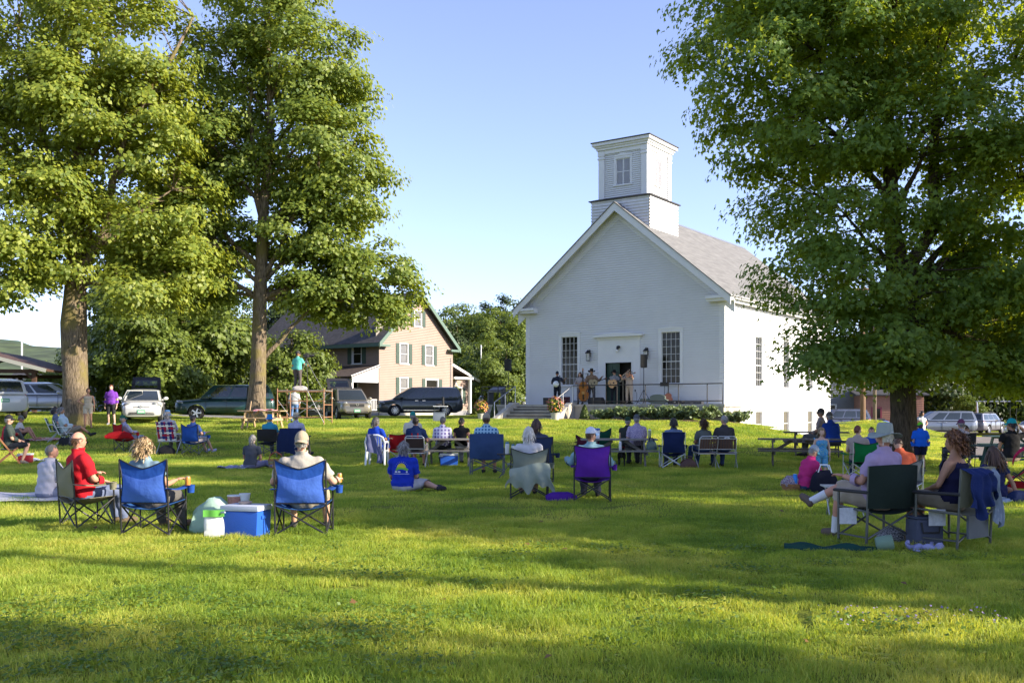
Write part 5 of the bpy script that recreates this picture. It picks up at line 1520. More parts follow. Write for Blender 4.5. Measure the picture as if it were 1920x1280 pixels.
def camp_chair(label, loc, rz, col, w=0.58, back=0.95, frame=None, mesh_low=None, cup=True, name='camp_chair', group='folding camp chairs', cup_col=None, dip=0.12, seat_h=0.40, arms=True, arm_col=None):
	root = empty(name, loc, rz, label, 'chair', group)
	fm = frame or FRAME
	h = w / 2
	r = 0.0115
	def leg(a, b): MB().tube([a, b], r, 7).obj('leg', fm, root, smooth=50)
	leg((-h, -0.24, 0), (-h, -0.30, back - 0.01)); leg((h, -0.24, 0), (h, -0.30, back - 0.01))
	leg((-h, 0.26, 0), (-h, 0.24, 0.62)); leg((h, 0.26, 0), (h, 0.24, 0.62))
	sh = seat_h
	for a, b in (((-h, -0.25, 0.03), (h, -0.26, sh)), ((h, -0.25, 0.03), (-h, -0.26, sh)), ((-h, 0.25, 0.03), (h, 0.25, sh)), ((h, 0.25, 0.03), (-h, 0.25, sh)),
				 ((-h, -0.24, 0.03), (-h, 0.25, sh)), ((-h, 0.25, 0.03), (-h, -0.26, sh)), ((h, -0.24, 0.03), (h, 0.25, sh)), ((h, 0.25, 0.03), (h, -0.26, sh))):
		leg(a, b)
	ft = MB()
	for x in (-h, h):
		for y in (-0.24, 0.26): ft.lathe([(0.02, 0.0), (0.02, 0.03), (0.013, 0.05)], 8, M=Matrix.Translation((x, y, 0)))
	ft.obj('feet_caps', CLIP, root)
	f1 = fabric('canvas_' + col[0], col[1], trans=0.25)
	def bk(u, v):
		e = abs(2 * u - 1)
		zt = back - dip * (1 - e ** 1.4)
		z = sh + 0.02 + (zt - sh - 0.02) * v
		k = 1 - e * e
		x = (2 * u - 1) * (h - 0.035 * math.sin(math.pi * v) ** 2 * (1 if e > 0.8 else 0.6))
		return (x, -0.27 - 0.035 * v - 0.05 * k * math.sin(math.pi * min(1, v * 1.1)) + 0.006 * math.sin(9 * v + 5 * u), z)
	MB().grid(bk, 14, 12, thick=0.006).obj('backrest', f1, root, smooth=60)
	if mesh_low:
		MB().grid(lambda u, v: (lambda p: (p[0], p[1] - 0.007, p[2]))(bk(0.03 + 0.94 * u, 0.03 + 0.66 * v)), 12, 8).obj('back_panel', fabric('canvas_panel_' + col[0], tuple(min(1, c * 1.5 + 0.04) for c in col[1]), trans=0.2), root, smooth=60)
	b = MB(); b.tube([bk(i / 14, 1.0) for i in range(15)], 0.008, 5); b.tube([bk(0.0, i / 12) for i in range(13)], 0.007, 5); b.tube([bk(1.0, i / 12) for i in range(13)], 0.007, 5)
	b.tube([bk(i / 14, 0.0) for i in range(15)], 0.009, 5)
	b.obj('piping', FRAME, root, smooth=180)
	f2 = fabric('canvas_' + (mesh_low or col)[0], (mesh_low or col)[1], trans=0.25)
	def seat(u, v):
		k = 1 - (2 * u - 1) ** 2
		return ((2 * u - 1) * h * 0.98, -0.27 + 0.54 * v, sh + 0.03 * v - 0.10 * k * (0.55 + 0.45 * math.sin(math.pi * v)))
	MB().grid(seat, 10, 8, thick=0.006).obj('seat', f2, root, smooth=60)
	if arms:
		ac = fabric('canvas_' + (arm_col or col)[0], (arm_col or col)[1])
		for s_ in (-1, 1):
			def arm(u, v, s_=s_): return (s_ * (h + 0.01) + (u - 0.5) * 0.10, -0.29 + 0.56 * v, 0.615 - 0.025 * math.sin(math.pi * v) - 0.012 * abs(2 * u - 1))
			MB().grid(arm, 3, 8, thick=0.008).obj('armrest', ac, root, smooth=60)
		if cup:
			q = MB(); q.lathe([(0.042, 0.515), (0.048, 0.60), (0.054, 0.615), (0.042, 0.60)], 12, M=Matrix.Translation((h + 0.09, 0.20, 0)), cap=False)
			q.obj('cup_holder', fabric('canvas_' + (cup_col or col)[0], (cup_col or col)[1]), root, smooth=60)
	return root

def director_chair(label, loc, rz, col, w=0.60, back=0.90, name='director_chair', group='sturdy folding chairs', frame=None, curve=0.10, seatm=None, pocket=None, side_table=False, cross=True, back_lo=0.50):
	root = empty(name, loc, rz, label, 'chair', group)
	fm = frame or GREYF
	h = w / 2
	def leg(a, b, rr=0.016): MB().tube([a, b], rr, 8).obj('leg', fm, root, smooth=50)
	for s_ in (-1, 1):
		leg((s_ * h, -0.26, 0), (s_ * h, -0.31, back)); leg((s_ * h, 0.24, 0), (s_ * h, 0.24, 0.63))
		MB().tube([(s_ * h, -0.265, 0.12), (s_ * h, 0.24, 0.12)], 0.012, 6).obj('stretcher', fm, root, smooth=50)
		MB().tube([(s_ * h, -0.28, 0.42), (s_ * h, 0.24, 0.45)], 0.013, 6).obj('seat_rail', fm, root, smooth=50)
		q = MB(); q.grid(lambda u, v, s_=s_: (s_ * h + 0.028 * math.cos(2 * math.pi * u) * 1.2, -0.31 + 0.62 * v, 0.645 + 0.020 * math.sin(2 * math.pi * u) - 0.01 * v), 8, 6)
		q.obj('armrest', GRIP, root, smooth=180)
	if cross:
		for a, b in (((-h, -0.265, 0.10), (h, -0.28, 0.42)), ((h, -0.268, 0.10), (-h, -0.283, 0.42)), ((-h, 0.24, 0.10), (h, 0.24, 0.44)), ((h, 0.24, 0.10), (-h, 0.24, 0.44))): leg(a, b, 0.013)
	f = fabric('canvas_' + col[0], col[1], trans=0.1)
	def bk(u, v):
		e = 2 * u - 1
		return (e * (h + 0.012), -0.30 - 0.03 * v - curve * (1 - e * e) * (0.6 + 0.4 * math.sin(math.pi * v)), back_lo + (back - back_lo) * v + 0.02 * (1 - e * e) * v)
	MB().grid(bk, 12, 8, thick=0.014).obj('backrest', f, root, smooth=60)
	sm = fabric('canvas_' + (seatm or col)[0], (seatm or col)[1])
	MB().grid(lambda u, v: ((2 * u - 1) * h, -0.27 + 0.52 * v, 0.44 + 0.02 * v - 0.05 * (1 - (2 * u - 1) ** 2)), 8, 6, thick=0.012).obj('seat', sm, root, smooth=60)
	if pocket:
		q = MB(); q.grid(lambda u, v: (-0.20 + 0.42 * u, -0.315 - 0.01 * math.sin(3 * u), 0.14 + 0.26 * v), 4, 3, thick=0.03); q.obj('pocket', fabric('canvas_' + pocket[0], pocket[1]), root, smooth=60)
	return root

SLAT = mat('brown_slat', (0.10, 0.055, 0.04), 0.6)
def alu_chair(label, loc, rz, slatm=None, arms=True, vertical=True, group='aluminium folding chairs', solid=None):
	root = empty('folding_chair', loc, rz, label, 'chair', group)
	h = 0.25
	def rr(z0, z1, y0, y1):
		k = 0.05
		pts = [(-h, y0, z0), (-h, y1 + (y0 - y1) * 0.08, z1 - k), (-h + k, y1, z1), (h - k, y1, z1), (h, y1 + (y0 - y1) * 0.08, z1 - k), (h, y0, z0)]
		return pts
	MB().tube(rr(0.36, 0.86, -0.20, -0.34), 0.0125, 8).obj('back_frame', ALU, root, smooth=50)
	for z in (0.52, 0.80): MB().tube([(-h, -0.20 - 0.14 * (z - 0.36) / 0.5, z), (h, -0.20 - 0.14 * (z - 0.36) / 0.5, z)], 0.010, 6).obj('back_rail', ALU, root, smooth=50)
	if solid:
		MB().grid(lambda u, v: ((2 * u - 1) * 0.235, -0.245 - 0.084 * v - 0.012 * math.sin(math.pi * u), 0.53 + 0.26 * v), 6, 4, thick=0.012).obj('backrest', solid, root)
	else:
		for i in range(7):
			x = -0.21 + i * 0.07
			MB().bar((x, -0.246, 0.525), (x, -0.322, 0.795), 0.055, 0.012, up=(0, 1, 0)).obj('back_slat', slatm or SLAT, root)
	MB().tube([(-h, -0.22, 0.40), (-h, 0.22, 0.43), (h, 0.22, 0.43), (h, -0.22, 0.40), (-h, -0.22, 0.40)], 0.0125, 8).obj('seat_frame', ALU, root, smooth=50)
	for i in range(5):
		y = -0.17 + i * 0.085; MB().bar((-h + 0.01, y, 0.415 + 0.01 * i * 0.2), (h - 0.01, y, 0.415 + 0.01 * i * 0.2), 0.065, 0.012).obj('seat_slat', slatm or SLAT, root)
	for s_ in (-1, 1):
		MB().tube([(s_ * (h + 0.02), 0.16, 0.44), (s_ * (h + 0.03), -0.34, 0)], 0.0125, 8).obj('leg', ALU, root, smooth=50)
		MB().tube([(s_ * (h + 0.03), -0.16, 0.44), (s_ * (h + 0.03), 0.30, 0)], 0.0125, 8).obj('leg', ALU, root, smooth=50)
		if arms:
			MB().tube([(s_ * h, -0.26, 0.62), (s_ * (h + 0.03), 0.20, 0.62), (s_ * (h + 0.03), 0.22, 0.44)], 0.012, 6).obj('armrest', ALU, root, smooth=50)
	return root

def plastic_chair(label, loc, rz):
	root = empty('plastic_chair', loc, rz, label, 'chair')
	PW = mat('white_plastic', (0.72, 0.74, 0.76), 0.35)
	for s_ in (-1, 1):
		for y, dy in ((-0.22, -0.07), (0.22, 0.04)):
			MB().tube([(s_ * 0.24, y, 0.44), (s_ * 0.27, y + dy, 0)], [0.045, 0.025], 6, flat=0.6).obj('leg', PW, root, smooth=60)
		MB().tube([(s_ * 0.25, -0.27, 0.66), (s_ * 0.30, 0.0, 0.67), (s_ * 0.28, 0.20, 0.63), (s_ * 0.25, 0.23, 0.44)], [0.03, 0.032, 0.03, 0.03], 8, flat=0.6).obj('armrest', PW, root, smooth=60)
	MB().grid(lambda u, v: ((2 * u - 1) * 0.25, -0.24 + 0.48 * v, 0.44 - 0.02 * math.sin(math.pi * v)), 6, 6, thick=0.02).obj('seat', PW, root, smooth=50)
	arch = [(-0.25, -0.24, 0.44), (-0.27, -0.28, 0.66), (-0.22, -0.33, 0.80), (-0.10, -0.35, 0.86), (0.10, -0.35, 0.86), (0.22, -0.33, 0.80), (0.27, -0.28, 0.66), (0.25, -0.24, 0.44)]
	MB().tube(arch, 0.030, 8, flat=0.6).obj('back_frame', PW, root, smooth=60)
	for i in range(6):
		x = -0.165 + i * 0.066
		t = 0.86 - 0.07 * (abs(x) / 0.2) ** 3
		MB().bar((x, -0.235, 0.44), (x * 1.1, -0.345, t), 0.038, 0.012, up=(0, 1, 0)).obj('back_slat', PW, root)
	return root

def webbing_chair(label, loc, rz, cols, group='webbed lawn chairs', back=0.86, w=0.52):
	root = empty('lawn_chair', loc, rz, label, 'chair', group)
	h = w / 2
	MB().tube([(-h, -0.20, 0.36), (-h, -0.40, back), (h, -0.40, back), (h, -0.20, 0.36)], 0.0125, 8).obj('back_frame', ALU, root, smooth=50)
	MB().tube([(-h, -0.22, 0.38), (-h, 0.24, 0.42), (h, 0.24, 0.42), (h, -0.22, 0.38), (-h, -0.22, 0.38)], 0.0125, 8).obj('seat_frame', ALU, root, smooth=50)
	for s_ in (-1, 1):
		MB().tube([(s_ * (h + 0.02), -0.30, 0.62), (s_ * (h + 0.02), 0.22, 0.60), (s_ * (h + 0.02), -0.30, 0)], 0.0125, 8).obj('leg', ALU, root, smooth=50)
		MB().tube([(s_ * (h + 0.02), -0.1, 0.60), (s_ * (h + 0.02), 0.30, 0)], 0.0125, 8).obj('leg', ALU, root, smooth=50)
		MB().bar((s_ * (h + 0.02), -0.28, 0.632), (s_ * (h + 0.02), 0.2, 0.615), 0.045, 0.02).obj('armrest', mat('white_plastic', (0.72, 0.74, 0.76), 0.35), root)
	wm = [fabric('webbing_%s_%d' % (cols[0][0], i), c[1]) for i, c in enumerate(cols)]
	n = 8
	for i in range(n):
		x = -h + w * (i + 0.5) / n; k = i % len(wm)
		q = MB()
		q.grid(lambda u, v: (x + (u - 0.5) * w / n * 0.86, -0.20 - 0.20 * v + 0.006 * math.sin(v * 9 * math.pi + i * math.pi), 0.40 + (back - 0.41) * v), 1, 18)
		q.grid(lambda u, v: (x + (u - 0.5) * w / n * 0.86, -0.22 + 0.46 * v, 0.385 + 0.04 * v + 0.005 * math.sin(v * 9 * math.pi + i * math.pi)), 1, 12)
		q.obj('webbing_strap', wm[k], root)
	m_ = 8
	for j in range(m_):
		t = (j + 0.5) / m_; k = (j + 1) % len(wm)
		q = MB()
		q.grid(lambda u, v: (-h + w * u, -0.20 - 0.20 * t - 0.006 * math.sin(u * 8 * math.pi + j * math.pi), 0.40 + (back - 0.41) * (t + (v - 0.5) / m_ * 0.86)), 18, 1)
		q.obj('webbing_strap', wm[k], root)
	return root

WOODO = mat('orange_brown_wood', (0.28, 0.125, 0.05), 0.6, var=0.15, vscale=4)
def wooden_chair(label, loc, rz, col):
	root = empty('wooden_folding_chair', loc, rz, label, 'chair')
	h = 0.26
	for s_ in (-1, 1):
		MB().bar((s_ * h, 0.30, 0), (s_ * h, -0.34, 0.88), 0.03, 0.045).obj('leg', WOODO, root)
		MB().bar((s_ * (h - 0.035), -0.30, 0), (s_ * (h - 0.035), 0.22, 0.46), 0.03, 0.045).obj('leg', WOODO, root)
	for z, y in ((0.86, -0.325), (0.10, 0.23)): MB().bar((-h, y, z), (h, y, z), 0.03, 0.04).obj('rail', WOODO, root)
	MB().bar((-h, 0.22, 0.46), (h, 0.22, 0.46), 0.04, 0.03).obj('rail', WOODO, root)
	f = fabric('canvas_' + col[0], col[1])
	MB().grid(lambda u, v: ((2 * u - 1) * (h - 0.02), -0.20 - 0.125 * v - 0.03 * math.sin(math.pi * u), 0.50 + 0.34 * v), 6, 5, thick=0.01).obj('backrest', f, root, smooth=60)
	MB().grid(lambda u, v: ((2 * u - 1) * (h - 0.02), -0.2 + 0.42 * v, 0.44 - 0.04 * math.sin(math.pi * u)), 6, 5, thick=0.01).obj('seat', f, root, smooth=60)
	return root

def picnic_table(label, loc, rz, woodm, L=1.83, group='wooden picnic tables', frame=None):
	root = empty('picnic_table', loc, rz, label, 'picnic table', group)
	rg = random.Random(len(label))
	for i in range(5):
		y = -0.29 + i * 0.145; MB().box((rg.uniform(-0.01, 0.01), y, 0.74 + rg.uniform(-0.002, 0.002)), (L, 0.138, 0.038)).obj('plank', woodm, root, bevel=0.004)
	for s_ in (-1, 1):
		for k in range(2): MB().box((rg.uniform(-0.01, 0.01), s_ * (0.62 + k * 0.145), 0.44), (L, 0.138, 0.038)).obj('bench_plank', woodm, root, bevel=0.004)
	fm = frame or woodm
	for x in (-L * 0.32, L * 0.32):
		for s_ in (-1, 1): MB().bar((x, s_ * 0.24, 0.72), (x, s_ * 0.66, 0.0), 0.04, 0.14, up=(0, 1, 0)).obj('leg', fm, root)
		MB().bar((x + 0.045, -0.78, 0.385), (x + 0.045, 0.78, 0.385), 0.038, 0.10).obj('crossbeam', fm, root)
		MB().bar((x + 0.045, -0.33, 0.69), (x + 0.045, 0.33, 0.69), 0.038, 0.07).obj('cleat', fm, root)
		MB().bar((x * 0.96, 0, 0.40), (x * 0.25, 0, 0.70), 0.04, 0.08).obj('brace', fm, root)
	return root

def cooler(label, loc, rz, body, lidm, w=0.50, d=0.33, h=0.34, name='cooler', handle=True):
	root = empty(name, loc, rz, label, 'cooler')
	MB().prism([(-w / 2 * 0.94, 0), (w / 2 * 0.94, 0), (w / 2, h * 0.82), (-w / 2, h * 0.82)], 'y', -d / 2, d / 2).obj('body', body, root, bevel=0.018, smooth=40)
	MB().bx(-w / 2 - 0.012, w / 2 + 0.012, -d / 2 - 0.012, d / 2 + 0.012, h * 0.82 + 0.003, h * 1.0).obj('lid', lidm, root, bevel=0.022, smooth=40)
	if handle:
		MB().tube([(-w / 2 - 0.02, 0.0, h * 0.86), (-w / 2 - 0.03, -d * 0.55, h * 0.78), (w / 2 + 0.03 - w * 0.9, -d * 0.62, h * 0.80), ], 0.014, 6, flat=0.6).obj('handle', lidm, root, smooth=60)
	for s_ in (-1, 1): MB().bx(s_ * w / 2 - 0.012, s_ * w / 2 + 0.012, -0.08, 0.08, h * 0.58, h * 0.68).obj('hand_grip', CLIP if False else body, root, bevel=0.006)
	return root

def soft_bag(name, label, loc, rz, size, m_, cat='bag', lumps=0.12, straps=None, seed=0, n=16):
	rg = random.Random(seed)
	ph = [rg.uniform(0, 6.28) for _ in range(6)]
	w, d, h = size
	root = empty(name, loc, rz, label, cat)
	mb = MB()
	vs, fs = [], []
	m2 = 10
	for i in range(m2 + 1):
		t = i / m2
		for k in range(n):
			a = 2 * math.pi * k / n
			cs, sn = math.cos(a), math.sin(a)
			sq = lambda c: math.copysign(abs(c) ** 0.6, c)
			rr = (1 - 0.55 * t ** 4) * (1 + lumps * math.sin(3 * a + ph[0] + 2 * t) + lumps * 0.6 * math.sin(7 * a + ph[1] - 5 * t))
			if i == 0: rr *= 0.92
			vs.append((w / 2 * sq(cs) * rr, d / 2 * sq(sn) * rr, h * t * (1 + lumps * 0.6 * math.sin(2 * a + ph[2]))))
	for i in range(m2):
		for k in range(n): fs.append((i * n + k, i * n + (k + 1) % n, (i + 1) * n + (k + 1) % n, (i + 1) * n + k))
	fs.append(tuple(range(n - 1, -1, -1))); fs.append(tuple(m2 * n + k for k in range(n)))
	mb.add(vs, fs); mb.obj('body', m_, root, smooth=60)
	if straps:
		for s_ in (-1, 1):
			MB().tube([(-w * 0.25, s_ * d * 0.25, h * 0.85), (-w * 0.15, s_ * d * 0.3, h * 1.25), (w * 0.15, s_ * d * 0.3, h * 1.25), (w * 0.25, s_ * d * 0.25, h * 0.85)], 0.012, 6, flat=0.5).obj('strap', straps, root, smooth=60)
	return root

def blanket(label, loc, rz, w, d, m_, name='blanket', seed=1, cat='blanket'):
	rg = random.Random(seed); p = [rg.uniform(0, 6) for _ in range(5)]
	def fn(u, v):
		e = 0.05 * math.sin(7 * u + p[0]) * math.sin(5 * v + p[1])
		x, y = (u - 0.5) * w + 0.06 * math.sin(9 * v + p[2]), (v - 0.5) * d + 0.06 * math.sin(8 * u + p[3])
		return (x, y, 0.045 + 0.022 * math.sin(13 * u + 4 * v + p[1]) + 0.018 * math.sin(17 * v - 6 * u + p[4]) + e * 0.3)
	return MB().grid(fn, 26, 22, thick=0.02).obj(name, m_, None, loc, (0, 0, rz), smooth=60, label=label, cat=cat)

def draped(name, parent, m_, fn, nu=12, nv=10):
	return MB().grid(fn, nu, nv, thick=0.008).obj(name, m_, parent, smooth=60)

def checker_mat(name, c1, c2, scale, c3=None):
	if name in _MC: return _MC[name]
	m = mat(name + '_b', c1, 0.9, spec=0.15)
	m = m.copy(); m.name = name
	nt = m.node_tree; b = nt.nodes['Principled BSDF']
	tc = nt.nodes.new('ShaderNodeTexCoord')
	mp = nt.nodes.new('ShaderNodeMapping'); mp.inputs['Scale'].default_value = (scale,) * 3; mp.inputs['Rotation'].default_value = (0.3, 0.2, 0.4)
	nt.links.new(tc.outputs['Object'], mp.inputs['Vector'])
	v = nt.nodes.new('ShaderNodeTexVoronoi'); nt.links.new(mp.outputs[0], v.inputs['Vector'])
	rp = nt.nodes.new('ShaderNodeValToRGB'); rp.color_ramp.interpolation = 'CONSTANT'
	rp.color_ramp.elements[0].color = (*c1, 1); rp.color_ramp.elements[1].position = 0.5; rp.color_ramp.elements[1].color = (*c2, 1)
	if c3: e = rp.color_ramp.elements.new(0.75); e.color = (*c3, 1)
	nt.links.new(v.outputs['Color'], rp.inputs['Fac']); nt.links.new(rp.outputs[0], b.inputs['Base Color'])
	_MC[name] = m
	return m

def plaid_mat(name, c1, c2, scale, c3=None):
	"""stripes both ways in object space"""
	if name in _MC: return _MC[name]
	m = mat(name + '_b', c1, 0.9, spec=0.15).copy(); m.name = name
	nt = m.node_tree; b = nt.nodes['Principled BSDF']
	tc = nt.nodes.new('ShaderNodeTexCoord')
	def wave(d):
		w = nt.nodes.new('ShaderNodeTexWave'); w.wave_type = 'BANDS'; w.bands_direction = d; w.inputs['Scale'].default_value = scale; w.inputs['Distortion'].default_value = 0.4
		nt.links.new(tc.outputs['Object'], w.inputs['Vector']); 
		g = nt.nodes.new('ShaderNodeMath'); g.operation = 'GREATER_THAN'; g.inputs[1].default_value = 0.62; nt.links.new(w.outputs['Fac'], g.inputs[0]); return g.outputs[0]
	a, z = wave('X'), wave('Z')
	m1 = nt.nodes.new('ShaderNodeMix'); m1.data_type = 'RGBA'; m1.inputs['A'].default_value = (*c1, 1); m1.inputs['B'].default_value = (*c2, 1); nt.links.new(a, m1.inputs['Factor'])
	m2 = nt.nodes.new('ShaderNodeMix'); m2.data_type = 'RGBA'; m2.inputs['B'].default_value = (*(c3 or c2), 1); nt.links.new(m1.outputs['Result'], m2.inputs['A']); nt.links.new(z, m2.inputs['Factor'])
	nt.links.new(m2.outputs['Result'], b.inputs['Base Color'])
	_MC[name] = m
	return m
# ================================================================== PEOPLE
SKIN = {'fair': (0.52, 0.30, 0.21), 'tan': (0.40, 0.21, 0.13), 'ruddy': (0.50, 0.25, 0.17), 'pale': (0.58, 0.37, 0.28)}
def skin_mat(k):
	n = 'skin_' + k
	if n in _MC: return _MC[n]
	m = mat(n, SKIN[k], 0.55, var=0.06, vscale=8, spec=0.3)
	return m
EYEW = mat('eye_white', (0.7, 0.7, 0.68), 0.3); EYED = mat('eye_dark', (0.03, 0.02, 0.015), 0.2); LIPS = mat('lips', (0.40, 0.15, 0.12), 0.5)
def hair_mat(name, c1, c2):
	n = 'hair_' + name
	if n in _MC: return _MC[n]
	m = bpy.data.materials.new(n); m.use_nodes = True
	nt = m.node_tree; b = nt.nodes['Principled BSDF']; g = nt.nodes.new('ShaderNodeNewGeometry'); rp = nt.nodes.new('ShaderNodeValToRGB')
	rp.color_ramp.elements[0].color = (*c1, 1); rp.color_ramp.elements[1].color = (*c2, 1)
	nt.links.new(g.outputs['Random Per Island'], rp.inputs['Fac']); nt.links.new(rp.outputs[0], b.inputs['Base Color'])
	b.inputs['Roughness'].default_value = 0.45
	_MC[n] = m
	return m
HAIR = {'grey': ((0.10, 0.095, 0.09), (0.36, 0.34, 0.32)), 'white': ((0.45, 0.42, 0.36), (0.78, 0.74, 0.66)), 'dark': ((0.012, 0.009, 0.007), (0.05, 0.035, 0.025)), 'brown': ((0.03, 0.015, 0.008), (0.12, 0.06, 0.03)),
		'auburn': ((0.06, 0.022, 0.010), (0.26, 0.11, 0.035)), 'blond': ((0.16, 0.10, 0.05), (0.50, 0.36, 0.19)), 'saltpepper': ((0.04, 0.035, 0.03), (0.20, 0.18, 0.16)), 'paleblond': ((0.32, 0.23, 0.13), (0.6, 0.46, 0.28)), 'red': ((0.07, 0.02, 0.012), (0.20, 0.06, 0.03))}

# head template: x right, y forward, z up, centre of the skull
def _head():
	n, m = 26, 20
	V = []
	for i in range(m + 1):
		th = math.pi * i / m
		for k in range(n):
			ph = 2 * math.pi * k / n
			d = np.array([math.sin(th) * math.cos(ph), math.sin(th) * math.sin(ph), -math.cos(th)])
			V.append(d)
	D = np.array(V)
	P = D * np.array([0.076, 0.098, 0.118])
	x, y, z = D[:, 0], D[:, 1], D[:, 2]
	low = np.clip(-z, 0, 1)
	P[:, 0] *= 1 - 0.30 * low ** 1.3
	fr = np.clip(y, 0, 1)
	P[:, 1] += 0.012 * low * fr + 0.0
	back = np.clip(-y, 0, 1)
	P[:, 1] *= 1 - 0.35 * low * back
	P[:, 2] -= 0.012 * low * fr
	# nose, brow, eye sockets, chin
	def bump(cx, cz, sx, sz, a): return a * np.exp(-((P[:, 0] - cx) / sx) ** 2 - ((P[:, 2] - cz) / sz) ** 2) * (y > 0.3)
	P[:, 1] += bump(0, -0.022, 0.012, 0.022, 0.022) + bump(0, 0.022, 0.05, 0.012, 0.005) - bump(0.031, 0.0, 0.016, 0.012, 0.010) - bump(-0.031, 0.0, 0.016, 0.012, 0.010) + bump(0, -0.098, 0.02, 0.014, 0.007) + bump(0, -0.060, 0.02, 0.008, 0.004)
	F = [(i * n + k, i * n + (k + 1) % n, (i + 1) * n + (k + 1) % n, (i + 1) * n + k) for i in range(m) for k in range(n)]
	return D, P, F
HD, HP_, HF = _head()

def head_mesh(mb, M):
	"""skin 0, eye white 1, eye dark 2, lips 3, brow/hair 4"""
	mb.add([tuple(p) for p in HP_], HF, 0, M)
	for s_ in (-1, 1):
		mb.ell((s_ * 0.075, -0.008, -0.005), (0.010, 0.020, 0.032), 8, 6, 0, M)
		mb.ell((s_ * 0.031, 0.083, 0.0), (0.014, 0.007, 0.007), 8, 6, 1, M)
		mb.ell((s_ * 0.031, 0.0885, 0.0), (0.0065, 0.004, 0.0065), 8, 6, 2, M)
		mb.ell((s_ * 0.031, 0.089, 0.019), (0.017, 0.005, 0.0035), 8, 4, 4, M)
	mb.ell((0, 0.092, -0.062), (0.022, 0.006, 0.0055), 8, 5, 3, M)

def hair_obj(parent, M, style, hm, seed, inv_mat=None):
	rng = np.random.default_rng(seed)
	x, y, z = HD[:, 0], HD[:, 1], HD[:, 2]
	line = np.where(y > 0.35, 0.48, np.where(y > 0.0, 0.05, np.where(y > -0.3, -0.10, -0.52)))
	mask = z > line
	if style == 'bald': mask = (z > line) & (z < 0.42) & (y < 0.25)
	if style in ('fringe',): mask = (z > line) & ((z < 0.75) | (y < -0.2)) & (y < 0.35)
	puff = {'short': 0.010, 'bald': 0.006, 'fringe': 0.008, 'bob': 0.030, 'long': 0.018, 'curly': 0.035, 'bun': 0.010, 'fluffy': 0.026, 'pony': 0.010}[style]
	nz = 1 + 0.25 * np.sin(9 * x + seed) * np.sin(11 * z + 2 * seed)
	PP = HP_ + HD * (puff * nz)[:, None]
	idx = {int(i): j for j, i in enumerate(np.where(mask)[0])}
	F = [tuple(idx[i] for i in f) for f in HF if all(i in idx for i in f)]
	mb = MB(); mb.add([tuple(PP[i]) for i in np.where(mask)[0]], F, 0, M)
	# strands
	N = {'short': 150, 'bald': 120, 'fringe': 170, 'bob': 380, 'long': 420, 'curly': 620, 'bun': 240, 'fluffy': 420, 'pony': 260}[style]
	Ls = {'short': 0.032, 'bald': 0.025, 'fringe': 0.04, 'bob': 0.14, 'long': 0.33, 'curly': 0.17, 'bun': 0.06, 'fluffy': 0.11, 'pony': 0.06}[style]
	root = rng.choice(np.where(mask)[0], N)
	P = HP_[root] * (1 + rng.uniform(0, puff * 6, (N, 1))) + rng.normal(0, 0.006, (N, 3))
	Nn = HD[root]
	dr = np.stack([Nn[:, 0] * 0.3, -0.25 + Nn[:, 1] * 0.25, -0.8 + 0 * Nn[:, 2]], 1) + Nn * {'curly': 0.7, 'fluffy': 0.6}.get(style, 0.22)
	steps = 5 if style not in ('curly',) else 6
	L = Ls * rng.uniform(0.55, 1.15, N)
	wdt = {'short': 0.007, 'bald': 0.006, 'fringe': 0.008}.get(style, 0.011)
	pts = [P]
	ph = rng.uniform(0, 6.28, (N, 3)); curl = {'curly': 0.95, 'fluffy': 0.5}.get(style, 0.12)
	for k in range(steps):
		d = dr + curl * np.sin(ph + k * 1.9) + rng.normal(0, 0.08, (N, 3)); d[:, 2] -= 0.12 * k * (0.4 if style == 'curly' else 1)
		d /= np.linalg.norm(d, axis=1, keepdims=True)
		q = pts[-1] + d * (L / steps)[:, None]
		e = q / np.array([0.080, 0.102, 0.122]); rr = np.linalg.norm(e, axis=1)
		f = np.where((rr < 1.06) & (q[:, 2] > -0.09), 1.06 / np.maximum(rr, 1e-3), 1.0)
		q = q * np.stack([f, f, np.ones(N)], 1)
		# keep hair off the face
		if style in ('bob', 'long', 'fluffy', 'curly'):
			face = (q[:, 1] > 0.05) & (q[:, 2] < 0.055)
			q[face, 1] = 0.05
		pts.append(q)
	for i in range(N):
		side = np.cross(Nn[i], [0.1, 0.2, 1.0]); side /= np.linalg.norm(side) + 1e-6
		vs, fs = [], []
		for k, pp in enumerate(pts):
			w = wdt * (1 - 0.55 * k / steps)
			vs += [tuple(pp[i] - side * w), tuple(pp[i] + side * w)]
		for k in range(steps): fs.append((2 * k, 2 * k + 1, 2 * k + 3, 2 * k + 2))
		mb.add(vs, fs, 0, M)
	if style == 'bun': mb.ell((0, -0.125, 0.01), (0.045, 0.04, 0.045), 12, 8, 0, M)
	if style == 'pony':
		for k in range(40):
			a = rng.uniform(-0.02, 0.02, 2)
			mb.tube([M @ Vector((a[0], -0.10, 0.02 + a[1])), M @ Vector((a[0] * 1.5, -0.15, -0.03)), M @ Vector((a[0] * 1.6, -0.14 + a[1], -0.13)), M @ Vector((a[0], -0.125, -0.21))], [0.007, 0.008, 0.006, 0.002], 4, cap=False)
	# build without normal recalculation artefacts
	return mb.obj('hair', hm, parent, smooth=180)

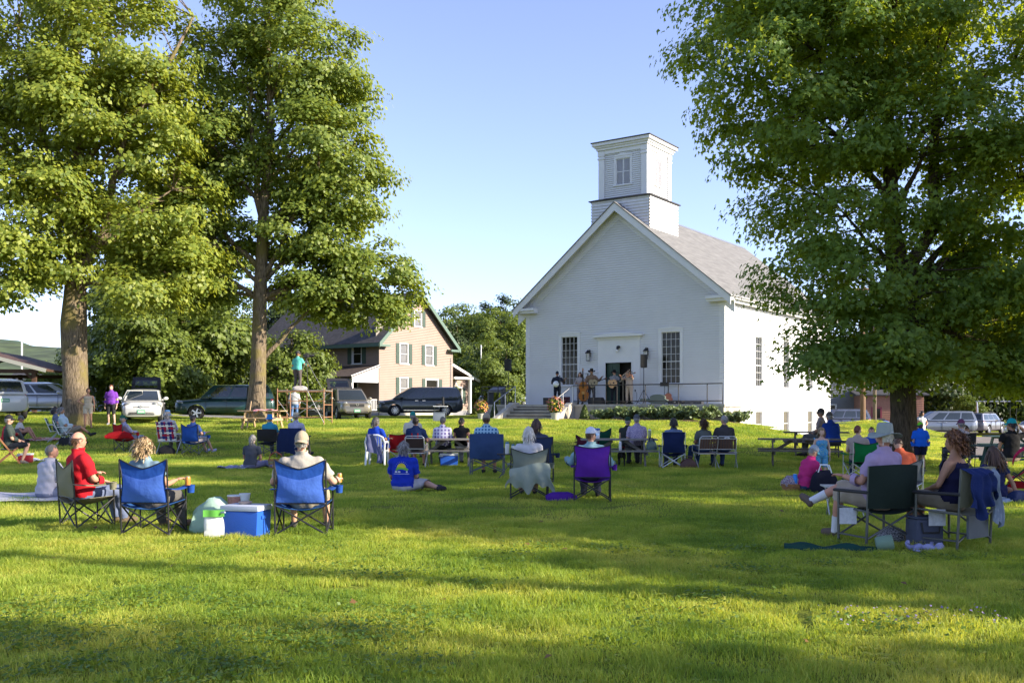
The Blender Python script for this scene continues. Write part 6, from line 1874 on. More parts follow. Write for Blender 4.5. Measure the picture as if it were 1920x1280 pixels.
def hat_obj(parent, M, kind, hm, brim=None, yaw=0.0):
	Mr = M @ Matrix.Rotation(yaw, 4, 'Z')
	bm_ = brim or hm
	if kind == 'cap':
		q = MB()
		q.add(*_dome(0.088, 0.108, 0.118, 0.005), 0, Mr @ Matrix.Translation((0, -0.004, 0.035)))
		q.ell((0, -0.004, 0.152), (0.008, 0.008, 0.005), 8, 4, 0, Mr)
		o = q.obj('cap', hm, parent, smooth=60)
		def vis(u, v):
			a = (u - 0.5) * 2.2
			r0 = 0.10; r1 = 0.10 + 0.075 * math.cos(a * 0.7)
			r = r0 + (r1 - r0) * v
			return Mr @ Vector((0.082 * math.sin(a) * (1 + 0.12 * v), 0.0 + (0.100 + 0.082 * v * max(0, math.cos(a))) * math.cos(a) * 1.0, 0.040 - 0.022 * v - 0.03 * (math.sin(a) ** 2) * (0.3 + v)))
		MB().grid(vis, 12, 4, thick=0.005).obj('visor', bm_, o, smooth=60)
	elif kind == 'visor':
		q = MB(); q.lathe([(0.101, 0.03), (0.099, 0.065), (0.094, 0.065), (0.096, 0.03)], 20, M=Mr @ Matrix.Diagonal((0.86, 1.06, 1, 1)), cap=False); o = q.obj('cap', hm, parent, smooth=60)
	else:
		r1 = {'brim': 0.185, 'straw': 0.19, 'bucket': 0.145, 'western': 0.19}[kind]
		top = {'brim': 0.165, 'straw': 0.155, 'bucket': 0.145, 'western': 0.165}[kind]
		prof = [(0.094, 0.03), (0.094, 0.07), (0.088, top - 0.035), (0.078, top - 0.008), (0.05, top), (0.001, top - (0.018 if kind != 'bucket' else 0.0))]
		q = MB(); q.lathe(prof, 22, M=Mr @ Matrix.Diagonal((0.92, 1.10, 1, 1)), cap=False)
		o = q.obj('hat', hm, parent, smooth=60)
		def br(u, v):
			a = 2 * math.pi * u
			r = 0.090 + (r1 - 0.090) * v
			lift = {'brim': 0.030 * math.cos(2 * a) * v, 'straw': 0.012 * math.cos(2 * a) * v, 'bucket': -0.035 * v, 'western': 0.045 * math.cos(2 * a) * v * v}[kind]
			return Mr @ Vector((r * 0.94 * math.cos(a), r * 1.08 * math.sin(a), 0.034 - 0.018 * v + lift * (-1 if kind == 'brim' else 1)))
		MB().grid(br, 28, 4, thick=0.005).obj('hat_brim', bm_, o, smooth=60)
		if kind in ('straw', 'brim'):
			q = MB(); q.lathe([(0.0965, 0.035), (0.0965, 0.062), (0.090, 0.062), (0.090, 0.035)], 22, M=Mr @ Matrix.Diagonal((0.92, 1.10, 1, 1)), cap=False)
			q.obj('hat_band', mat('dark_hat_band', (0.03, 0.028, 0.03)) if kind == 'straw' else bm_, o)
	return o

def _dome(rx, ry, rz_, t):
	n, m = 20, 7
	vs = [(rx * math.cos(2 * math.pi * k / n) * math.cos(math.pi / 2 * i / m), ry * math.sin(2 * math.pi * k / n) * math.cos(math.pi / 2 * i / m), rz_ * math.sin(math.pi / 2 * i / m)) for i in range(m + 1) for k in range(n)]
	fs = [(i * n + k, i * n + (k + 1) % n, (i + 1) * n + (k + 1) % n, (i + 1) * n + k) for i in range(m) for k in range(n)]
	return vs, fs

def ring_loft(mb, rows, n=16):
	"""rows: (centre, xaxis, yaxis, rx, ry)"""
	vs, fs = [], []
	for c, xa, ya, rx, ry in rows:
		for k in range(n):
			a = 2 * math.pi * k / n
			cs, sn = math.cos(a), math.sin(a)
			f = lambda q: math.copysign(abs(q) ** 0.8, q)
			vs.append(c + xa * (rx * f(cs)) + ya * (ry * f(sn)))
	m = len(rows)
	for i in range(m - 1):
		for k in range(n): fs.append((i * n + k, i * n + (k + 1) % n, (i + 1) * n + (k + 1) % n, (i + 1) * n + k))
	fs.append(tuple(range(n - 1, -1, -1))); fs.append(tuple((m - 1) * n + k for k in range(n)))
	mb.add(vs, fs)

def capsule(mb, a, b, ra, rb, mid=None, n=10):
	a, b = Vector(a), Vector(b); d = (b - a)
	L = d.length
	if L < 1e-5: return
	d /= L
	pts = [a - d * ra * 0.95, a - d * ra * 0.6, a]; rs = [ra * 0.25, ra * 0.8, ra]
	if mid: pts.append(a.lerp(b, 0.35)); rs.append(mid)
	pts += [b, b + d * rb * 0.6, b + d * rb * 0.95]; rs += [rb, rb * 0.8, rb * 0.25]
	mb.tube(pts, rs, n)

def add_hand(mb, wrist, tip_dir, back_dir, curl=0.5, s=1.0, thumb=1):
	"""palm, four fingers of unequal length and a thumb; curls away from back_dir"""
	w = Vector(wrist); f = Vector(tip_dir).normalized(); b = Vector(back_dir)
	b = (b - f * b.dot(f)).normalized(); x = f.cross(b) * thumb
	def P(i, j, k): return w + (x * i + f * j + b * k) * s
	vs = []
	rows = [(0.0, 0.026, 0.017), (0.03, 0.036, 0.016), (0.065, 0.041, 0.014), (0.088, 0.039, 0.011)]
	ring_loft(mb, [(P(0, j, -0.01 * curl * j / 0.08), x, b, a_ * s, c_ * s) for j, a_, c_ in rows], 10)
	for i, (off, L) in enumerate(((0.030, 0.066), (0.010, 0.076), (-0.010, 0.070), (-0.029, 0.055))):
		p = P(off, 0.084, -0.004); d = f.copy(); pts = [p]
		for k, fr in enumerate((0.42, 0.33, 0.25)):
			ang = curl * (0.55 + 0.55 * k)
			dd = f * math.cos(ang) - b * math.sin(ang)
			p = p + dd * (L * fr * s); pts.append(p)
		mb.tube(pts, [0.0092 * s, 0.0085 * s, 0.0078 * s, 0.005 * s], 6)
	p = P(0.034, 0.022, -0.006)
	q = p + (x * 0.7 + f * 0.7 - b * 0.25 * curl).normalized() * 0.034 * s
	r_ = q + (x * (0.45 - 0.5 * curl) + f * 0.85 - b * 0.5 * curl).normalized() * 0.028 * s
	mb.tube([p, q, r_], [0.0125 * s, 0.0105 * s, 0.006 * s], 6)

def pose_joints(pose, k, o):
	"""joint positions, facing +y. k scales stature; o = options"""
	V = lambda *a: Vector(a) * k
	J = {}
	lean = R(o.get('lean', 12)); twist = R(o.get('twist', 0))
	if pose == 'chair':
		sh = o.get('seat', 0.42)
		J['pel'] = Vector((0, -0.08, sh + 0.10 * k))
		sp = o.get('spread', 0.12)
		for s_, n in ((-1, 'l'), (1, 'r')):
			J['hip' + n] = J['pel'] + V(s_ * 0.09, 0.02, -0.01)
			J['kne' + n] = J['pel'] + V(s_ * sp, 0.44, 0.02) + Vector((0, 0, o.get('knee_up', 0.0)))
			J['ank' + n] = Vector((J['kne' + n].x * 1.05, J['kne' + n].y + o.get('foot_fwd', 0.06), 0.09 * k))
		if o.get('cross'):
			J['kner'] = J['pel'] + V(-0.02, 0.46, 0.12); J['ankr'] = J['pel'] + V(-0.22, 0.74, -0.12)
	elif pose == 'ground':
		J['pel'] = Vector((0, 0, 0.12 * k)); g = o.get('legs', 'up')
		for s_, n in ((-1, 'l'), (1, 'r')):
			J['hip' + n] = J['pel'] + V(s_ * 0.09, 0.02, -0.01)
			if g == 'up': J['kne' + n] = V(s_ * 0.14, 0.36, 0.47); J['ank' + n] = V(s_ * 0.13, 0.60, 0.08)
			elif g == 'out': J['kne' + n] = V(s_ * 0.11, 0.44, 0.15); J['ank' + n] = V(s_ * 0.12, 0.86, 0.08)
			elif g == 'cross': J['kne' + n] = V(s_ * 0.36, 0.26, 0.18); J['ank' + n] = V(-s_ * 0.10, 0.34, 0.09)
			elif g == 'side': J['kne' + n] = V(0.30 + 0.06 * s_, 0.30 - 0.06 * s_, 0.14 + 0.02 * s_); J['ank' + n] = V(0.62 + 0.05 * s_, 0.10 - 0.1 * s_, 0.08)
			elif g == 'kneel': J['kne' + n] = V(s_ * 0.12, 0.36, 0.08); J['ank' + n] = V(s_ * 0.12, -0.08, 0.07); J['pel'] = V(0, -0.02, 0.22)
	else:
		hz = 0.93 * k; J['pel'] = Vector((0, 0, hz)); st = o.get('stance', 0.10)
		for s_, n in ((-1, 'l'), (1, 'r')):
			J['hip' + n] = J['pel'] + V(s_ * 0.09, 0, -0.02); J['kne' + n] = V(s_ * (0.095 + st * 0.2), 0.03, 0.50); J['ank' + n] = V(s_ * (0.08 + st * 0.5), -0.02, 0.09)
	if pose == 'stand': lean = R(o.get('lean', 0))
	if pose == 'ground': lean = R(o.get('lean', -8))
	up = Vector((math.sin(R(o.get('tilt', 0))), -math.sin(lean), math.cos(lean))).normalized()
	xr = Vector((math.cos(twist), math.sin(twist), 0)); xr = (xr - up * xr.dot(up)).normalized()
	J['up'], J['xr'] = up, xr
	J['wai'] = J['pel'] + up * 0.16 * k; J['che'] = J['pel'] + up * 0.36 * k; J['nec'] = J['pel'] + up * 0.50 * k
	hunch = o.get('hunch', 0.03)
	fw = up.cross(xr) * -1 if up.cross(xr).y < 0 else up.cross(xr)
	J['fw'] = fw
	hu = (up * 0.6 + Vector((0, 0, 0.4))).normalized()
	J['head'] = J['nec'] + hu * 0.185 * k + fw * hunch
	sw = o.get('shoulder', 0.185)
	for s_, n in ((-1, 'l'), (1, 'r')):
		J['sho' + n] = J['nec'] - up * 0.065 * k + xr * (s_ * sw * k) + fw * hunch * 0.4
		a = o.get('arm' + n, o.get('arms', 'lap' if pose != 'stand' else 'down'))
		if a == 'rest': J['elb' + n] = J['sho' + n] + xr * (s_ * 0.10 * k) + fw * 0.03 - up * 0.25 * k; J['wri' + n] = J['elb' + n] + fw * 0.24 * k + Vector((0, 0, 0.01))
		elif a == 'lap': J['elb' + n] = J['sho' + n] + xr * (s_ * 0.06 * k) + fw * 0.07 * k - up * 0.26 * k; J['wri' + n] = J['pel'] + fw * 0.26 * k + xr * (s_ * 0.06 * k) + Vector((0, 0, 0.11 * k))
		elif a == 'down': J['elb' + n] = J['sho' + n] + xr * (s_ * 0.07 * k) - up * 0.28 * k - fw * 0.02; J['wri' + n] = J['elb' + n] - up * 0.25 * k + fw * 0.06 * k
		elif a == 'hip': J['elb' + n] = J['sho' + n] + xr * (s_ * 0.22 * k) - up * 0.21 * k - fw * 0.06; J['wri' + n] = J['pel'] + xr * (s_ * 0.17 * k) + up * 0.10 * k + fw * 0.06
		elif a == 'brow': J['elb' + n] = J['sho' + n] + xr * (s_ * 0.22 * k) + up * 0.06 * k + fw * 0.10; J['wri' + n] = J['head'] + xr * (s_ * 0.10 * k) + up * 0.05 + fw * 0.06
		elif a == 'face': J['elb' + n] = J['sho' + n] + xr * (s_ * 0.10 * k) - up * 0.20 * k + fw * 0.14; J['wri' + n] = J['head'] + xr * (s_ * 0.05) - up * 0.10 + fw * 0.13
		elif a == 'play': J['elb' + n] = J['sho' + n] + xr * (s_ * 0.12 * k) - up * 0.25 * k + fw * 0.02; J['wri' + n] = J['che'] + xr * (s_ * 0.08 * k) - up * 0.14 * k + fw * 0.20
		elif a == 'neck': J['elb' + n] = J['sho' + n] + xr * (s_ * 0.16 * k) - up * 0.22 * k + fw * 0.10; J['wri' + n] = J['sho' + n] + xr * (s_ * 0.26 * k) - up * 0.06 * k + fw * 0.24
		elif a == 'fiddle': J['elb' + n] = J['sho' + n] + xr * (s_ * 0.08 * k) - up * 0.12 * k + fw * 0.20; J['wri' + n] = J['sho' + n] + xr * (s_ * 0.12 * k) + up * 0.03 * k + fw * 0.36
		elif a == 'knees': J['elb' + n] = J['sho' + n] + xr * (s_ * 0.08 * k) - up * 0.20 * k + fw * 0.14 * k; J['wri' + n] = J['elb' + n] + fw * 0.22 * k - xr * (s_ * 0.14 * k) + Vector((0, 0, 0.02))
		elif a == 'prop': J['elb' + n] = J['sho' + n] + xr * (s_ * 0.10 * k) - up * 0.26 * k - fw * 0.10; J['wri' + n] = Vector((J['sho' + n].x + s_ * 0.14 * k, J['sho' + n].y - 0.18 * k, 0.06))
		elif a == 'fwd': J['elb' + n] = J['sho' + n] + xr * (s_ * 0.06 * k) + fw * 0.14 * k - up * 0.20 * k; J['wri' + n] = J['elb' + n] + fw * 0.24 * k - up * 0.04
	for kk, vv in o.get('J', {}).items(): J[kk] = Vector(vv)
	return J

def person(label, loc, rz, pose='chair', height=1.74, build=1.0, skin='fair', shirt=None, sleeve=0.75, pants=None, pant_len=1.0, shoes=(0.03, 0.03, 0.03), socks=None, hair=('short', 'grey'), hat=None, head_yaw=0, head_pitch=0,
		   voxel=0.028, dress=None, seed=1, group='people at the outdoor concert', loose=0.012, female=False, **o):
	k = height / 1.74
	J = pose_joints(pose, k, o)
	root = empty('person', loc, rz, label, 'person', group)
	up, xr, fw = J['up'], J['xr'], J['fw']
	B = build
	mb = MB()
	bw = 0.155 if not female else 0.135
	hipw = 0.165 if not female else 0.178
	bel = 0.02 * max(0, (B - 1) * 6)
	rows = [(J['pel'] - up * 0.10 * k, 0.10, 0.085, 0), (J['pel'] - up * 0.04 * k, hipw * 0.97, 0.125, 0), (J['pel'] + up * 0.05 * k, hipw, 0.13, bel * 0.6), (J['wai'], bw * 0.97, 0.11, bel), (J['pel'] + up * 0.27 * k, bw * 1.05, 0.115, bel * 0.6),
			(J['che'], 0.168 if not female else 0.15, 0.118, 0.012), (J['pel'] + up * 0.44 * k, 0.165 if not female else 0.145, 0.095, 0), (J['pel'] + up * 0.49 * k, 0.10, 0.065, 0), (J['nec'] + up * 0.03 * k, 0.055, 0.055, 0.0)]
	ring_loft(mb, [(c + fw * (f + o.get('hunch', 0.03) * (max(0, (c - J['wai']).dot(up)) / 0.35) * 0.6), xr, fw, rx * k * B, ry * k * B) for c, rx, ry, f in rows], 18)
	capsule(mb, J['nec'] - up * 0.03, J['head'] - up * 0.06 * k, 0.058 * k, 0.052 * k)
	bones = [('torso', J['pel'] + up * 0.06, J['nec'] - up * 0.06 * k, 0.15 * B), ('hips', J['pel'] - up * 0.03, J['pel'] + up * 0.02, 0.155 * B), ('neck', J['nec'] + up * 0.02, J['head'], 0.05)]
	for s_, n in ((-1, 'l'), (1, 'r')):
		lim = 0.9 if female else 1.0
		capsule(mb, J['sho' + n], J['elb' + n], 0.056 * k * lim * B ** 0.6, 0.043 * k * lim, 0.052 * k * lim * B ** 0.6)
		capsule(mb, J['elb' + n], J['wri' + n], 0.043 * k * lim, 0.028 * k * lim, 0.044 * k * lim)
		capsule(mb, J['hip' + n], J['kne' + n], 0.088 * k * B ** 0.7, 0.056 * k, 0.082 * k * B ** 0.7)
		capsule(mb, J['kne' + n], J['ank' + n], 0.055 * k, 0.037 * k, 0.058 * k)
		capsule(mb, J['nec'] - up * 0.05 * k, J['sho' + n], 0.05 * k, 0.054 * k)
		bones += [('uarm', J['sho' + n], J['elb' + n], 0.05), ('farm', J['elb' + n], J['wri' + n], 0.038), ('thigh', J['hip' + n], J['kne' + n], 0.075), ('shin', J['kne' + n], J['ank' + n], 0.046)]
	me = mb.mesh('body', skin_mat(skin))
	ob = bpy.data.objects.new('tmp', me); COL.objects.link(ob)
	md = ob.modifiers.new('r', 'REMESH'); md.mode = 'VOXEL'; md.voxel_size = voxel
	m2 = ob.modifiers.new('s', 'SMOOTH'); m2.factor = 0.5; m2.iterations = 4 if voxel < 0.025 else 2
	bm_eval = ob.evaluated_get(bpy.context.evaluated_depsgraph_get())
	me2 = bpy.data.meshes.new_from_object(bm_eval)
	bpy.data.objects.remove(ob); bpy.data.meshes.remove(me)
	nv = len(me2.vertices)
	co = np.empty(nv * 3, np.float32); me2.vertices.foreach_get('co', co); co = co.reshape(-1, 3).astype(float)
	no = np.empty(nv * 3, np.float32); me2.vertices.foreach_get('normal', no); no = no.reshape(-1, 3).astype(float)
	faces = np.array([tuple(p.vertices) for p in me2.polygons if len(p.vertices) == 4])
	# region of each vertex
	best = np.full(nv, 9e9); reg = np.zeros(nv, int); tp = np.zeros(nv)
	names = [b[0] for b in bones]
	for i, (nm, a, b, r) in enumerate(bones):
		a_, b_ = np.array(a), np.array(b); d = b_ - a_; t = ((co - a_) @ d) / (d @ d); tc_ = np.clip(t, 0, 1)
		dist = np.linalg.norm(co - (a_ + tc_[:, None] * d), axis=1) - r
		u = dist < best; best[u] = dist[u]; reg[u] = i; tp[u] = t[u]
	rn = np.array(names)[reg]
	spn = (co - np.array(J['pel'])) @ np.array(up)
	def garment(name, vm, m_, off, lab=None):
		fm = vm[faces].sum(1) >= 3
		fs = faces[fm]
		if len(fs) == 0: return None
		used, inv = np.unique(fs, return_inverse=True)
		rng = np.random.default_rng(seed + len(name))
		q = co[used]
		wr = 0.5 + 0.5 * np.sin(q[:, 2] * 42 + 16 * q[:, 0] + 9 * q[:, 1] + seed) * np.sin(q[:, 1] * 17 + q[:, 0] * 21 - q[:, 2] * 8 + 2 * seed)
		q = q + no[used] * (off + (0.018 if voxel < 0.02 else 0.010) * wr * (voxel < 0.035))[:, None]
		g = np_mesh(name, q, inv.reshape(-1, 4), m_, smooth=True)
		o_ = link_mesh(name, g, root)
		if lab: o_['label'] = lab
		return o_
	def fmat(x): return x if isinstance(x, bpy.types.Material) else fabric('cloth_%02x%02x%02x' % tuple(int(min(c, 1) * 255) for c in x), x)
	if dress:
		vm = ((rn == 'torso') & (spn < 0.43 * k)) | (rn == 'hips') | ((rn == 'thigh') & (tp < o.get('dress_len', 0.9))) | ((rn == 'uarm') & (tp < sleeve))
		garment('dress', vm, fmat(dress), 0.012)
	else:
		if pants:
			vm = ((rn == 'hips') | ((rn == 'torso') & (spn < 0.07)) | (rn == 'thigh') & (tp < min(1.5, pant_len * 2)) | ((rn == 'shin') & (tp < pant_len * 2 - 1)))
			garment('trousers' if pant_len > 0.6 else 'shorts', vm, fmat(pants), loose + 0.004)
		if shirt is not None:
			if sleeve <= 0: vm = ((rn == 'torso') | (rn == 'hips')) & (spn > -0.02) & (spn < 0.45 * k)
			else: vm = (((rn == 'torso') | (rn == 'hips')) & (spn > -0.03)) | ((rn == 'uarm') & (tp < sleeve * 1.0)) | ((rn == 'farm') & (tp < sleeve * 2 - 1.0))
			vm &= ~((rn == 'neck'))
			garment('shirt', vm, fmat(shirt), loose + 0.008)
	# body object: skin surface + head + hands in one mesh
	hb = MB()
	hy, hp = R(head_yaw), R(head_pitch)
	base = Matrix((( xr.x, fw.x, 0, 0), (xr.y, fw.y, 0, 0), (0, 0, 1, 0), (0, 0, 0, 1)))
	hd2 = Vector((fw.x, fw.y, 0)).normalized(); hx2 = Vector((hd2.y, -hd2.x, 0))
	base = Matrix(((hx2.x, hd2.x, 0, 0), (hx2.y, hd2.y, 0, 0), (0, 0, 1, 0), (0, 0, 0, 1)))
	hs = k * o.get('head_scale', 1.0) ** 1 * (0.98 if k > 0.85 else 1.0 + (0.9 - k) * 0.45)
	M = Matrix.Translation(J['head']) @ base @ Matrix.Rotation(hy, 4, 'Z') @ Matrix.Rotation(hp, 4, 'X') @ Matrix.Scale(hs, 4)
	head_mesh(hb, M)
	for s_, n in ((-1, 'l'), (1, 'r')):
		fd = (J['wri' + n] - J['elb' + n]).normalized()
		bd = o.get('back' + n, Vector((0, 0, 1)) if abs(fd.z) < 0.75 else xr * s_)
		add_hand(hb, J['wri' + n] + fd * 0.012, fd, bd, o.get('curl', 0.6), k, thumb=-s_ if abs(fd.z) < 0.75 else s_)
	hm = hb.mesh('h', [skin_mat(skin)], smooth=180)
	bmx = bmesh.new(); bmx.from_mesh(me2)
	for f in bmx.faces: f.material_index = 0
	bmx.from_mesh(hm)
	bmx.to_mesh(me2); bmx.free(); 
	me2.materials.clear()
	hh = hair_mat(hair[1], *HAIR[hair[1]])
	for q in (skin_mat(skin), EYEW, EYED, LIPS, hh): me2.materials.append(q)
	me2.polygons.foreach_set('use_smooth', np.ones(len(me2.polygons), bool))
	me2.name = 'body'
	bpy.data.meshes.remove(hm)
	body = link_mesh('body', me2, root)
	if hair[0] != 'none': hair_obj(root, M, hair[0], hh, seed)
	if hat: hat_obj(root, M, hat[0], fmat(hat[1]), fmat(hat[2]) if len(hat) > 2 and hat[2] is not None else None, R(hat[3]) if len(hat) > 3 else 0)
	# shoes and socks
	for n in 'lr':
		a = J['ank' + n]; kn = J['kne' + n]
		sd_ = (kn - a).normalized()
		fdir = o.get('foot' + n)
		if fdir is None:
			f0 = Vector((a.x * 0.3, 1, 0))
			f0 = f0 - sd_ * f0.dot(sd_) * 0.75
			fdir = f0.normalized() if pose != 'ground' or o.get('legs', 'up') == 'up' else (Vector((0, 0.5, 0.85)) if o.get('legs') == 'out' else f0.normalized())
		fdir = Vector(fdir).normalized()
		hl_ = a - fdir * 0.045 * k - sd_ * 0.035 * k; to = a + fdir * 0.165 * k - sd_ * 0.045 * k
		q = MB(); q.tube([hl_ - fdir * 0.02, hl_, a + fdir * 0.05 * k - sd_ * 0.025 * k, to - fdir * 0.04, to, to + fdir * 0.02], [0.018 * k, 0.042 * k, 0.050 * k, 0.046 * k, 0.036 * k, 0.012 * k], 10, flat=0.9)
		q.tube([a + sd_ * 0.0, a - sd_ * 0.03], [0.043 * k, 0.046 * k], 10)
		if shoes is not None: q.obj('shoe', fmat(shoes), root, smooth=60)
		else: q.obj('foot', skin_mat(skin), root, smooth=60)
		if socks:
			q = MB(); q.tube([a - sd_ * 0.02, a + sd_ * 0.06, a + sd_ * socks[1]], [0.044 * k, 0.046 * k, 0.054 * k], 10, cap=False); q.obj('sock', fmat(socks[0]), root, smooth=60)
	root['_J'] = 0
	del root['_J']
	PJ[root.name] = (J, M)
	return root
PJ = {}

def wl(root, v):
	"""local point of a placed root -> world"""
	return Matrix.Translation(root.location) @ Matrix.Rotation(root.rotation_euler.z, 4, 'Z') @ Vector(v)
# ================================================================== PLACING THE AUDIENCE
def deg_to(px, Y, tx=4.5, ty=50.0):
	p = at(px, Y); return -math.atan2(tx - p.x, ty - p.y)
BLUE = ('royal_blue', (0.022, 0.085, 0.36)); BLUE2 = ('pale_blue', (0.07, 0.16, 0.44)); KHAKI = ('khaki', (0.26, 0.25, 0.17)); PURP = ('purple', (0.13, 0.03, 0.36)); SAGE = ('sage', (0.22, 0.25, 0.20))
NAVY = ('navy', (0.012, 0.022, 0.075)); RED = ('red', (0.36, 0.012, 0.016)); GRN = ('kelly_green', (0.01, 0.19, 0.05)); DGRN = ('dark_green', (0.018, 0.028, 0.022)); BLK = ('black', (0.02, 0.02, 0.022)); STEEL = ('steel_blue', (0.04, 0.075, 0.17)); GREYC = ('grey', (0.12, 0.13, 0.14))
NEAR = 0.018; MID = 0.026; FAR = 0.036
p_n = 0
def seat_person(label, px, Y, rz, **kw):
	global p_n
	p_n += 1
	kw.setdefault('seed', p_n * 7 + 3)
	return person(label, at(px, Y), rz, **kw)

# ---- front left group
a = R(-46)
camp_chair('khaki camp chair holding the bald man in red', at(163, 13.3), a, KHAKI, back=0.92)
seat_person('bald man in red polo shirt seated in khaki camp chair', 166, 13.35, a, height=1.78, build=1.14, skin='ruddy', shirt=(0.40, 0.012, 0.02), sleeve=0.8, pants=(0.13, 0.16, 0.26), hair=('bald', 'brown'), seat=0.36, lean=8, arml='rest', armr='lap', voxel=NEAR, head_yaw=4, shoes=(0.12, 0.09, 0.06))
camp_chair('left blue camp chair with the curly blond woman', at(289, 12.6), R(-6), BLUE, mesh_low=('blue_mesh', (0.03, 0.10, 0.30)), back=0.97, w=0.62)
seat_person('woman with curly blond hair in the left blue camp chair', 284, 12.75, R(-16), height=1.66, skin='tan', shirt=(0.16, 0.24, 0.30), sleeve=0.55, pants=(0.10, 0.095, 0.09), hair=('curly', 'blond'), seat=0.35, lean=10, armr='rest', cross=False, spread=0.16, voxel=NEAR, female=True, shoes=(0.16, 0.10, 0.06), foot_fwd=0.12)
camp_chair('right blue camp chair with the man in backward tan cap', at(571, 12.6), R(1), BLUE, mesh_low=('blue_mesh', (0.03, 0.10, 0.30)), back=0.97, w=0.64)
pp = seat_person('man in backward tan cap and cream shirt in the right blue camp chair', 570, 12.75, R(1), height=1.80, build=1.1, skin='fair', shirt=(0.36, 0.33, 0.28), sleeve=0.72, pants=(0.30, 0.27, 0.20), pant_len=0.5, hair=('short', 'grey'), hat=('cap', (0.34, 0.28, 0.20), None, 180), seat=0.36, lean=9, voxel=NEAR, spread=0.2,
			J=dict(elbl=(-0.40, 0.0, 0.66), wril=(-0.30, 0.24, 0.64), elbr=(0.38, -0.02, 0.66), wrir=(0.40, 0.22, 0.68)), shoes=(0.05, 0.05, 0.05), shoulder=0.2)
def can(label, loc, m_=None):
	r_ = empty('drink_can', loc, 0, label, 'can')
	MB().lathe([(0.028, 0), (0.033, 0.008), (0.033, 0.105), (0.027, 0.118)], 16).obj('body', m_ or mat('orange_can', (0.55, 0.22, 0.04), 0.3, var=0.2, vscale=20), r_, smooth=40)
	MB().lathe([(0.027, 0.118), (0.024, 0.121), (0.001, 0.119)], 14, cap=False).obj('lid', ALU, r_, smooth=40)
can('orange can in the hand of the man in backward cap', wl(pp, (0.41, 0.30, 0.63)))
q_ = at(352, 12.75); can('orange can on the blond woman\'s chair arm', (q_.x, q_.y, 0.60))
# cooler, bags and tubs
cooler('blue cooler with pale lid on the grass between the blue chairs', at(462, 12.45), R(-14), mat('cooler_blue', (0.02, 0.10, 0.48), 0.4, var=0.04, bump=0.15, bscale=60), mat('cooler_lid', (0.42, 0.46, 0.56), 0.45), w=0.50, d=0.36, h=0.40)
ck = at(462, 12.45)
def tub(name, label, loc, r0, r1, h, m_, lid=None):
	t = empty(name, loc, 0, label, 'container')
	MB().lathe([(r0, 0), (r1, h), (r1 - 0.006, h), (r0 - 0.004, 0.006)], 20, cap=False).obj('body', m_, t, smooth=40)
	if lid: MB().lathe([(r1 + 0.004, h - 0.006), (r1 + 0.004, h + 0.008), (0.001, h + 0.008)], 20, cap=False).obj('lid', lid, t, smooth=40)
PLW = mat('white_plastic', (0.72, 0.74, 0.76), 0.35)
tub('plastic_tub', 'white plastic tub standing behind the blue cooler', at(459, 12.95) + Vector((0, 0, 0.38)), 0.055, 0.075, 0.11, PLW)
tub('food_container', 'clear container of reddish food behind the blue cooler', at(440, 12.95) + Vector((0, 0, 0.33)), 0.085, 0.095, 0.13, mat('salmon_food', (0.42, 0.20, 0.16), 0.3, var=0.3, vscale=30), PLW)
soft_bag('cardboard_box', 'box with food tubs behind the blue cooler', at(449, 12.95), 0, (0.34, 0.26, 0.37), mat('green_box', (0.30, 0.40, 0.28), 0.7, var=0.3, vscale=12), cat='box', lumps=0.02, seed=3)
tub('round_tin', 'round tin on the blue cooler lid', ck + Vector((-0.03, 0.06, 0.40)), 0.075, 0.080, 0.025, mat('tin_grey', (0.25, 0.22, 0.2), 0.4), mat('tin_lid', (0.4, 0.3, 0.25), 0.35))
soft_bag('plastic_bag', 'pale green translucent plastic carrier bag left of the cooler', at(402, 12.8), R(15), (0.52, 0.36, 0.42), fabric('pale_green_plastic', (0.46, 0.64, 0.52), rough=0.4, trans=0.35), lumps=0.16, seed=5)
pb = soft_bag('snack_bag', 'white and green snack bag in front of the plastic carrier', at(402, 12.35), R(5), (0.26, 0.12, 0.33), mat('snack_white', (0.62, 0.63, 0.60), 0.35, var=0.15, vscale=14), lumps=0.06, seed=8)
MB().grid(lambda u, v: (-0.125 + 0.25 * u, -0.066 + 0.012 * math.sin(9 * u), 0.26 + 0.085 * v), 6, 3, thick=0.02).obj('green_top', mat('snack_green', (0.12, 0.38, 0.06), 0.35), pb, smooth=60)
# man on blanket at far left
blanket('crumpled white blanket on the grass at the left edge', at(20, 17.4), R(6), 3.0, 1.5, fabric('white_blanket', (0.45, 0.45, 0.48)), seed=4)
seat_person('bearded man in pale grey T-shirt sitting on the white blanket', 88, 17.3, R(-28), pose='ground', height=1.82, build=1.06, shirt=(0.40, 0.39, 0.44), sleeve=0.75, pants=(0.16, 0.18, 0.25), hair=('short', 'saltpepper'), head_yaw=-38, legs='cross', arms='lap', voxel=NEAR, lean=-6, skin='ruddy', shoes=(0.3, 0.3, 0.3))

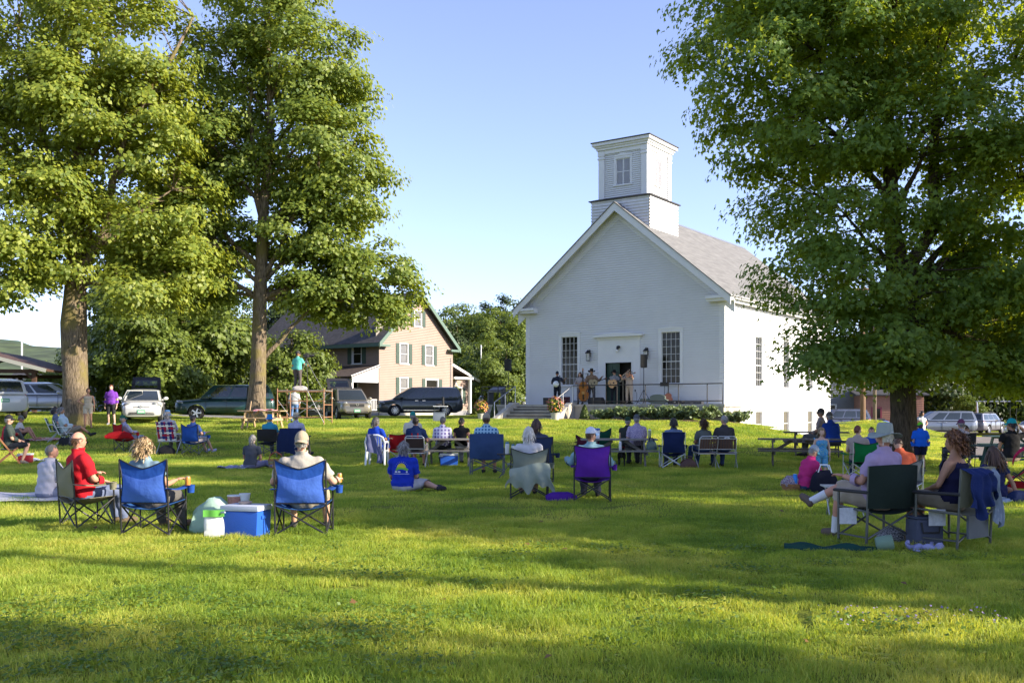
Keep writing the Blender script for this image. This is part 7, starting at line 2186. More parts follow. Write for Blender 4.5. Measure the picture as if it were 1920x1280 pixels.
# ---- far left group
wooden_chair('wooden folding chair with grey canvas at the left edge', at(16, 28.0), R(-62), GREYC)
seat_person('man in dark green shirt and black cap in wooden chair', 24, 28.0, R(-66), height=1.84, shirt=(0.045, 0.06, 0.052), sleeve=0.8, pants=(0.015, 0.018, 0.025), pant_len=0.52, hair=('short', 'grey'), hat=('cap', (0.02, 0.02, 0.022)), seat=0.42, lean=4, skin='fair', shoes=(0.22, 0.18, 0.14), foot_fwd=-0.14, voxel=MID)
cooler('small red cooler with white lid under the wooden chair', at(48, 28.3), R(10), mat('cooler_red', (0.38, 0.02, 0.03), 0.4), mat('white_plastic', (0.72, 0.74, 0.76), 0.35), w=0.36, d=0.26, h=0.28)
blanket('blue and white patterned cloth in front of the red cooler', at(75, 29.0), 0, 0.8, 0.5, checker_mat('blue_white_print', (0.55, 0.57, 0.62), (0.03, 0.05, 0.16), 18), seed=9)
blanket('red and white patterned picnic blanket beyond the black-capped man', at(62, 36.5), R(5), 3.4, 1.2, checker_mat('red_white_print', (0.6, 0.5, 0.45), (0.35, 0.05, 0.06), 9), seed=11)
seat_person('person in red shirt and grey cap on the picnic blanket', 10, 35.2, R(-40), pose='ground', shirt=(0.42, 0.02, 0.03), sleeve=0.8, pants=(0.1, 0.1, 0.1), hair=('short', 'brown'), hat=('cap', (0.2, 0.2, 0.17)), legs='up', arms='knees', voxel=FAR)
seat_person('bare-legged person hugging knees on the picnic blanket', 33, 36.2, R(-80), pose='ground', shirt=(0.5, 0.48, 0.44), sleeve=0.5, pants=(0.05, 0.05, 0.06), pant_len=0.4, hair=('short', 'brown'), hat=('cap', (0.12, 0.12, 0.10)), legs='up', arms='knees', voxel=FAR, skin='tan', shoes=None)
GW = (('green', (0.01, 0.16, 0.05)), ('green', (0.30, 0.42, 0.32)), ('green', (0.015, 0.12, 0.05)))
webbing_chair('green webbed lawn chair under the white-haired man', at(124, 34.8), R(-72), GW)
webbing_chair('green webbed lawn chair on the left of the pair', at(108, 35.8), R(-72), GW)
seat_person('white-haired man in pale blue shirt in green lawn chair', 128, 34.8, R(-74), height=1.82, build=1.12, shirt=(0.40, 0.50, 0.54), sleeve=0.9, pants=(0.20, 0.17, 0.13), pant_len=0.5, hair=('fluffy', 'grey'), seat=0.38, lean=16, cross=True, skin='tan', voxel=MID, socks=((0.05, 0.05, 0.05), 0.12))
seat_person('dark-haired person mostly hidden behind the white-haired man', 112, 35.9, R(-70), height=1.68, shirt=(0.12, 0.14, 0.2), pants=(0.1, 0.1, 0.12), hair=('bob', 'dark'), seat=0.38, lean=10, voxel=FAR, female=True)
soft_bag('shoulder_bag', 'black bag under the green lawn chairs', at(122, 34.3), 0, (0.45, 0.3, 0.3), fabric('canvas_black', BLK[1]), straps=GRIP, seed=2)
seat_person('woman in beige top and shorts leaning beside the broad maple trunk', 165, 41.2, R(205), pose='stand', height=1.66, skin='tan', shirt=(0.46, 0.38, 0.27), sleeve=0.0, pants=(0.50, 0.43, 0.32), pant_len=0.36, hair=('short', 'brown'), armr='hip', arml='down', voxel=MID, female=True, shoes=(0.3, 0.2, 0.12), head_yaw=28)
seat_person('man in purple T-shirt and dark shorts standing by the white hatchback', 209, 42.5, R(178), pose='stand', height=1.74, build=1.14, skin='pale', shirt=(0.16, 0.045, 0.34), sleeve=0.8, pants=(0.03, 0.03, 0.032), pant_len=0.55, hair=('short', 'red'), arms='down', voxel=MID, shoes=(0.2, 0.2, 0.22))
camp_chair('red camp chair left of the plaid lawn chair', at(236, 32.8), R(-38), RED, back=0.92, dip=0.06)
seat_person('person in green cap slouching in the red camp chair', 246, 32.9, R(-48), height=1.66, shirt=(0.30, 0.30, 0.40), sleeve=1.0, pants=(0.28, 0.32, 0.44), hair=('short', 'grey'), hat=('cap', (0.02, 0.09, 0.06)), seat=0.34, lean=22, voxel=MID, foot_fwd=0.26)
soft_bag('jacket_heap', 'red jacket heaped on the arm of the red camp chair', at(224, 32.5) + Vector((0, 0, 0.44)), R(20), (0.8, 0.42, 0.24), fabric('canvas_red', RED[1]), cat='jacket', lumps=0.14, seed=12)
webbing_chair('red white and blue plaid webbed lawn chair', at(319, 32.0), R(-3), (('plaid', (0.32, 0.02, 0.05)), ('plaid', (0.6, 0.6, 0.6)), ('plaid', (0.02, 0.03, 0.16))), back=1.02, w=0.62)
seat_person('person in blue sun hat in the plaid lawn chair', 318, 32.1, R(-3), height=1.80, shirt=(0.40, 0.38, 0.44), sleeve=0.9, pants=(0.12, 0.11, 0.1), hair=('bob', 'grey'), hat=('bucket', (0.06, 0.17, 0.36)), seat=0.44, lean=12, voxel=MID, female=True)
soft_bag('tote_bag', 'black bag under the plaid lawn chair', at(312, 31.6), 0, (0.5, 0.3, 0.28), fabric('canvas_black', BLK[1]), seed=21)
soft_bag('paper_bag', 'pale shopping bag between the red and plaid chairs', at(262, 31.9), 0, (0.34, 0.22, 0.42), mat('pale_paper', (0.45, 0.42, 0.36), 0.8, var=0.2), lumps=0.05, seed=22)
camp_chair('blue camp chair right of the plaid lawn chair', at(365, 31.6), R(-14), BLUE, back=0.98, frame=GREYF, w=0.6)
seat_person('dark-haired person in the blue camp chair beside the plaid one', 368, 31.7, R(-24), height=1.72, shirt=(0.05, 0.1, 0.3), pants=(0.40, 0.36, 0.36), pant_len=0.55, hair=('short', 'dark'), seat=0.36, lean=10, voxel=MID, foot_fwd=0.26, shoes=(0.3, 0.3, 0.42), armr='rest')

# ---- middle left
seat_person('grey-haired woman in dark grey top sitting on the grass', 470, 26.2, R(-12), pose='ground', height=1.72, shirt=(0.065, 0.07, 0.085), sleeve=0.6, pants=(0.15, 0.15, 0.24), hair=('pony', 'grey'), legs='side', arms='lap', voxel=MID, female=True, shoes=None, skin='tan')
blanket('blue patterned cloth left of the grey-haired woman', at(443, 26.4), 0, 0.8, 0.6, checker_mat('navy_white_print', (0.04, 0.05, 0.22), (0.45, 0.45, 0.55), 26), seed=31)
def basket(label, loc, w=0.42, d=0.3, h=0.26, hoop=True, stripes=True):
	r_ = empty('basket', loc, 0, label, 'basket')
	WK = mat('wicker', (0.30, 0.15, 0.06), 0.8, var=0.35, vscale=30, bump=0.8, bscale=70); W2 = mat('wicker_green', (0.22, 0.24, 0.12), 0.8, var=0.3, vscale=30, bump=0.8, bscale=70)
	n = 5
	for i in range(n):
		t0, t1 = i / n, (i + 1) / n
		q = MB(); k0, k1 = 0.82 + 0.18 * t0, 0.82 + 0.18 * t1
		q.lathe([(k0, h * t0), (k1 + 0.02, h * (t0 + t1) / 2), (k1, h * t1)], 24, M=Matrix.Diagonal((w / 2, d / 2, 1, 1)), cap=(i == 0)); q.obj('woven_band', W2 if (stripes and i % 2) else WK, r_, smooth=60)
	if hoop:
		q = MB(); q.tube([(-w * 0.42, 0, h * 0.9), (-w * 0.34, 0, h * 1.45), (0, 0, h * 1.75), (w * 0.34, 0, h * 1.45), (w * 0.42, 0, h * 0.9)], 0.014, 6); q.obj('handle', mat('leather_handle', (0.25, 0.06, 0.03), 0.5), r_, smooth=60)
	return r_
basket('woven basket with red handle beside the grey-haired woman', at(517, 26.2))
director_chair('dark folding chair under the turquoise-shirted person', at(507, 30.6), R(-6), ('black', BLK[1]), back=0.86, group='sturdy folding chairs')
seat_person('person in blue bucket hat and turquoise shirt', 508, 30.7, R(-8), height=1.66, build=1.08, shirt=(0.035, 0.24, 0.34), sleeve=0.8, pants=(0.05, 0.06, 0.12), hair=('short', 'grey'), hat=('bucket', (0.02, 0.20, 0.50)), seat=0.44, lean=5, voxel=MID, female=True)
dc = director_chair('folding chair draped with a navy jacket', at(556, 30.6), R(-14), NAVY, back=0.88, w=0.62)
draped('jacket', dc, fabric('canvas_navy', NAVY[1]), lambda u, v: ((2 * u - 1) * (0.36 + 0.10 * (1 - v)), -0.42 - 0.10 * math.sin(3.1 * (1 - v)) * 0.4 + 0.02 * math.sin(14 * u), 0.12 + 0.78 * v + 0.05 * math.sin(6 * u) * (1 - v)))
seat_person('person in straw hat and lavender shirt on the jacket-draped chair', 558, 30.7, R(-16), height=1.76, build=1.08, shirt=(0.36, 0.37, 0.50), sleeve=0.8, pants=(0.25, 0.22, 0.17), pant_len=0.5, hair=('short', 'grey'), hat=('straw', (0.50, 0.43, 0.30)), seat=0.44, lean=5, foot_fwd=0.22, voxel=MID, skin='fair')

# ---- middle
pc = plastic_chair('white plastic garden chair under the woman in blue', at(707, 27.6), R(-4))
draped('hanging_jacket', pc, fabric('slate_jacket', (0.12, 0.13, 0.24)), lambda u, v: (-0.22 + 0.20 * u + 0.22 * (1 - v) * u + 0.01 * math.sin(11 * v), -0.385 - 0.02 * math.sin(8 * u), 0.42 + 0.47 * v - 0.10 * u * (1 - v)), 8, 10)
draped('jacket_sleeve', pc, fabric('slate_jacket', (0.12, 0.13, 0.24)), lambda u, v: (0.06 + 0.15 * u + 0.03 * math.sin(5 * v), -0.38 - 0.015 * math.sin(8 * u), 0.10 + 0.46 * v), 6, 10)
seat_person('woman in royal blue top on the white plastic chair', 708, 27.7, R(-22), height=1.70, build=1.06, shirt=(0.012, 0.05, 0.38), sleeve=0.8, pants=(0.02, 0.04, 0.18), pant_len=0.6, hair=('bob', 'saltpepper'), seat=0.45, lean=4, voxel=MID, female=True, skin='tan', head_yaw=-20, armr='rest')
camp_chair('small red camp chair behind the suspenders man', at(744, 28.6), R(10), RED, back=0.86, w=0.5, frame=ALU, dip=0.03)
alu_chair('metal folding chair with dark back under the suspenders man', at(781, 26.4), R(-4), solid=mat('dark_brown_pad', (0.035, 0.02, 0.018), 0.7), group='aluminium folding chairs')
sp_ = seat_person('man in navy shirt and red suspenders on metal folding chair', 781, 26.5, R(-5), height=1.78, build=1.06, shirt=(0.014, 0.03, 0.09), sleeve=0.8, pants=(0.05, 0.05, 0.06), pant_len=0.6, hair=('fringe', 'dark'), seat=0.44, lean=6, voxel=MID, armr='rest', skin='ruddy')
seat_person('man in teal cap and cream shirt sitting beyond the first picnic table', 775, 30.2, R(-8), height=1.86, build=1.15, shirt=(0.52, 0.49, 0.42), sleeve=0.8, pants=(0.2, 0.2, 0.2), hair=('short', 'grey'), hat=('cap', (0.02, 0.20, 0.18)), seat=0.46, lean=2, voxel=MID)
GWOOD = mat('weathered_grey_wood', (0.20, 0.185, 0.165), 0.9, var=0.3, vscale=5, bump=0.4, bscale=14, stretch=(1, 8, 8))
DWOOD = mat('dark_weathered_wood', (0.13, 0.11, 0.09), 0.9, var=0.35, vscale=5, bump=0.5, bscale=14, stretch=(1, 8, 8))
NWOOD = mat('new_pine_wood', (0.42, 0.29, 0.16), 0.75, var=0.2, vscale=5, bump=0.2, bscale=14, stretch=(1, 8, 8))
t1 = at(843, 27.4)
picnic_table('grey picnic table with plaid-shirted man and black-topped woman', t1, R(-3), GWOOD)
def table_seat(label, px, Y, rz, **kw): return seat_person(label, px, Y, rz, seat=0.46, **kw)
table_seat('man in purple plaid shirt at the grey picnic table', 830, 27.95, R(-6), height=1.74, shirt=plaid_mat('purple_plaid', (0.16, 0.13, 0.30), (0.50, 0.50, 0.62), 3.2), sleeve=1.0, pants=(0.03, 0.03, 0.032), hair=('short', 'saltpepper'), lean=-4, voxel=MID, hunch=0.05)
table_seat('woman in black top with tied-up hair at the grey picnic table', 866, 27.95, R(-12), height=1.66, shirt=(0.01, 0.01, 0.012), sleeve=0.2, pants=(0.30, 0.30, 0.36), hair=('bun', 'dark'), lean=-3, voxel=MID, female=True, skin='ruddy', head_yaw=-15)
cooler('blue cooler with white trim under the grey picnic table', at(842, 27.6), R(4), mat('cooler_blue', (0.02, 0.10, 0.48), 0.4), PLW, w=0.5, d=0.3, h=0.34)
director_chair('large steel blue folding chair with the checked-shirt man', at(914, 23.6), R(-3), STEEL, w=0.78, back=1.0, curve=0.13, back_lo=0.42, frame=mat('slate_frame', (0.10, 0.12, 0.14), 0.4), pocket=None)
seat_person('man in blue checked shirt and tan cap in the large steel blue chair', 913, 23.8, R(-5), height=1.92, build=1.2, shirt=plaid_mat('blue_check', (0.03, 0.13, 0.26), (0.30, 0.48, 0.60), 4.0), sleeve=0.9, pants=(0.3, 0.25, 0.18), pant_len=0.5, hair=('short', 'brown'), hat=('cap', (0.30, 0.26, 0.20)), seat=0.48, lean=8, voxel=MID, skin='tan')
# small folding table with two bottles
tb = empty('side_table', at(953, 22.6), 0, 'small dark folding table holding two flasks', 'table')
MB().bx(-0.26, 0.26, -0.18, 0.18, 0.54, 0.56).obj('table_top', GRIP, tb)
for s_ in (-1, 1): MB().tube([(s_ * 0.22, -0.15, 0), (-s_ * 0.2, 0.12, 0.54)], 0.01, 6).obj('leg', GREYF, tb)
for s_ in (-1, 1): MB().tube([(s_ * 0.22, 0.15, 0), (-s_ * 0.2, -0.12, 0.54)], 0.01, 6).obj('leg', GREYF, tb)
def bottle(label, loc, h, r, bm, cm):
	b_ = empty('flask', loc, 0, label, 'bottle')
	MB().lathe([(r * 0.95, 0), (r, 0.01), (r, h * 0.80), (r * 0.8, h * 0.86)], 16).obj('body', bm, b_, smooth=40)
	MB().lathe([(r * 0.82, h * 0.86), (r * 0.82, h * 0.97), (r * 0.6, h)], 16).obj('cap', cm, b_, smooth=40)
bottle('taller white flask with blue cap on the small table', at(951, 22.6) + Vector((0, 0, 0.56)), 0.27, 0.048, mat('flask_white', (0.6, 0.6, 0.55), 0.3), mat('flask_cap_blue', (0.03, 0.16, 0.26), 0.4))
bottle('shorter white flask with blue cap on the small table', at(962, 22.55) + Vector((0, 0, 0.56)), 0.22, 0.042, mat('flask_white', (0.6, 0.6, 0.55), 0.3), mat('flask_cap_blue', (0.03, 0.16, 0.26), 0.4))
camp_chair('navy camp chair with brown-haired person behind the white-haired woman', at(1012, 21.2), R(-4), ('slate_navy', (0.03, 0.045, 0.10)), back=0.98, dip=0.03)
seat_person('brown-haired person in the navy camp chair behind the white-haired woman', 1006, 21.4, R(-4), height=1.80, shirt=(0.05, 0.06, 0.1), pants=(0.1, 0.1, 0.12), hair=('bob', 'brown'), seat=0.40, lean=4, voxel=MID)
cs = camp_chair('sage green camp chair with a jacket over its back', at(992, 17.7), R(1), SAGE, back=0.90, w=0.66, dip=0.10)
JK = fabric('sage_jacket', (0.26, 0.30, 0.25))
draped('draped_jacket', cs, JK, lambda u, v: ((2 * u - 1) * (0.33 + 0.10 * (1 - v) + 0.02 * math.sin(9 * v)), -0.40 - 0.045 * math.sin(3.1 * v) - 0.022 * math.sin(19 * u + 3 * v) * (1 - 0.5 * v), 0.20 + 0.40 * v + (0.07 * math.sin(11 * u) + 0.05 * math.sin(23 * u)) * (1 - v) - 0.05 * math.cos(4 * u) * v), 34, 14)
seat_person('white-haired woman in white top in the sage camp chair', 991, 17.85, R(0), height=1.68, shirt=(0.52, 0.52, 0.54), sleeve=0.8, pants=(0.25, 0.17, 0.10), hair=('bob', 'white'), seat=0.38, lean=8, voxel=NEAR, female=True, skin='fair')
camp_chair('purple camp chair with the woman in white cap', at(1110, 17.2), R(-3), PURP, back=0.97, w=0.62, dip=0.05)
seat_person('woman in white cap and pale teal shirt in the purple camp chair', 1108, 17.4, R(-4), height=1.72, shirt=(0.22, 0.36, 0.40), sleeve=1.0, pants=(0.06, 0.06, 0.09), hair=('short', 'brown'), hat=('cap', (0.58, 0.62, 0.72), (0.25, 0.42, 0.62)), seat=0.36, lean=8, head_yaw=-55, voxel=NEAR, skin='fair', J=dict(elbl=(-0.36, 0.02, 0.64), wril=(-0.42, 0.26, 0.70), elbr=(0.36, 0.0, 0.62), wrir=(0.38, 0.24, 0.62)))
soft_bag('carry_bag', 'flat purple carry bag on the grass left of the purple chair', at(1052, 17.2), R(5), (0.55, 0.26, 0.15), fabric('canvas_purple_dark', (0.07, 0.018, 0.22)), lumps=0.06, seed=41)
# emblem man
em = seat_person('curly grey-haired man in blue T-shirt with sun emblem sitting on the grass', 755, 19.0, R(-6), pose='ground', height=1.80, build=1.12, shirt=(0.012, 0.035, 0.36), sleeve=0.85, pants=(0.36, 0.36, 0.38), pant_len=0.62, hair=('fluffy', 'grey'), legs='side', arms='lap', voxel=NEAR, lean=-5, shoes=(0.035, 0.035, 0.04), loose=0.018)

def decal(root, parent_name, name, shapes):
	"""flat print projected on to the back of a shirt; shapes = list of (polygon [(x,z)...], material)"""
	sh = [c for c in root.children if c.name.split('.')[0] == parent_name][0]
	me = sh.data
	bv = BVHTree.FromPolygons([v.co.copy() for v in me.vertices], [tuple(p.vertices) for p in me.polygons])
	for poly, m_ in shapes:
		cx = sum(p[0] for p in poly) / len(poly); cz = sum(p[1] for p in poly) / len(poly)
		vs, fs = [], []
		n = len(poly); K = 4
		def proj(x, z):
			h = bv.ray_cast(Vector((x, -1.5, z)), Vector((0, 1, 0)))
			return (x, (h[0].y if h[0] else -0.2) - 0.004, z)
		vs.append(proj(cx, cz))
		for k in range(1, K + 1):
			for p in poly: vs.append(proj(cx + (p[0] - cx) * k / K, cz + (p[1] - cz) * k / K))
		for i in range(n): fs.append((0, 1 + i, 1 + (i + 1) % n))
		for k in range(K - 1):
			for i in range(n): fs.append((1 + k * n + i, 1 + (k + 1) * n + i, 1 + (k + 1) * n + (i + 1) % n, 1 + k * n + (i + 1) % n))
		mb = MB(); mb.add(vs, fs); mb.obj(name, m_, sh)
PYEL = mat('print_yellow', (0.60, 0.50, 0.04), 0.8); PGRN = mat('print_green', (0.16, 0.42, 0.05), 0.8); PWHT = mat('print_white', (0.6, 0.62, 0.68), 0.8)
zc = 0.47
def arc(cx, cz, rx, rz_, a0, a1, n=14): return [(cx + rx * math.cos(a0 + (a1 - a0) * i / n), cz + rz_ * math.sin(a0 + (a1 - a0) * i / n)) for i in range(n + 1)]
shapes = [(arc(-0.0, zc, 0.088, 0.085, 0, math.pi), PYEL), ([(-0.115, zc - 0.055), (0.115, zc - 0.055), (0.14, zc - 0.03), (0.095, zc + 0.0), (0.05, zc + 0.025), (0, zc + 0.03), (-0.06, zc + 0.012), (-0.1, zc - 0.01)], PGRN)]
for i in range(9):
	a_ = R(20 + i * 17.5); shapes.append(([(0.118 * math.cos(a_) - 0.004, zc + 0.112 * math.sin(a_) - 0.004), (0.118 * math.cos(a_) + 0.004, zc + 0.112 * math.sin(a_) - 0.004), (0.13 * math.cos(a_), zc + 0.125 * math.sin(a_))], PWHT))
for x0, w_ in ((-0.13, 0.05), (-0.07, 0.055), (0.09, 0.03)): shapes.append(([(x0, zc - 0.095), (x0 + w_, zc - 0.095), (x0 + w_ * 0.9, zc - 0.062), (x0 + w_ * 0.1, zc - 0.062)], PWHT))
for i in range(16): x0 = -0.15 + i * 0.019; shapes.append(([(x0, zc - 0.122), (x0 + 0.013, zc - 0.122), (x0 + 0.013, zc - 0.112), (x0, zc - 0.112)], PWHT))
decal(em, 'shirt', 'emblem_print', shapes)
# suspenders
for s_ in (-1, 1):
	decal(sp_, 'shirt', 'suspender', [([(s_ * 0.05, 0.62), (s_ * 0.085, 0.62), (s_ * 0.10, 0.93), (s_ * 0.065, 0.93)], fabric('canvas_red', RED[1]))])

# ---- second picnic table
t2 = at(1160, 27.4)
picnic_table('grey picnic table with the white and blue cooler on it', t2, R(-2), GWOOD, L=2.1)
cooler('white and blue cooler with raised handle on the picnic table', at(1112, 27.5) + Vector((0, 0, 0.76)), R(0), PLW, mat('cooler_blue', (0.02, 0.10, 0.48), 0.4), w=0.36, d=0.26, h=0.28, handle=False)
table_seat('person in grey cap and floral purple shirt at the second picnic table', 1194, 28.0, R(6), height=1.84, build=1.1, shirt=checker_mat('purple_floral', (0.28, 0.24, 0.36), (0.48, 0.42, 0.50), 20, (0.14, 0.10, 0.24)), sleeve=0.8, pants=(0.04, 0.04, 0.05), hair=('short', 'grey'), hat=('cap', (0.08, 0.09, 0.10)), lean=-4, voxel=MID, hunch=0.06)
table_seat('person in dark cap and vest partly hidden left of the floral shirt', 1176, 28.5, R(-30), height=1.70, shirt=(0.03, 0.035, 0.03), sleeve=0.3, pants=(0.1, 0.09, 0.08), hair=('short', 'grey'), hat=('cap', (0.02, 0.05, 0.03)), lean=-10, voxel=MID)
camp_chair('small green and maroon camp chair behind the second picnic table', at(1122, 29.6), R(20), ('deep_green', (0.01, 0.08, 0.05)), back=0.98, w=0.56)
camp_chair('maroon camp chair left of the second picnic table end', at(1098, 28.8), R(-10), ('maroon', (0.10, 0.02, 0.04)), back=0.82, w=0.5)
bottle('clear water bottle on the second picnic table bench', at(1163, 26.75) + Vector((0, 0, 0.46)), 0.24, 0.04, mat('bottle_clear', (0.5, 0.5, 0.52), 0.1), PLW)
soft_bag('tote_bag', 'pale green bag on the bench end of the second picnic table', at(1221, 27.0) + Vector((0, 0, 0.46)), 0, (0.28, 0.2, 0.26), fabric('bag_grey_green', (0.12, 0.17, 0.15)), straps=GRIP, seed=51)
bottle('green bottle standing on the second picnic table top', at(1218, 27.6) + Vector((0, 0, 0.76)), 0.26, 0.045, mat('bottle_green', (0.25, 0.28, 0.12), 0.2), PLW)
# black dog under the second table
def dog(label, loc, rz):
	d_ = empty('dog', loc, rz, label, 'dog')
	mb = MB()
	ring_loft(mb, [(Vector((0, y, z)), Vector((1, 0, 0)), Vector((0, 0, 1)), rx, rz2) for y, z, rx, rz2 in ((-0.30, 0.36, 0.05, 0.06), (-0.24, 0.36, 0.085, 0.095), (-0.05, 0.36, 0.08, 0.085), (0.12, 0.35, 0.09, 0.12), (0.24, 0.37, 0.085, 0.12), (0.32, 0.42, 0.06, 0.08))], 12)
	capsule(mb, (0, 0.27, 0.42), (0, 0.40, 0.54), 0.07, 0.055); capsule(mb, (0, 0.41, 0.56), (0, 0.50, 0.54), 0.065, 0.04); capsule(mb, (0, 0.50, 0.535), (0, 0.58, 0.52), 0.035, 0.025)
	for s_ in (-1, 1):
		capsule(mb, (s_ * 0.06, 0.22, 0.34), (s_ * 0.065, 0.20, 0.20), 0.042, 0.026); capsule(mb, (s_ * 0.065, 0.20, 0.20), (s_ * 0.065, 0.22, 0.03), 0.024, 0.020); capsule(mb, (s_ * 0.065, 0.22, 0.025), (s_ * 0.065, 0.26, 0.022), 0.022, 0.02)
		capsule(mb, (s_ * 0.06, -0.22, 0.34), (s_ * 0.075, -0.16, 0.22), 0.06, 0.036); capsule(mb, (s_ * 0.075, -0.16, 0.22), (s_ * 0.075, -0.28, 0.13), 0.032, 0.02); capsule(mb, (s_ * 0.075, -0.28, 0.13), (s_ * 0.075, -0.25, 0.03), 0.02, 0.019); capsule(mb, (s_ * 0.075, -0.25, 0.025), (s_ * 0.075, -0.20, 0.022), 0.021, 0.02)
		capsule(mb, (s_ * 0.05, 0.39, 0.60), (s_ * 0.075, 0.37, 0.52), 0.022, 0.014)
	mb.tube([(0, -0.30, 0.40), (0, -0.40, 0.38), (0, -0.47, 0.28), (0, -0.49, 0.18)], [0.03, 0.022, 0.016, 0.008], 8)
	me = mb.mesh('body', mat('black_fur', (0.012, 0.011, 0.010), 0.7))
	ob = bpy.data.objects.new('tmp', me); COL.objects.link(ob)
	md = ob.modifiers.new('r', 'REMESH'); md.mode = 'VOXEL'; md.voxel_size = 0.016
	me2 = bpy.data.meshes.new_from_object(ob.evaluated_get(bpy.context.evaluated_depsgraph_get())); bpy.data.objects.remove(ob)
	me2.polygons.foreach_set('use_smooth', np.ones(len(me2.polygons), bool)); me2.name = 'body'
	link_mesh('body', me2, d_)
	MB().lathe([(0.072, -0.012), (0.076, 0.0), (0.072, 0.012)], 14, M=Matrix.Translation((0, 0.33, 0.475)) @ Matrix.Rotation(R(-48), 4, 'X'), cap=False).obj('collar', fabric('canvas_red', RED[1]), d_)
dog('black dog standing under the second picnic table seen from behind', at(1166, 27.1), R(-8))
# ---- right of centre
camp_chair('navy camp chair with silver frame and dark-bobbed woman', at(1260, 26.2), R(0), NAVY, back=0.96, w=0.6, frame=ALU, dip=0.0)
seat_person('woman with dark bob in the silver-framed navy chair', 1262, 26.4, R(0), height=1.72, shirt=(0.12, 0.17, 0.30), sleeve=0.6, pants=(0.04, 0.05, 0.08), hair=('bob', 'dark'), seat=0.42, lean=4, voxel=MID, female=True)
alu_chair('brown-slatted metal chair on the left of the pair', at(1322, 26.2), R(8))
alu_chair('brown-slatted metal chair on the right of the pair', at(1360, 26.25), R(-6))
seat_person('woman with curly brown hair in grey top on the left slatted chair', 1316, 26.4, R(24), height=1.64, build=1.1, shirt=(0.10, 0.115, 0.11), sleeve=0.7, pants=(0.03, 0.06, 0.15), hair=('curly', 'brown'), seat=0.43, lean=2, voxel=MID, female=True, skin='tan')
g2 = seat_person('grey-haired man in charcoal shirt on the right slatted chair', 1356, 26.4, R(8), height=1.84, build=1.05, shirt=(0.05, 0.048, 0.052), sleeve=0.8, pants=(0.03, 0.05, 0.12), hair=('short', 'grey'), seat=0.45, lean=3, voxel=MID, head_yaw=28)
decal(g2, 'shirt', 'arc_print', [(arc(0.02, 0.74, 0.11, 0.11, R(20), R(160), 12) + arc(0.02, 0.74, 0.098, 0.098, R(160), R(20), 12), PWHT)])
soft_bag('handbag', 'brown leather handbag on the grass left of the slatted chairs', at(1290, 26.0), R(10), (0.42, 0.24, 0.26), mat('brown_leather', (0.07, 0.03, 0.022), 0.5), straps=mat('brown_leather', (0.07, 0.03, 0.022), 0.5), seed=61)
# ---- right-hand tables and people
picnic_table('dark weathered picnic table behind the girl in blue dress', at(1498, 27.3), R(-14), DWOOD, L=2.2)
picnic_table('second dark picnic table behind the first, against the church wall', at(1530, 31.5), R(-14), DWOOD, L=2.0)
seat_person('large man in blue shirt and grey cap sitting at the dark picnic table', 1559, 29.3, R(20), height=1.90, build=1.28, shirt=(0.012, 0.045, 0.24), sleeve=0.9, pants=(0.05, 0.05, 0.06), hair=('short', 'grey'), hat=('cap', (0.10, 0.09, 0.085)), seat=0.50, lean=-10, voxel=MID, hunch=0.07)
seat_person('man in dark cap beyond the large man in blue', 1536, 31.0, R(60), height=1.90, shirt=(0.25, 0.2, 0.19), sleeve=0.8, pants=(0.1, 0.1, 0.1), hair=('short', 'saltpepper'), hat=('cap', (0.05, 0.045, 0.045)), seat=0.52, lean=0, voxel=MID, head_yaw=10, skin='tan')
seat_person('fair-haired girl in blue flowered dress standing and facing the camera', 1540, 21.0, R(176), pose='stand', height=1.16, skin='pale', dress=checker_mat('blue_flower_print', (0.05, 0.32, 0.55), (0.03, 0.14, 0.45), 42, (0.40, 0.55, 0.25)), sleeve=0.0, dress_len=1.0, hair=('bob', 'blond'), arms='down', voxel=NEAR, female=True, shoes=(0.3, 0.2, 0.25), loose=0.02)
seat_person('woman in pink shirt and grey cap kneeling over a black bag', 1508, 19.0, R(-72), pose='ground', height=1.70, build=1.1, shirt=(0.46, 0.03, 0.15), sleeve=0.8, pants=(0.03, 0.045, 0.11), hair=('short', 'grey'), hat=('cap', (0.32, 0.36, 0.40), (0.10, 0.38, 0.46)), legs='cross', arms='fwd', voxel=NEAR, lean=-14, head_pitch=-28, hunch=0.06, skin='fair', female=True)
soft_bag('cooler_bag', 'black cooler bag with white piping in front of the pink-shirted woman', at(1545, 18.7), R(-8), (0.52, 0.34, 0.42), fabric('canvas_black_navy', (0.014, 0.015, 0.026)), lumps=0.04, seed=71, straps=PLW)
bk_ = basket('low wicker basket left of the pink-shirted woman', at(1486, 19.0), 0.44, 0.3, 0.15, hoop=False, stripes=False)
soft_bag('cloth_bundle', 'patterned cloth bundle heaped in the low wicker basket', at(1482, 19.0) + Vector((0, 0, 0.10)), 0, (0.34, 0.22, 0.2), checker_mat('bundle_print', (0.45, 0.42, 0.42), (0.06, 0.05, 0.16), 30, (0.3, 0.04, 0.06)), cat='cloth', lumps=0.15, seed=72)
bottle('bright blue bottle leaning in the low wicker basket', at(1489, 18.95) + Vector((0.02, 0, 0.10)), 0.24, 0.045, mat('bright_blue_bottle', (0.02, 0.22, 0.65), 0.3), mat('bright_blue_bottle', (0.02, 0.22, 0.65), 0.3))
ft_ = empty('folding_table', at(1583, 14.6), R(-8), 'small pale slatted folding table in front of the man in the sun hat', 'table')
for i in range(6): MB().box((0, -0.2 + i * 0.08, 0.44), (0.62, 0.07, 0.018)).obj('table_slat', mat('pale_slat', (0.42, 0.42, 0.40), 0.5), ft_)
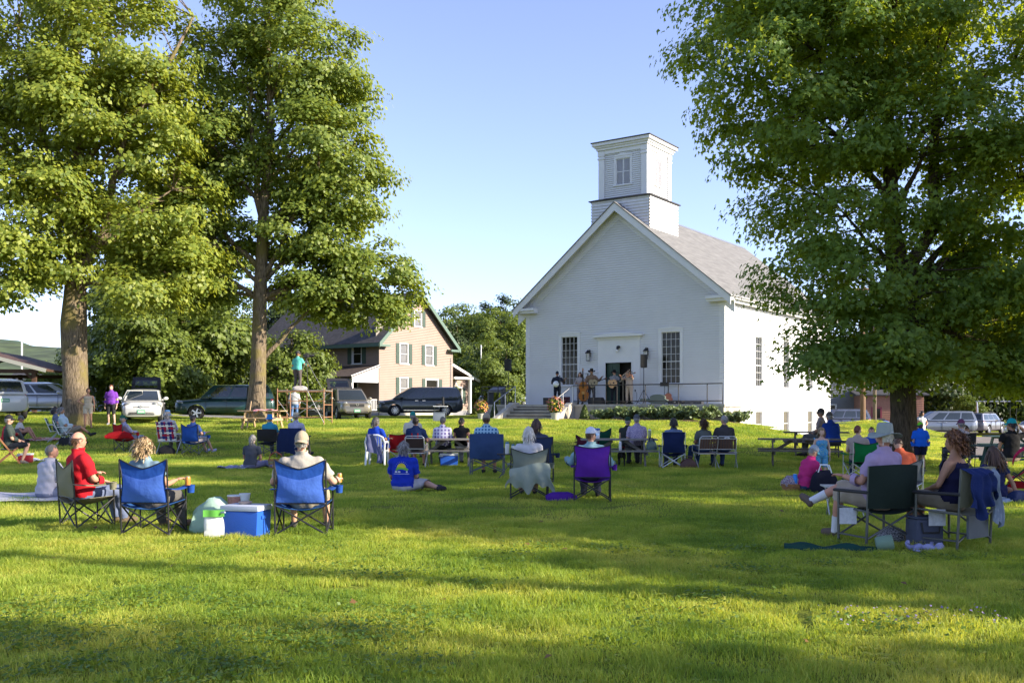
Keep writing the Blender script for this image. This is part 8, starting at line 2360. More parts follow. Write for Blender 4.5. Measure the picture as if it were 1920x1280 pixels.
for s_ in (-1, 1):
	MB().tube([(s_ * 0.24, -0.2, 0), (s_ * 0.24, 0.2, 0.43)], 0.011, 6).obj('leg', ALU, ft_); MB().tube([(s_ * 0.22, 0.2, 0), (s_ * 0.22, -0.2, 0.43)], 0.011, 6).obj('leg', ALU, ft_)
gc_ = camp_chair('bright green camp chair with the auburn-haired child', at(1613, 21.6), R(4), GRN, back=0.86, w=0.56, frame=ALU, dip=0.06)
seat_person('auburn-haired child in the bright green camp chair', 1608, 21.9, R(-18), height=1.56, shirt=(0.35, 0.28, 0.24), sleeve=0.4, pants=(0.03, 0.04, 0.08), hair=('short', 'red'), seat=0.40, lean=2, voxel=MID, head_yaw=-40, skin='pale')
seat_person('child in blue and yellow shirt facing the camera behind the green chair', 1634, 23.6, R(165), pose='chair', height=1.40, shirt=(0.02, 0.07, 0.36), sleeve=0.6, pants=(0.03, 0.03, 0.06), hair=('short', 'brown'), seat=0.44, lean=-8, voxel=MID, arml='face', skin='fair')
seat_person('person in orange shirt sitting hunched behind the man in the sun hat', 1690, 16.6, R(-10), pose='chair', height=1.62, shirt=(0.50, 0.10, 0.045), sleeve=0.9, pants=(0.1, 0.12, 0.2), hair=('short', 'brown'), seat=0.34, lean=-18, head_pitch=-50, hunch=0.16, voxel=MID)
camp_chair('grey camp chair under the person in orange', at(1690, 16.4), R(-10), GREYC, back=0.80, w=0.56, frame=ALU)
seat_person('boy in bright blue T-shirt and lime green cap standing with his back turned', 1726, 26.2, R(-8), pose='stand', height=1.24, shirt=(0.012, 0.11, 0.55), sleeve=0.85, pants=(0.012, 0.015, 0.035), pant_len=0.45, hair=('short', 'brown'), hat=('cap', (0.16, 0.55, 0.03), (0.03, 0.07, 0.06), 120), arms='down', voxel=MID, loose=0.03, skin='fair')
seat_person('woman in white top standing near the silver minivan', 1728, 44, R(200), pose='stand', height=1.60, shirt=(0.5, 0.5, 0.5), sleeve=0.2, pants=(0.4, 0.45, 0.5), hair=('bob', 'dark'), arml='hip', voxel=FAR, female=True, skin='tan')
camp_chair('tall black camp chair with the person in plum cap', at(1797, 26.5), R(14), BLK, back=1.0, w=0.62, dip=0.03)
seat_person('person in plum cap in the tall black camp chair', 1797, 26.7, R(14), height=1.78, shirt=(0.4, 0.36, 0.4), sleeve=0.8, pants=(0.1, 0.1, 0.12), hair=('short', 'grey'), hat=('cap', (0.15, 0.05, 0.11)), seat=0.42, lean=5, voxel=MID)
seat_person('small child in coral shirt peeking beside the plum-capped person', 1812, 28.0, R(170), pose='stand', height=1.12, shirt=(0.5, 0.22, 0.18), sleeve=0.6, pants=(0.3, 0.25, 0.2), hair=('short', 'brown'), voxel=FAR, skin='tan')
# ---- front right pair
a1 = R(19)
dch = director_chair('dark green padded folding chair with the man in sun hat', at(1640, 11.75), a1, DGRN, w=0.66, back=0.95, curve=0.14, back_lo=0.46)
man = seat_person('man in lavender shirt and grey sun hat with legs crossed', 1637, 11.85, R(33), height=1.86, build=1.12, shirt=(0.36, 0.27, 0.40), sleeve=0.75, pants=(0.36, 0.30, 0.23), pant_len=0.56, hair=('short', 'white'), hat=('brim', (0.27, 0.30, 0.27)), seat=0.44, lean=10, voxel=NEAR, skin='ruddy', socks=((0.62, 0.62, 0.64), 0.20), shoes=(0.12, 0.09, 0.07), arml='rest', armr='lap', head_yaw=-16,
				  J=dict(kner=(-0.05, 0.40, 0.66), ankr=(-0.24, 0.72, 0.46), kne_=(0, 0, 0), knel=(-0.14, 0.38, 0.56), ankl=(-0.10, 0.48, 0.10)))
a2 = R(36)
dcw = director_chair('khaki folding chair with jackets over its back', at(1785, 11.45), a2, KHAKI, w=0.70, back=0.93, pocket=GREYC)
wom = seat_person('woman with curly auburn hair in navy tank top in khaki chair', 1775, 11.6, R(42), height=1.70, build=1.06, skin='tan', shirt=(0.014, 0.014, 0.045), sleeve=0.0, pants=(0.26, 0.22, 0.16), pant_len=0.6, hair=('curly', 'auburn'), seat=0.44, lean=4, voxel=NEAR, female=True, arms='lap', head_yaw=14, shoes=(0.2, 0.15, 0.1))
draped('navy_jacket', dcw, fabric('navy_jacket', (0.014, 0.026, 0.10)), lambda u, v: (-0.40 + 0.46 * u - 0.10 * (1 - v) * (0.3 - u) + 0.03 * math.sin(9 * v + 4 * u), -0.46 - 0.035 * math.sin(22 * u + 4 * v) * (1 - 0.6 * v) - 0.05 * math.sin(3 * u) + 0.12 * max(0, v - 0.86) / 0.14, 0.52 + 0.42 * v - 0.12 * math.sin(5.5 * u) * (1 - v) + 0.035 * math.sin(17 * u) * (1 - v)), 30, 14)
draped('pale_blue_jacket', dcw, fabric('pale_blue_jacket', (0.24, 0.28, 0.34)), lambda u, v: (0.05 + 0.20 * u + 0.03 * math.sin(7 * v) + 0.04 * (1 - v), -0.435 - 0.025 * math.sin(20 * u + 5 * v) + 0.10 * max(0, v - 0.88) / 0.12, 0.36 + 0.58 * v - 0.10 * u * (1 - v) + 0.03 * math.sin(13 * u) * (1 - v)), 20, 14)
for (px, Y, rz_, lb) in ((1590, 11.6, a1, 'paper tag hanging from the dark green folding chair'), (1757, 11.35, a2, 'paper tag hanging from the khaki folding chair')):
	p_ = at(px, Y); MB().grid(lambda u, v: ((u - 0.5) * 0.20, 0.01 * math.sin(5 * u), 0.26 + 0.19 * v), 5, 3, thick=0.004).obj('paper_tag', mat('paper_white', (0.55, 0.56, 0.58), 0.8, var=0.12, vscale=30), None, p_, (0, 0, rz_ * 0.2), label=lb, cat='tag')
# things on the grass by the pair
cb = empty('cooler_bag', at(1733, 11.5), R(10), 'slate grey soft cooler bag between the two folding chairs', 'bag')
MB().bx(-0.17, 0.17, -0.12, 0.12, 0.0, 0.33).obj('body', fabric('slate_bag', (0.075, 0.085, 0.12)), cb, bevel=0.03, smooth=50)
MB().bx(-0.175, 0.175, -0.125, 0.125, 0.333, 0.36).obj('lid', fabric('slate_bag_lid', (0.06, 0.07, 0.10)), cb, bevel=0.012)
MB().tube([(-0.12, -0.135, 0.30), (-0.10, -0.14, 0.18), (0.10, -0.14, 0.18), (0.12, -0.135, 0.30)], 0.012, 6, flat=0.5).obj('strap', GRIP, cb)
soft_bag('drawstring_bag', 'black and white patterned bag under the dark green chair', at(1672, 11.9), R(10), (0.34, 0.22, 0.17), checker_mat('bw_print', (0.4, 0.4, 0.42), (0.04, 0.04, 0.05), 38), lumps=0.14, seed=81)
blanket('folded lilac striped towel on the grass under the grey bag', at(1740, 11.15), R(6), 0.34, 0.2, plaid_mat('lilac_stripes', (0.40, 0.40, 0.55), (0.24, 0.24, 0.42), 40), seed=82, cat='towel', name='folded_towel')
cbg = empty('chair_bag', at(1545, 11.25), R(-14), 'long dark green carry bag lying empty on the grass', 'bag')
MB().grid(lambda u, v: (-0.44 + 1.02 * u, (v - 0.5) * (0.22 + 0.05 * math.sin(7 * u)), 0.012 + 0.075 * math.sin(math.pi * v) ** 0.7 * (0.75 + 0.25 * math.sin(11 * u)) + 0.012 * math.sin(17 * u + 6 * v)), 30, 10).obj('body', fabric('deep_green_bag', (0.010, 0.045, 0.035)), cbg, smooth=180)
MB().lathe([(0.085, 0), (0.10, 0.05), (0.10, 0.17), (0.09, 0.18)], 18, M=Matrix.Translation((0.56, 0, 0.09)) @ Matrix.Rotation(R(80), 4, 'Y') @ Matrix.Diagonal((0.85, 1.1, 1, 1))).obj('bag_end', fabric('sage_bag_end', (0.16, 0.24, 0.17)), cbg, smooth=50)
# ---- far right
seat_person('woman in navy dress with brown hair sitting on the grass', 1866, 17.4, R(14), pose='ground', height=1.76, dress=(0.02, 0.024, 0.085), sleeve=0.45, hair=('long', 'brown'), legs='side', arml='lap', armr='prop', voxel=NEAR, female=True, lean=-2, skin='tan', shoes=None, build=1.08, dress_len=1.2)
seat_person('woman in black top and teal cap shading her eyes', 1893, 22.5, R(4), pose='chair', height=1.80, shirt=(0.012, 0.012, 0.013), sleeve=0.5, pants=(0.35, 0.28, 0.22), pant_len=0.5, hair=('pony', 'dark'), hat=('cap', (0.01, 0.26, 0.27)), armr='brow', arml='lap', seat=0.46, lean=2, voxel=MID, female=True, skin='tan', head_yaw=38)
GPT = mat('green_painted_wood', (0.03, 0.075, 0.07), 0.6, var=0.1)
picnic_table('dark green picnic table on the paving at the right edge', at(1905, 24.3), R(-4), GPT, L=1.9)
picnic_table('further dark green picnic table on the paving', at(1900, 35.5), R(-2), GPT, L=1.9)
# stroller at right edge
stv = empty('stroller', at(1912, 18.4), R(60), 'red and black folding stroller at the right edge', 'stroller')
SR = fabric('raspberry_fabric', (0.42, 0.01, 0.06))
MB().grid(lambda u, v: ((2 * u - 1) * 0.2, -0.28 + 0.40 * math.sin(1.6 * v), 0.62 + 0.34 * math.cos(1.6 * v) - 0.06 * (2 * u - 1) ** 2), 8, 8, thick=0.01).obj('canopy', SR, stv, smooth=60)
MB().grid(lambda u, v: ((2 * u - 1) * 0.18, -0.25 + 0.42 * v, 0.34 + 0.35 * (1 - v) ** 2), 6, 8, thick=0.02).obj('seat', SR, stv, smooth=60)
for s_ in (-1, 1):
	MB().tube([(s_ * 0.21, -0.42, 0.98), (s_ * 0.21, -0.2, 0.62), (s_ * 0.21, 0.30, 0.10)], 0.012, 6).obj('frame_tube', FRAME, stv, smooth=60)
	MB().tube([(s_ * 0.21, 0.12, 0.42), (s_ * 0.21, -0.30, 0.10)], 0.012, 6).obj('frame_tube', FRAME, stv, smooth=60)
	for y in (-0.30, 0.30): MB().lathe([(0.05, -0.02), (0.085, -0.018), (0.085, 0.018), (0.05, 0.02)], 16, M=Matrix.Translation((s_ * 0.22, y, 0.085)) @ Matrix.Rotation(R(90), 4, 'Y'), cap=True).obj('wheel', TYRE, stv, smooth=40)
MB().tube([(-0.21, -0.42, 0.98), (0.21, -0.42, 0.98)], 0.016, 6).obj('handle', GRIP, stv)
MB().bx(-0.18, 0.18, -0.22, 0.2, 0.14, 0.26).obj('basket', fabric('canvas_red', RED[1]), stv, bevel=0.02)
soft_bag('cushion', 'navy cushion on the grass at the right edge', at(1912, 16.9), 0, (0.4, 0.3, 0.2), fabric('canvas_navy', NAVY[1]), lumps=0.06, seed=90, cat='cushion')
blanket('pale blue crumpled cloth beside the navy-dressed woman', at(1893, 17.0), 0, 0.6, 0.3, fabric('pale_blue_cloth', (0.35, 0.40, 0.48)), seed=91, cat='cloth', name='cloth')

# ================================================================== LEFT: picnic table by the tree, scaffold, photographer
picnic_table('pine picnic table beside the slender maple trunk', at(492, 41.0), R(-10), NWOOD, L=1.9)
blanket('red and white cloth lying on the pine picnic table', at(497, 40.9) + Vector((0, 0, 0.74)), 0, 0.85, 0.5, checker_mat('red_white_stripe', (0.55, 0.10, 0.12), (0.6, 0.5, 0.5), 12), seed=95, cat='cloth', name='cloth')
MB().bar((0, 0, 0), (0.14, 0.12, 1.15), 0.09, 0.03).obj('plank', NWOOD, None, at(463, 41.0), label='loose plank leaning against the slender maple trunk', cat='plank')
SCO = mat('orange_scaffold_paint', (0.34, 0.17, 0.09), 0.6, var=0.15)
sc0 = at(572, 43.5)
scf = empty('scaffold', sc0, R(-4), 'orange tubular scaffold platform carrying the photographer', 'scaffold')
SW_, SD_, SH_ = 2.05, 1.4, 1.45
for y in (-SD_ / 2, SD_ / 2):
	for x in (-SW_ / 2, SW_ / 2): MB().tube([(x, y, 0), (x, y, SH_ + 0.12)], 0.024, 8).obj('upright', SCO, scf, smooth=50)
for x in (-SW_ / 2, SW_ / 2):
	for z in (0.32, 0.86, SH_): MB().tube([(x, -SD_ / 2, z), (x, SD_ / 2, z)], 0.02, 6).obj('rung', SCO, scf, smooth=50)
for z in (0.32, SH_ - 0.02): MB().tube([(-SW_ / 2, -SD_ / 2, z), (SW_ / 2, -SD_ / 2, z)], 0.022, 6).obj('ledger', SCO, scf, smooth=50)
for x in (-0.45, 0.28): MB().tube([(x, -SD_ / 2, 0.32), (x, -SD_ / 2, SH_)], 0.02, 6).obj('upright', SCO, scf, smooth=50)
for z in (0.70, 1.02): MB().tube([(-0.45, -SD_ / 2, z), (SW_ / 2, -SD_ / 2, z)], 0.016, 6).obj('rung', SCO, scf, smooth=50)
for (p, q) in (((-SW_ / 2, SD_ / 2, SH_), (SW_ / 2, SD_ / 2, 0.1)), ((SW_ / 2, SD_ / 2, SH_), (-SW_ / 2, SD_ / 2, 0.1)), ((0.32, -SD_ / 2 - 0.03, SH_), (SW_ / 2, -SD_ / 2 - 0.03, 0.1)), ((-SW_ / 2, -SD_ / 2, SH_ * 0.75), (-0.45, -SD_ / 2, 0.32))): MB().tube([p, q], 0.013, 6).obj('cross_brace', GALV, scf)
for i in range(3): MB().box((0, -0.42 + i * 0.42, SH_ + 0.03), (SW_ + 0.1, 0.38, 0.04)).obj('deck_board', GWOOD, scf, bevel=0.004)
seat_person('photographer in mint green shirt standing on the scaffold', 558, 43.5, R(-20), pose='stand', height=1.72, build=1.05, shirt=(0.10, 0.42, 0.36), sleeve=0.8, pants=(0.10, 0.085, 0.08), hair=('short', 'dark'), hat=('cap', (0.05, 0.05, 0.05)), arms='down', armr='fwd', voxel=FAR, head_yaw=-60, skin='tan').location.z += SH_ + 0.05
soft_bag('equipment_bag', 'pale bag at the photographer\'s feet on the scaffold', at(562, 43.0) + Vector((0, 0, SH_ + 0.05)), 0, (0.6, 0.3, 0.2), fabric('pale_grey_cloth', (0.42, 0.39, 0.37)), lumps=0.14, seed=97)
tp_ = at(574, 43.6)
tri = empty('camera_tripod', (tp_.x, tp_.y, tp_.z + SH_ + 0.05), 0, 'tall camera tripod with video camera on the scaffold', 'tripod')
for (x, y) in ((-0.42, -0.25), (0.75, -0.1), (0.0, 0.5)): MB().tube([(0, 0, 1.35), (x, y, 0.0)], [0.022, 0.014], 6).obj('leg', GREYF, tri)
MB().box((0, 0.03, 1.52), (0.20, 0.36, 0.16)).obj('camera_body', CLIP, tri, bevel=0.02)
MB().tube([(0.0, 0.2, 1.52), (0.28, 0.34, 1.54)], [0.06, 0.07], 10).obj('lens', CLIP, tri, smooth=40)
MB().tube([(-0.05, 0.0, 1.63), (0.55, 0.2, 1.63)], 0.018, 6).obj('microphone', CLIP, tri)
MB().tube([(0, 0, 1.30), (0, 0, 1.46)], 0.04, 8).obj('tripod_head', CLIP, tri)
seat_person('person in blue jeans standing behind the scaffold', 552, 45.2, R(10), pose='stand', height=1.62, shirt=(0.35, 0.36, 0.38), sleeve=0.8, pants=(0.10, 0.18, 0.36), hair=('short', 'dark'), voxel=FAR)
# plant pots and bicycle-like clutter left of the scaffold
# small white table with speaker stand in front of the dark minivan
lt = empty('folding_table', at(826, 47.0), 0, 'small white-topped table in front of the dark grey minivan', 'table')
MB().bx(-0.34, 0.34, -0.25, 0.25, 0.70, 0.73).obj('table_top', PLW, lt); 
for s_ in (-1, 1): MB().tube([(s_ * 0.28, 0, 0.7), (s_ * 0.24, 0, 0)], 0.015, 6).obj('leg', GREYF, lt)
ob_ = empty('storage_tub', at(823, 46.3), R(4), 'blue-grey plastic tub leaning under the small white table', 'tub')
MB().bx(-0.28, 0.28, -0.04, 0.04, 0.02, 0.40).obj('panel', mat('blue_grey_plastic', (0.16, 0.19, 0.24), 0.5), ob_, bevel=0.03, smooth=40)
MB().bx(-0.29, 0.29, -0.05, 0.05, 0.40, 0.44).obj('rim', mat('blue_grey_plastic', (0.16, 0.19, 0.24), 0.5), ob_)
q_ = at(831, 47.0); sst = empty('microphone_stand', (q_.x, q_.y, q_.z + 0.73), 0, 'black post and bag standing on the small white table', 'stand')
MB().tube([(0, 0, 0), (0, 0, 0.42)], 0.05, 8).obj('post', CLIP, sst); MB().ell((-0.22, 0, 0.05), (0.18, 0.12, 0.06)).obj('bag', CLIP, sst)
# ================================================================== STAGE
def chx(px, y):
	k_ = (px - 960) / FPX
	return (k_ * (52.351 + 0.823 * y) - 5.684 - 0.568 * y) / (0.823 + 0.568 * k_)
def stage(px, y, dz=0.0): return chl(chx(px, y), y, DECK + dz)
FACE = R(172)
def stage_person(label, px, y, rz, **kw):
	global p_n
	p_n += 1
	return person(label, stage(px, y), rz, pose='stand', seed=p_n * 5, voxel=FAR - 0.006, group='musicians on the church platform', **kw)
WD1 = mat('spruce_top', (0.45, 0.25, 0.09), 0.35, coat=0.5); WD2 = mat('mahogany', (0.14, 0.045, 0.02), 0.35, coat=0.5); WD3 = mat('amber_bass_varnish', (0.36, 0.12, 0.02), 0.3, coat=0.6, var=0.15); EBON = mat('ebony', (0.012, 0.01, 0.01), 0.4)
def instrument(name, label, P, pts, cat):
	return empty(name, P.location, P.rotation_euler.z, label, cat)
def outline(scale, kind='guitar', n=36):
	pts = []
	for i in range(n):
		a = 2 * math.pi * i / n
		y = math.cos(a)
		w = (0.80 + 0.14 * -y) - 0.22 * math.exp(-((y - 0.12) / 0.28) ** 2)
		pts.append((w * math.sin(a) * 0.24 * scale / 0.8, y * 0.25 * scale))
	return pts
def guitar(label, P, ctr, ang, m_top, scale=1.0, name='acoustic_guitar', cat='guitar', kind='guitar'):
	"""flat in the player's local xz plane, neck towards -x side when ang positive"""
	g = empty(name, P.location, P.rotation_euler.z, label, cat)
	M = Matrix.Translation(ctr) @ Matrix.Rotation(ang, 4, 'Y')
	if kind == 'banjo':
		MB().lathe([(0.15, -0.035), (0.165, -0.03), (0.165, 0.03), (0.15, 0.035)], 28, M=M @ Matrix.Rotation(R(90), 4, 'X')).obj('rim', ALU, g, smooth=40)
		MB().lathe([(0.148, 0.036), (0.148, 0.040)], 28, M=M @ Matrix.Rotation(R(90), 4, 'X')).obj('drum_head', mat('banjo_skin', (0.62, 0.60, 0.54), 0.6), g)
		L0 = 0.15
	else:
		MB().prism(outline(scale), 'y', -0.05, 0.045, M=M).obj('body', WD2, g, smooth=40)
		MB().prism([(x * 0.97, z * 0.97) for x, z in outline(scale)], 'y', 0.045, 0.05, M=M).obj('soundboard', m_top, g)
		MB().lathe([(0.045 * scale, 0.051), (0.001, 0.0515)], 18, M=M @ Matrix.Translation((0, 0, 0.06 * scale)) @ Matrix.Rotation(R(-90), 4, 'X'), cap=False).obj('sound_hole', EBON, g)
		MB().box((0, 0.056, -0.11 * scale), (0.14 * scale, 0.012, 0.025), M=M).obj('bridge', EBON, g)
		L0 = 0.24 * scale
	MB().box((0, 0.05, L0 + 0.19 * scale), (0.045, 0.03, 0.42 * scale), M=M).obj('neck', EBON, g)
	MB().box((0, 0.045, L0 + 0.46 * scale), (0.065, 0.02, 0.14 * scale), M=M).obj('headstock', WD2, g)
	return g
pB = stage_person('banjo player in dark shirt and black cap', 1045, -1.1, R(168), height=1.78, shirt=(0.02, 0.025, 0.04), sleeve=0.8, pants=(0.015, 0.018, 0.03), hair=('short', 'dark'), hat=('cap', (0.015, 0.018, 0.03)), armr='play', arml='neck', skin='tan')
guitar('five-string banjo held by the man in dark shirt', pB, (0.03, 0.24, 1.10), R(-62), None, name='banjo', cat='banjo', kind='banjo')
pU = stage_person('bass player in pale blouse behind the double bass', 1088, -1.3, R(150), height=1.70, shirt=(0.34, 0.30, 0.30), sleeve=0.8, pants=(0.18, 0.15, 0.16), hair=('long', 'brown'), armr='play', arml='neck', female=True)
# double bass
bp = stage(1095, -1.65)
db = empty('double_bass', bp, R(165), 'amber double bass standing on the platform', 'double bass')
def bass_out():
	pts = []
	for i in range(40):
		a = 2 * math.pi * i / 40; y = math.cos(a)
		w = 0.31 - 0.055 * (y + 1) / 2 - 0.115 * math.exp(-((y - 0.05) / 0.22) ** 2)
		pts.append((w * math.copysign(abs(math.sin(a)) ** 0.7, math.sin(a)), 0.68 + 0.52 * y))
	return pts
BM = Matrix.Rotation(R(-6), 4, 'X')
MB().prism(bass_out(), 'y', -0.10, 0.10, M=BM).obj('body', WD3, db, smooth=40)
MB().prism([(x * 0.93, 0.68 + (z - 0.68) * 0.95) for x, z in bass_out()], 'y', 0.10, 0.125, M=BM).obj('belly', WD3, db, smooth=40)
MB().box((0, 0.15, 1.32), (0.055, 0.04, 0.92), M=BM).obj('neck', EBON, db); MB().tube([BM @ Vector((0, 0.13, 1.76)), BM @ Vector((0, 0.11, 1.86)), BM @ Vector((0, 0.15, 1.90))], [0.04, 0.035, 0.02], 8).obj('scroll', WD3, db, smooth=60)
MB().box((0, 0.15, 0.62), (0.15, 0.03, 0.14), M=BM).obj('bridge', WD1, db); MB().box((0, 0.145, 0.40), (0.08, 0.03, 0.28), M=BM).obj('tailpiece', EBON, db); MB().tube([(0, 0, 0), (0, 0.01, 0.18)], 0.012, 6).obj('endpin', ALU, db)
pG = stage_person('guitarist in tan jacket and hat beside the double bass', 1109, -1.1, R(185), height=1.86, shirt=(0.22, 0.15, 0.10), sleeve=1.0, pants=(0.07, 0.075, 0.09), hair=('short', 'brown'), hat=('western', (0.03, 0.025, 0.02)), armr='play', arml='neck', skin='tan', head_yaw=20)
guitar('pale archtop guitar held by the man in tan jacket', pG, (-0.05, 0.24, 1.12), R(-70), mat('cream_guitar_top', (0.40, 0.33, 0.2), 0.35), name='archtop_guitar')
pP = stage_person('guitarist in white plaid shirt and black hat at the door', 1152, -1.2, R(160), height=1.76, shirt=plaid_mat('white_plaid', (0.50, 0.50, 0.48), (0.10, 0.10, 0.11), 5), sleeve=1.0, pants=(0.015, 0.017, 0.025), hair=('short', 'dark'), hat=('western', (0.012, 0.012, 0.013)), armr='play', arml='neck', head_yaw=30)
guitar('acoustic guitar with reddish pickguard held by the man in plaid', pP, (0.02, 0.26, 1.08), R(-66), WD1)
pF = stage_person('fiddle player in pale clothes and dark hat', 1180, -1.2, R(150), height=1.78, shirt=(0.42, 0.34, 0.29), sleeve=0.8, pants=(0.40, 0.33, 0.27), hair=('short', 'dark'), hat=('brim', (0.03, 0.025, 0.025)), arms='fiddle', skin='ruddy')
gf = guitar('small reddish fiddle at the player\'s chin', pF, (-0.06, 0.26, 1.50), R(-75), WD3, scale=0.55, name='fiddle', cat='fiddle')
bow_ = empty('fiddle_bow', pF.location, pF.rotation_euler.z, 'thin fiddle bow in the raised hand of the fiddle player', 'bow')
MB().tube([(0.34, 0.34, 1.40), (-0.18, 0.36, 1.78)], 0.008, 6).obj('stick', WD1, bow_); MB().tube([(0.34, 0.355, 1.37), (-0.18, 0.375, 1.75)], 0.004, 4).obj('hair_ribbon', PLW, bow_)
# microphone stands
def mic(label, px, y, h, boom=0.4, bd=(0, 0)):
	p = stage(px, y); m_ = empty('microphone_stand', p, 0, label, 'microphone stand', 'microphone stands on the platform')
	MB().tube([(0, 0, 0.1), (0, 0, h)], 0.012, 6).obj('pole', GREYF, m_)
	for k_ in range(3): a_ = 2.09 * k_ + 0.4; MB().tube([(0, 0, 0.16), (0.28 * math.cos(a_), 0.28 * math.sin(a_), 0)], 0.010, 5).obj('leg', FRAME, m_)
	e = Vector((bd[0] * boom, bd[1] * boom, h + 0.16)); MB().tube([(0, 0, h), e], 0.010, 5).obj('boom', GREYF, m_)
	MB().ell(tuple(e), (0.035, 0.035, 0.05), 8, 6).obj('microphone', CLIP, m_, smooth=180)
mic('microphone stand in front of the banjo player', 1050, -1.8, 1.35, 0.2, (0, 1)); mic('microphone stand in front of the tan-jacketed guitarist', 1099, -1.9, 1.4, 0.25, (0.4, 0.5)); mic('microphone stand left of the guitarist in plaid', 1136, -1.9, 1.15, 0.25, (0.7, 0.5)); mic('tall boom microphone stand between plaid guitarist and fiddler', 1168, -1.9, 1.45, 0.5, (0.6, 0.3)); mic('low microphone stand left of the right loudspeaker', 1194, -1.0, 0.55, 0.15, (-0.5, 0.3))
def loudspeaker(label, slabel, px, y, zc, hgt, rz_):
	p = stage(px, y)
	s_ = empty('speaker_stand', p, 0, slabel, 'speaker stand', 'loudspeaker stands')
	zl = zc - hgt / 2 - DECK
	MB().tube([(0, 0, 0.05), (0, 0, zl)], 0.02, 8).obj('pole', FRAME, s_)
	for k_ in range(3): a_ = 2.09 * k_ + 0.3; MB().tube([(0, 0, 0.75), (0.45 * math.cos(a_), 0.45 * math.sin(a_), 0)], 0.014, 6).obj('leg', FRAME, s_)
	l_ = empty('loudspeaker', (p.x, p.y, DECK + zl), rz_, label, 'loudspeaker', 'loudspeakers on stands')
	MB().prism([(-0.17, -0.16), (0.17, -0.16), (0.12, 0.16), (-0.12, 0.16)], 'z', 0, hgt).obj('cabinet', mat('speaker_black', (0.015, 0.015, 0.016), 0.6), l_, bevel=0.015)
	MB().bx(-0.15, 0.15, -0.175, -0.163, 0.03, hgt - 0.03).obj('grille', mat('speaker_grille', (0.022, 0.022, 0.022), 0.8, bump=0.4, bscale=200), l_)
loudspeaker('black loudspeaker on a pole left of the church', 'black speaker stand at the left end of the platform', 953, -1.2, 4.0, 0.66, R(-28))
loudspeaker('black loudspeaker on a pole in front of the right lantern', 'black tripod speaker stand right of the doorway', 1207, -1.1, 4.0, 0.66, R(-5))
def wedge(label, px, y, w, m_=None, rz_=CH_R):
	o_ = empty('stage_monitor', stage(px, y), rz_, label, 'stage monitor', 'stage monitors on the platform')
	MB().prism([(-0.2, 0), (0.22, 0), (0.22, 0.18), (0.02, 0.36), (-0.2, 0.36)], 'x', -w / 2, w / 2).obj('cabinet', CLIP, o_, bevel=0.012)
	MB().add([(-w * 0.42, 0.225, 0.03), (w * 0.42, 0.225, 0.03), (w * 0.42, 0.225, 0.17), (-w * 0.42, 0.225, 0.17)], [(0, 1, 2, 3)]).obj('grille', mat('speaker_grille', (0.022, 0.022, 0.022), 0.8), o_)
wedge('stage monitor at the banjo player\'s feet', 1031, -1.6, 0.62); wedge('stage monitor at the feet of the tan-jacketed guitarist', 1120, -1.7, 0.7)
def case(label, px, y, size, m_, rz_=CH_R, name='equipment_case', cat='case'):
	o_ = empty(name, stage(px, y), rz_, label, cat)
	w, d, h = size
	MB().bx(-w / 2, w / 2, -d / 2, d / 2, 0, h * 0.55).obj('base', m_, o_, bevel=0.02); MB().bx(-w / 2, w / 2, -d / 2, d / 2, h * 0.55 + 0.006, h).obj('lid', m_, o_, bevel=0.02); MB().bx(-0.06, 0.06, -d / 2 - 0.03, -d / 2, h * 0.5, h * 0.6).obj('clasp', ALU, o_)
case('dark red equipment box behind the banjo player', 1061, -0.6, (0.36, 0.3, 0.42), mat('dark_red_case', (0.09, 0.015, 0.02), 0.6))
case('long black instrument case lying right of the guitar stand', 1268, -0.9, (0.8, 0.32, 0.18), CLIP); case('low black case near the right end of the railing', 1300, -0.9, (1.0, 0.3, 0.12), CLIP)
# grey-green guitar case and guitar on a stand
gcz = empty('guitar_case', stage(1234, -1.0), CH_R, 'grey-green guitar case lying on the platform', 'case')
MB().prism([(x * 2.2 + 0.0, 0.26 + z * 0.9) for x, z in outline(1.1)], 'y', -0.1, 0.1).obj('body', mat('grey_green_case', (0.10, 0.13, 0.11), 0.6), gcz, bevel=0.03, smooth=40)
MB().box((-0.75, 0, 0.22), (0.5, 0.16, 0.16)).obj('neck_section', mat('grey_green_case', (0.10, 0.13, 0.11), 0.6), gcz, bevel=0.03)
gs = empty('resting_guitar', stage(1253, -0.9), R(175), 'dark red guitar resting upright on a stand by the right window', 'guitar')
MB().prism([(x, z + 0.34) for x, z in outline(0.95)], 'y', -0.04, 0.04).obj('body', mat('dark_red_guitar', (0.10, 0.03, 0.02), 0.3, coat=0.5), gs, smooth=40); MB().box((0, 0.03, 0.85), (0.05, 0.03, 0.6)).obj('neck', EBON, gs); MB().box((0, 0.03, 1.2), (0.07, 0.02, 0.15)).obj('headstock', EBON, gs)
for s_ in (-1, 1): MB().tube([(0, -0.06, 0.55), (s_ * 0.2, -0.12 + 0.2 * (s_ > 0), 0)], 0.01, 5).obj('stand_leg', FRAME, gs)
ms_ = empty('music_stand', stage(1246, -0.7), 0, 'black music stand left of the resting guitar', 'stand')
MB().tube([(0, 0, 0), (0, 0, 0.95)], 0.012, 6).obj('pole', FRAME, ms_); MB().box((0, 0, 1.02), (0.45, 0.03, 0.2)).obj('desk', FRAME, ms_)
for k_ in range(3): MB().tube([(0, 0, 0.2), (0.25 * math.cos(2.09 * k_), 0.25 * math.sin(2.09 * k_), 0)], 0.01, 5).obj('leg', FRAME, ms_)
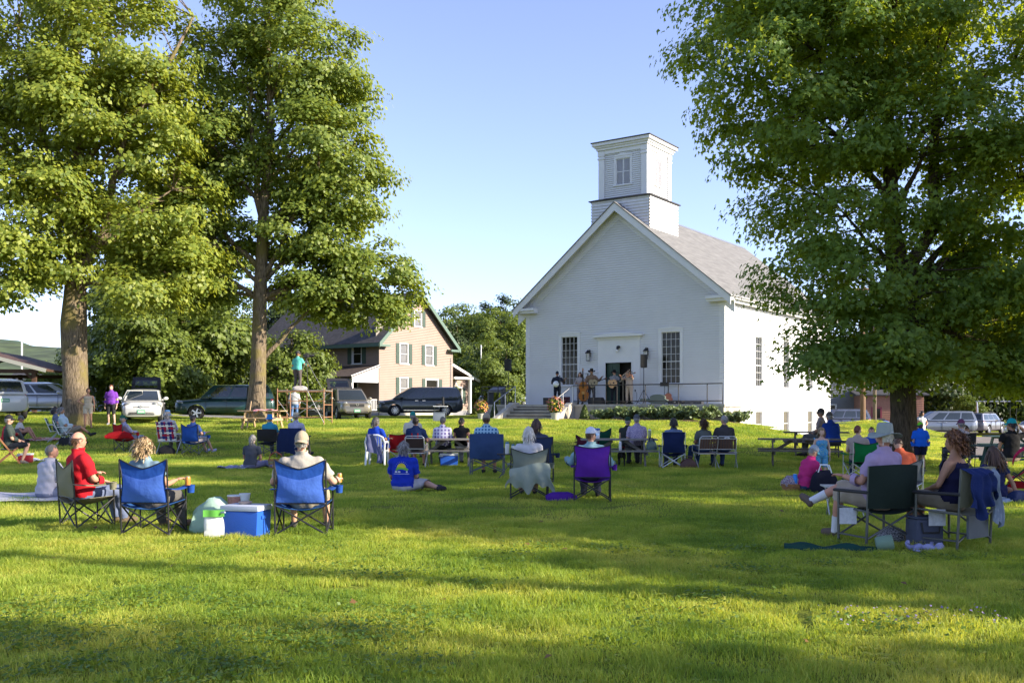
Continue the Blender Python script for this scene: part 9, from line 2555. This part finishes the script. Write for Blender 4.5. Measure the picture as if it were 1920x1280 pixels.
# mixing desk area behind the left railing
mx_ = empty('mixing_desk', stage(932, -1.1), CH_R, 'grey mixing desk table behind the left railing', 'table')
MB().bx(-0.5, 0.5, -0.3, 0.3, 0.68, 0.74).obj('table_top', GREYF, mx_); MB().prism([(-0.25, 0.75), (0.25, 0.75), (0.25, 1.0), (-0.25, 0.82)], 'x', -0.42, 0.42).obj('mixer', mat('mixer_grey', (0.12, 0.12, 0.13), 0.5), mx_)
for x in (-0.45, 0.45): MB().bx(x - 0.03, x + 0.03, -0.25, 0.25, 0, 0.68).obj('leg', GREYF, mx_)

# ================================================================== PLANTING BY THE PLATFORM
JUN = leaf_mat('juniper_leaf', (0.22, 0.29, 0.13), (0.09, 0.14, 0.06), (0.3, 0.36, 0.12), 0.25)
CONE = leaf_mat('dwarf_spruce_leaf', (0.10, 0.14, 0.02), (0.04, 0.07, 0.012), (0.16, 0.2, 0.02), 0.2)
FOLI = leaf_mat('pot_foliage', (0.13, 0.19, 0.04), (0.06, 0.1, 0.02), (0.25, 0.3, 0.05), 0.35)
def juniper(label, loc, w, d, h, seed):
	rng = np.random.default_rng(seed)
	r_ = empty('juniper_shrub', loc, 0, label, 'shrub', 'spreading junipers along the platform')
	n = 2600
	nb = 34
	ba = rng.uniform(0, 2 * np.pi, nb); bl = rng.uniform(0.6, 1.0, nb); be = rng.uniform(0.35, 1.0, nb)
	i = rng.integers(0, nb, n); t = rng.uniform(0.1, 1, n) ** 0.8
	P = np.stack([np.cos(ba[i]) * w / 2 * bl[i] * t, np.sin(ba[i]) * d / 2 * bl[i] * t, h * be[i] * np.sin(t * 1.9) * 0.95 + 0.02], 1) + rng.normal(0, 0.05, (n, 3))
	P[:, 2] = np.maximum(P[:, 2], 0.02)
	D = np.stack([np.cos(ba[i]), np.sin(ba[i]), 0.7 - 0.5 * t], 1)
	link_mesh('foliage', leaf_mesh('foliage', P, rng.normal(size=(n, 3)) + np.array([0, 0, 0.6]), 0.13, rng, JUN, False, D * 1.5), r_)
	tb_ = MB()
	for k_ in range(nb): tb_.tube([(0, 0, 0), (math.cos(ba[k_]) * w / 4, math.sin(ba[k_]) * d / 4, h * be[k_] * 0.6), (math.cos(ba[k_]) * w / 2 * bl[k_], math.sin(ba[k_]) * d / 2 * bl[k_], h * be[k_] * 0.9)], [0.015, 0.01, 0.004], 4, cap=False)
	tb_.obj('stems', BARK2, r_)
for x, w, h, lb in ((0.9, 1.7, 0.55, 'leftmost spreading juniper, right of the little cone shrub'), (2.2, 1.7, 0.62, 'spreading juniper second from the left along the platform'), (3.5, 1.8, 0.66, 'spreading juniper in the middle of the platform front'), (4.8, 1.8, 0.68, 'spreading juniper below the right window'), (6.0, 1.8, 0.70, 'spreading juniper at the platform\'s right corner'), (7.2, 1.6, 0.55, 'low juniper straggling past the church corner')):
	p = chl(x, -3.0 + (1.2 if x > 7 else 0)); juniper(lb, (p.x, p.y, gz(p.x, p.y)), w, 1.2, h, int(x * 10))
def cone_shrub(label, loc, h, r0, seed):
	rng = np.random.default_rng(seed)
	r_ = empty('dwarf_conifer', loc, 0, label, 'shrub', 'little cone-shaped conifers by the steps')
	n = 1500
	t = rng.uniform(0, 1, n) ** 1.2; a_ = rng.uniform(0, 2 * np.pi, n); rr = r0 * (1 - t) ** 0.75 * (0.75 + 0.25 * rng.uniform(0, 1, n)) + 0.02
	P = np.stack([rr * np.cos(a_), rr * np.sin(a_), h * t + 0.05], 1)
	link_mesh('foliage', leaf_mesh('foliage', P, np.stack([np.cos(a_), np.sin(a_), np.full(n, 0.5)], 1) + rng.normal(0, 0.4, (n, 3)), 0.075, rng, CONE, False), r_)
	MB().tube([(0, 0, 0), (0, 0, h * 0.8)], [0.03, 0.01], 6).obj('stem', BARK2, r_)
p = chl(chx(1096, -2.75), -2.75); cone_shrub('little cone-shaped conifer right of the steps', (p.x, p.y, gz(p.x, p.y)), 0.72, 0.28, 3)
p = chl(chx(927, -2.75), -2.75); cone_shrub('little cone-shaped conifer left of the steps', (p.x, p.y, gz(p.x, p.y)), 0.85, 0.26, 4)
def flower_pot(label, px, Y, seed, s_=1.0):
	rng = np.random.default_rng(seed)
	r_ = empty('flower_pot', at(px, Y), 0, label, 'flower pot', 'flower pots flanking the steps')
	MB().lathe([(0.15 * s_, 0), (0.20 * s_, 0.30 * s_), (0.215 * s_, 0.30 * s_), (0.215 * s_, 0.34 * s_), (0.17 * s_, 0.34 * s_)], 20).obj('pot', mat('cream_pot', (0.52, 0.49, 0.42), 0.6), r_, smooth=40)
	n = 700
	d = rng.normal(size=(n, 3)); d /= np.linalg.norm(d, axis=1, keepdims=True); rr = rng.uniform(0.4, 1, (n, 1)) ** 0.6
	P = d * rr * np.array([0.36, 0.36, 0.34]) * s_ + np.array([0, 0, 0.66 * s_]); 
	link_mesh('foliage', leaf_mesh('foliage', P, d + rng.normal(0, 0.5, (n, 3)), 0.10 * s_, rng, FOLI, False), r_)
	for nm, c in (('pink', (0.55, 0.14, 0.16)), ('orange', (0.62, 0.22, 0.04)), ('yellow', (0.65, 0.48, 0.05)), ('coral', (0.55, 0.25, 0.2))):
		k_ = 55; d = rng.normal(size=(k_, 3)); d /= np.linalg.norm(d, axis=1, keepdims=True)
		P = d * np.array([0.40, 0.40, 0.40]) * s_ * rng.uniform(0.85, 1.1, (k_, 1)) + np.array([0, 0, 0.70 * s_]); P = P[P[:, 2] > 0.42 * s_]
		link_mesh('blossoms', leaf_mesh('blossoms', P, P - np.array([0, 0, 0.4]), 0.085 * s_, rng, mat('petal_' + nm, c, 0.7), True), r_)
	MB().tube([(0, 0, 0.3), (0.02, 0, 0.9 * s_)], 0.012, 5).obj('stem', FOLI, r_)
flower_pot('pot of pink and yellow flowers right of the steps', 1041, 48.2, 5, 1.08)
flower_pot('pot of pink flowers left of the steps', 902, 51.0, 6, 0.95)
# hanging basket by the farmhouse wing
hbp = Vector((H_O.x, H_O.y, 0)) + Matrix.Rotation(H_R, 3, 'Z') @ Vector((HHW + 1.0, 0.4, 0))
hb_ = empty('hanging_basket', (hbp.x, hbp.y, 3.0), 0, 'small hanging flower basket on the farmhouse wing porch', 'flower basket')
MB().lathe([(0.05, -0.1), (0.2, 0.0), (0.22, 0.12)], 14).obj('bowl', mat('terracotta', (0.35, 0.13, 0.06), 0.7), hb_, smooth=40)
for k_ in range(3): MB().tube([(0.2 * math.cos(2.09 * k_), 0.2 * math.sin(2.09 * k_), 0.1), (0, 0, 0.85)], 0.008, 4).obj('chain', GALV, hb_)
_r = np.random.default_rng(4); _d = _r.normal(size=(160, 3)); _d /= np.linalg.norm(_d, axis=1, keepdims=True)
link_mesh('foliage', leaf_mesh('foliage', _d * np.array([0.28, 0.28, 0.2]) + np.array([0, 0, 0.18]), _d, 0.11, _r, FOLI, False), hb_)

# ================================================================== LAWN LITTER AND WEEDS
def scatter(name, n, xr_, yr_, size, m_, seed, z=0.05, lobed=True, clump=None):
	rng = np.random.default_rng(seed)
	if clump is None: X, Y = rng.uniform(*xr_, n), rng.uniform(*yr_, n)
	else:
		c = np.stack([rng.uniform(*xr_, clump), rng.uniform(*yr_, clump)], 1)[rng.integers(0, clump, n)]
		X, Y = c[:, 0] + rng.normal(0, 0.22, n), c[:, 1] + rng.normal(0, 0.16, n)
	P = np.stack([X, Y, ground(X, Y) + z * rng.uniform(0.6, 1.3, n)], 1)
	o = link_mesh(name, leaf_mesh(name, P, rng.normal(0, 0.35, (n, 3)) + np.array([0, 0, 1.0]), size, rng, m_, lobed)); o['kind'] = 'stuff'
	return o
scatter('fallen_leaves', 45, (-7, 7), (6, 16), 0.07, leaf_mat('fallen_leaf', (0.30, 0.17, 0.05), (0.12, 0.06, 0.025), (0.2, 0.12, 0.03), 0.2), 1, 0.055)
CLOV = leaf_mat('clover_leaf', (0.14, 0.24, 0.03), (0.07, 0.13, 0.02), (0.25, 0.33, 0.03), 0.35)
scatter('clover', 5200, (-4.6, -0.4), (5.6, 8.2), 0.034, CLOV, 2, 0.05, False, 34)
scatter('clover', 3600, (-4, 5), (6, 12), 0.036, CLOV, 3, 0.05, False, 40)
scatter('wildflowers', 90, (2.3, 3.6), (7.0, 7.6), 0.022, mat('violet_petal', (0.30, 0.22, 0.42), 0.7), 4, 0.07, True)
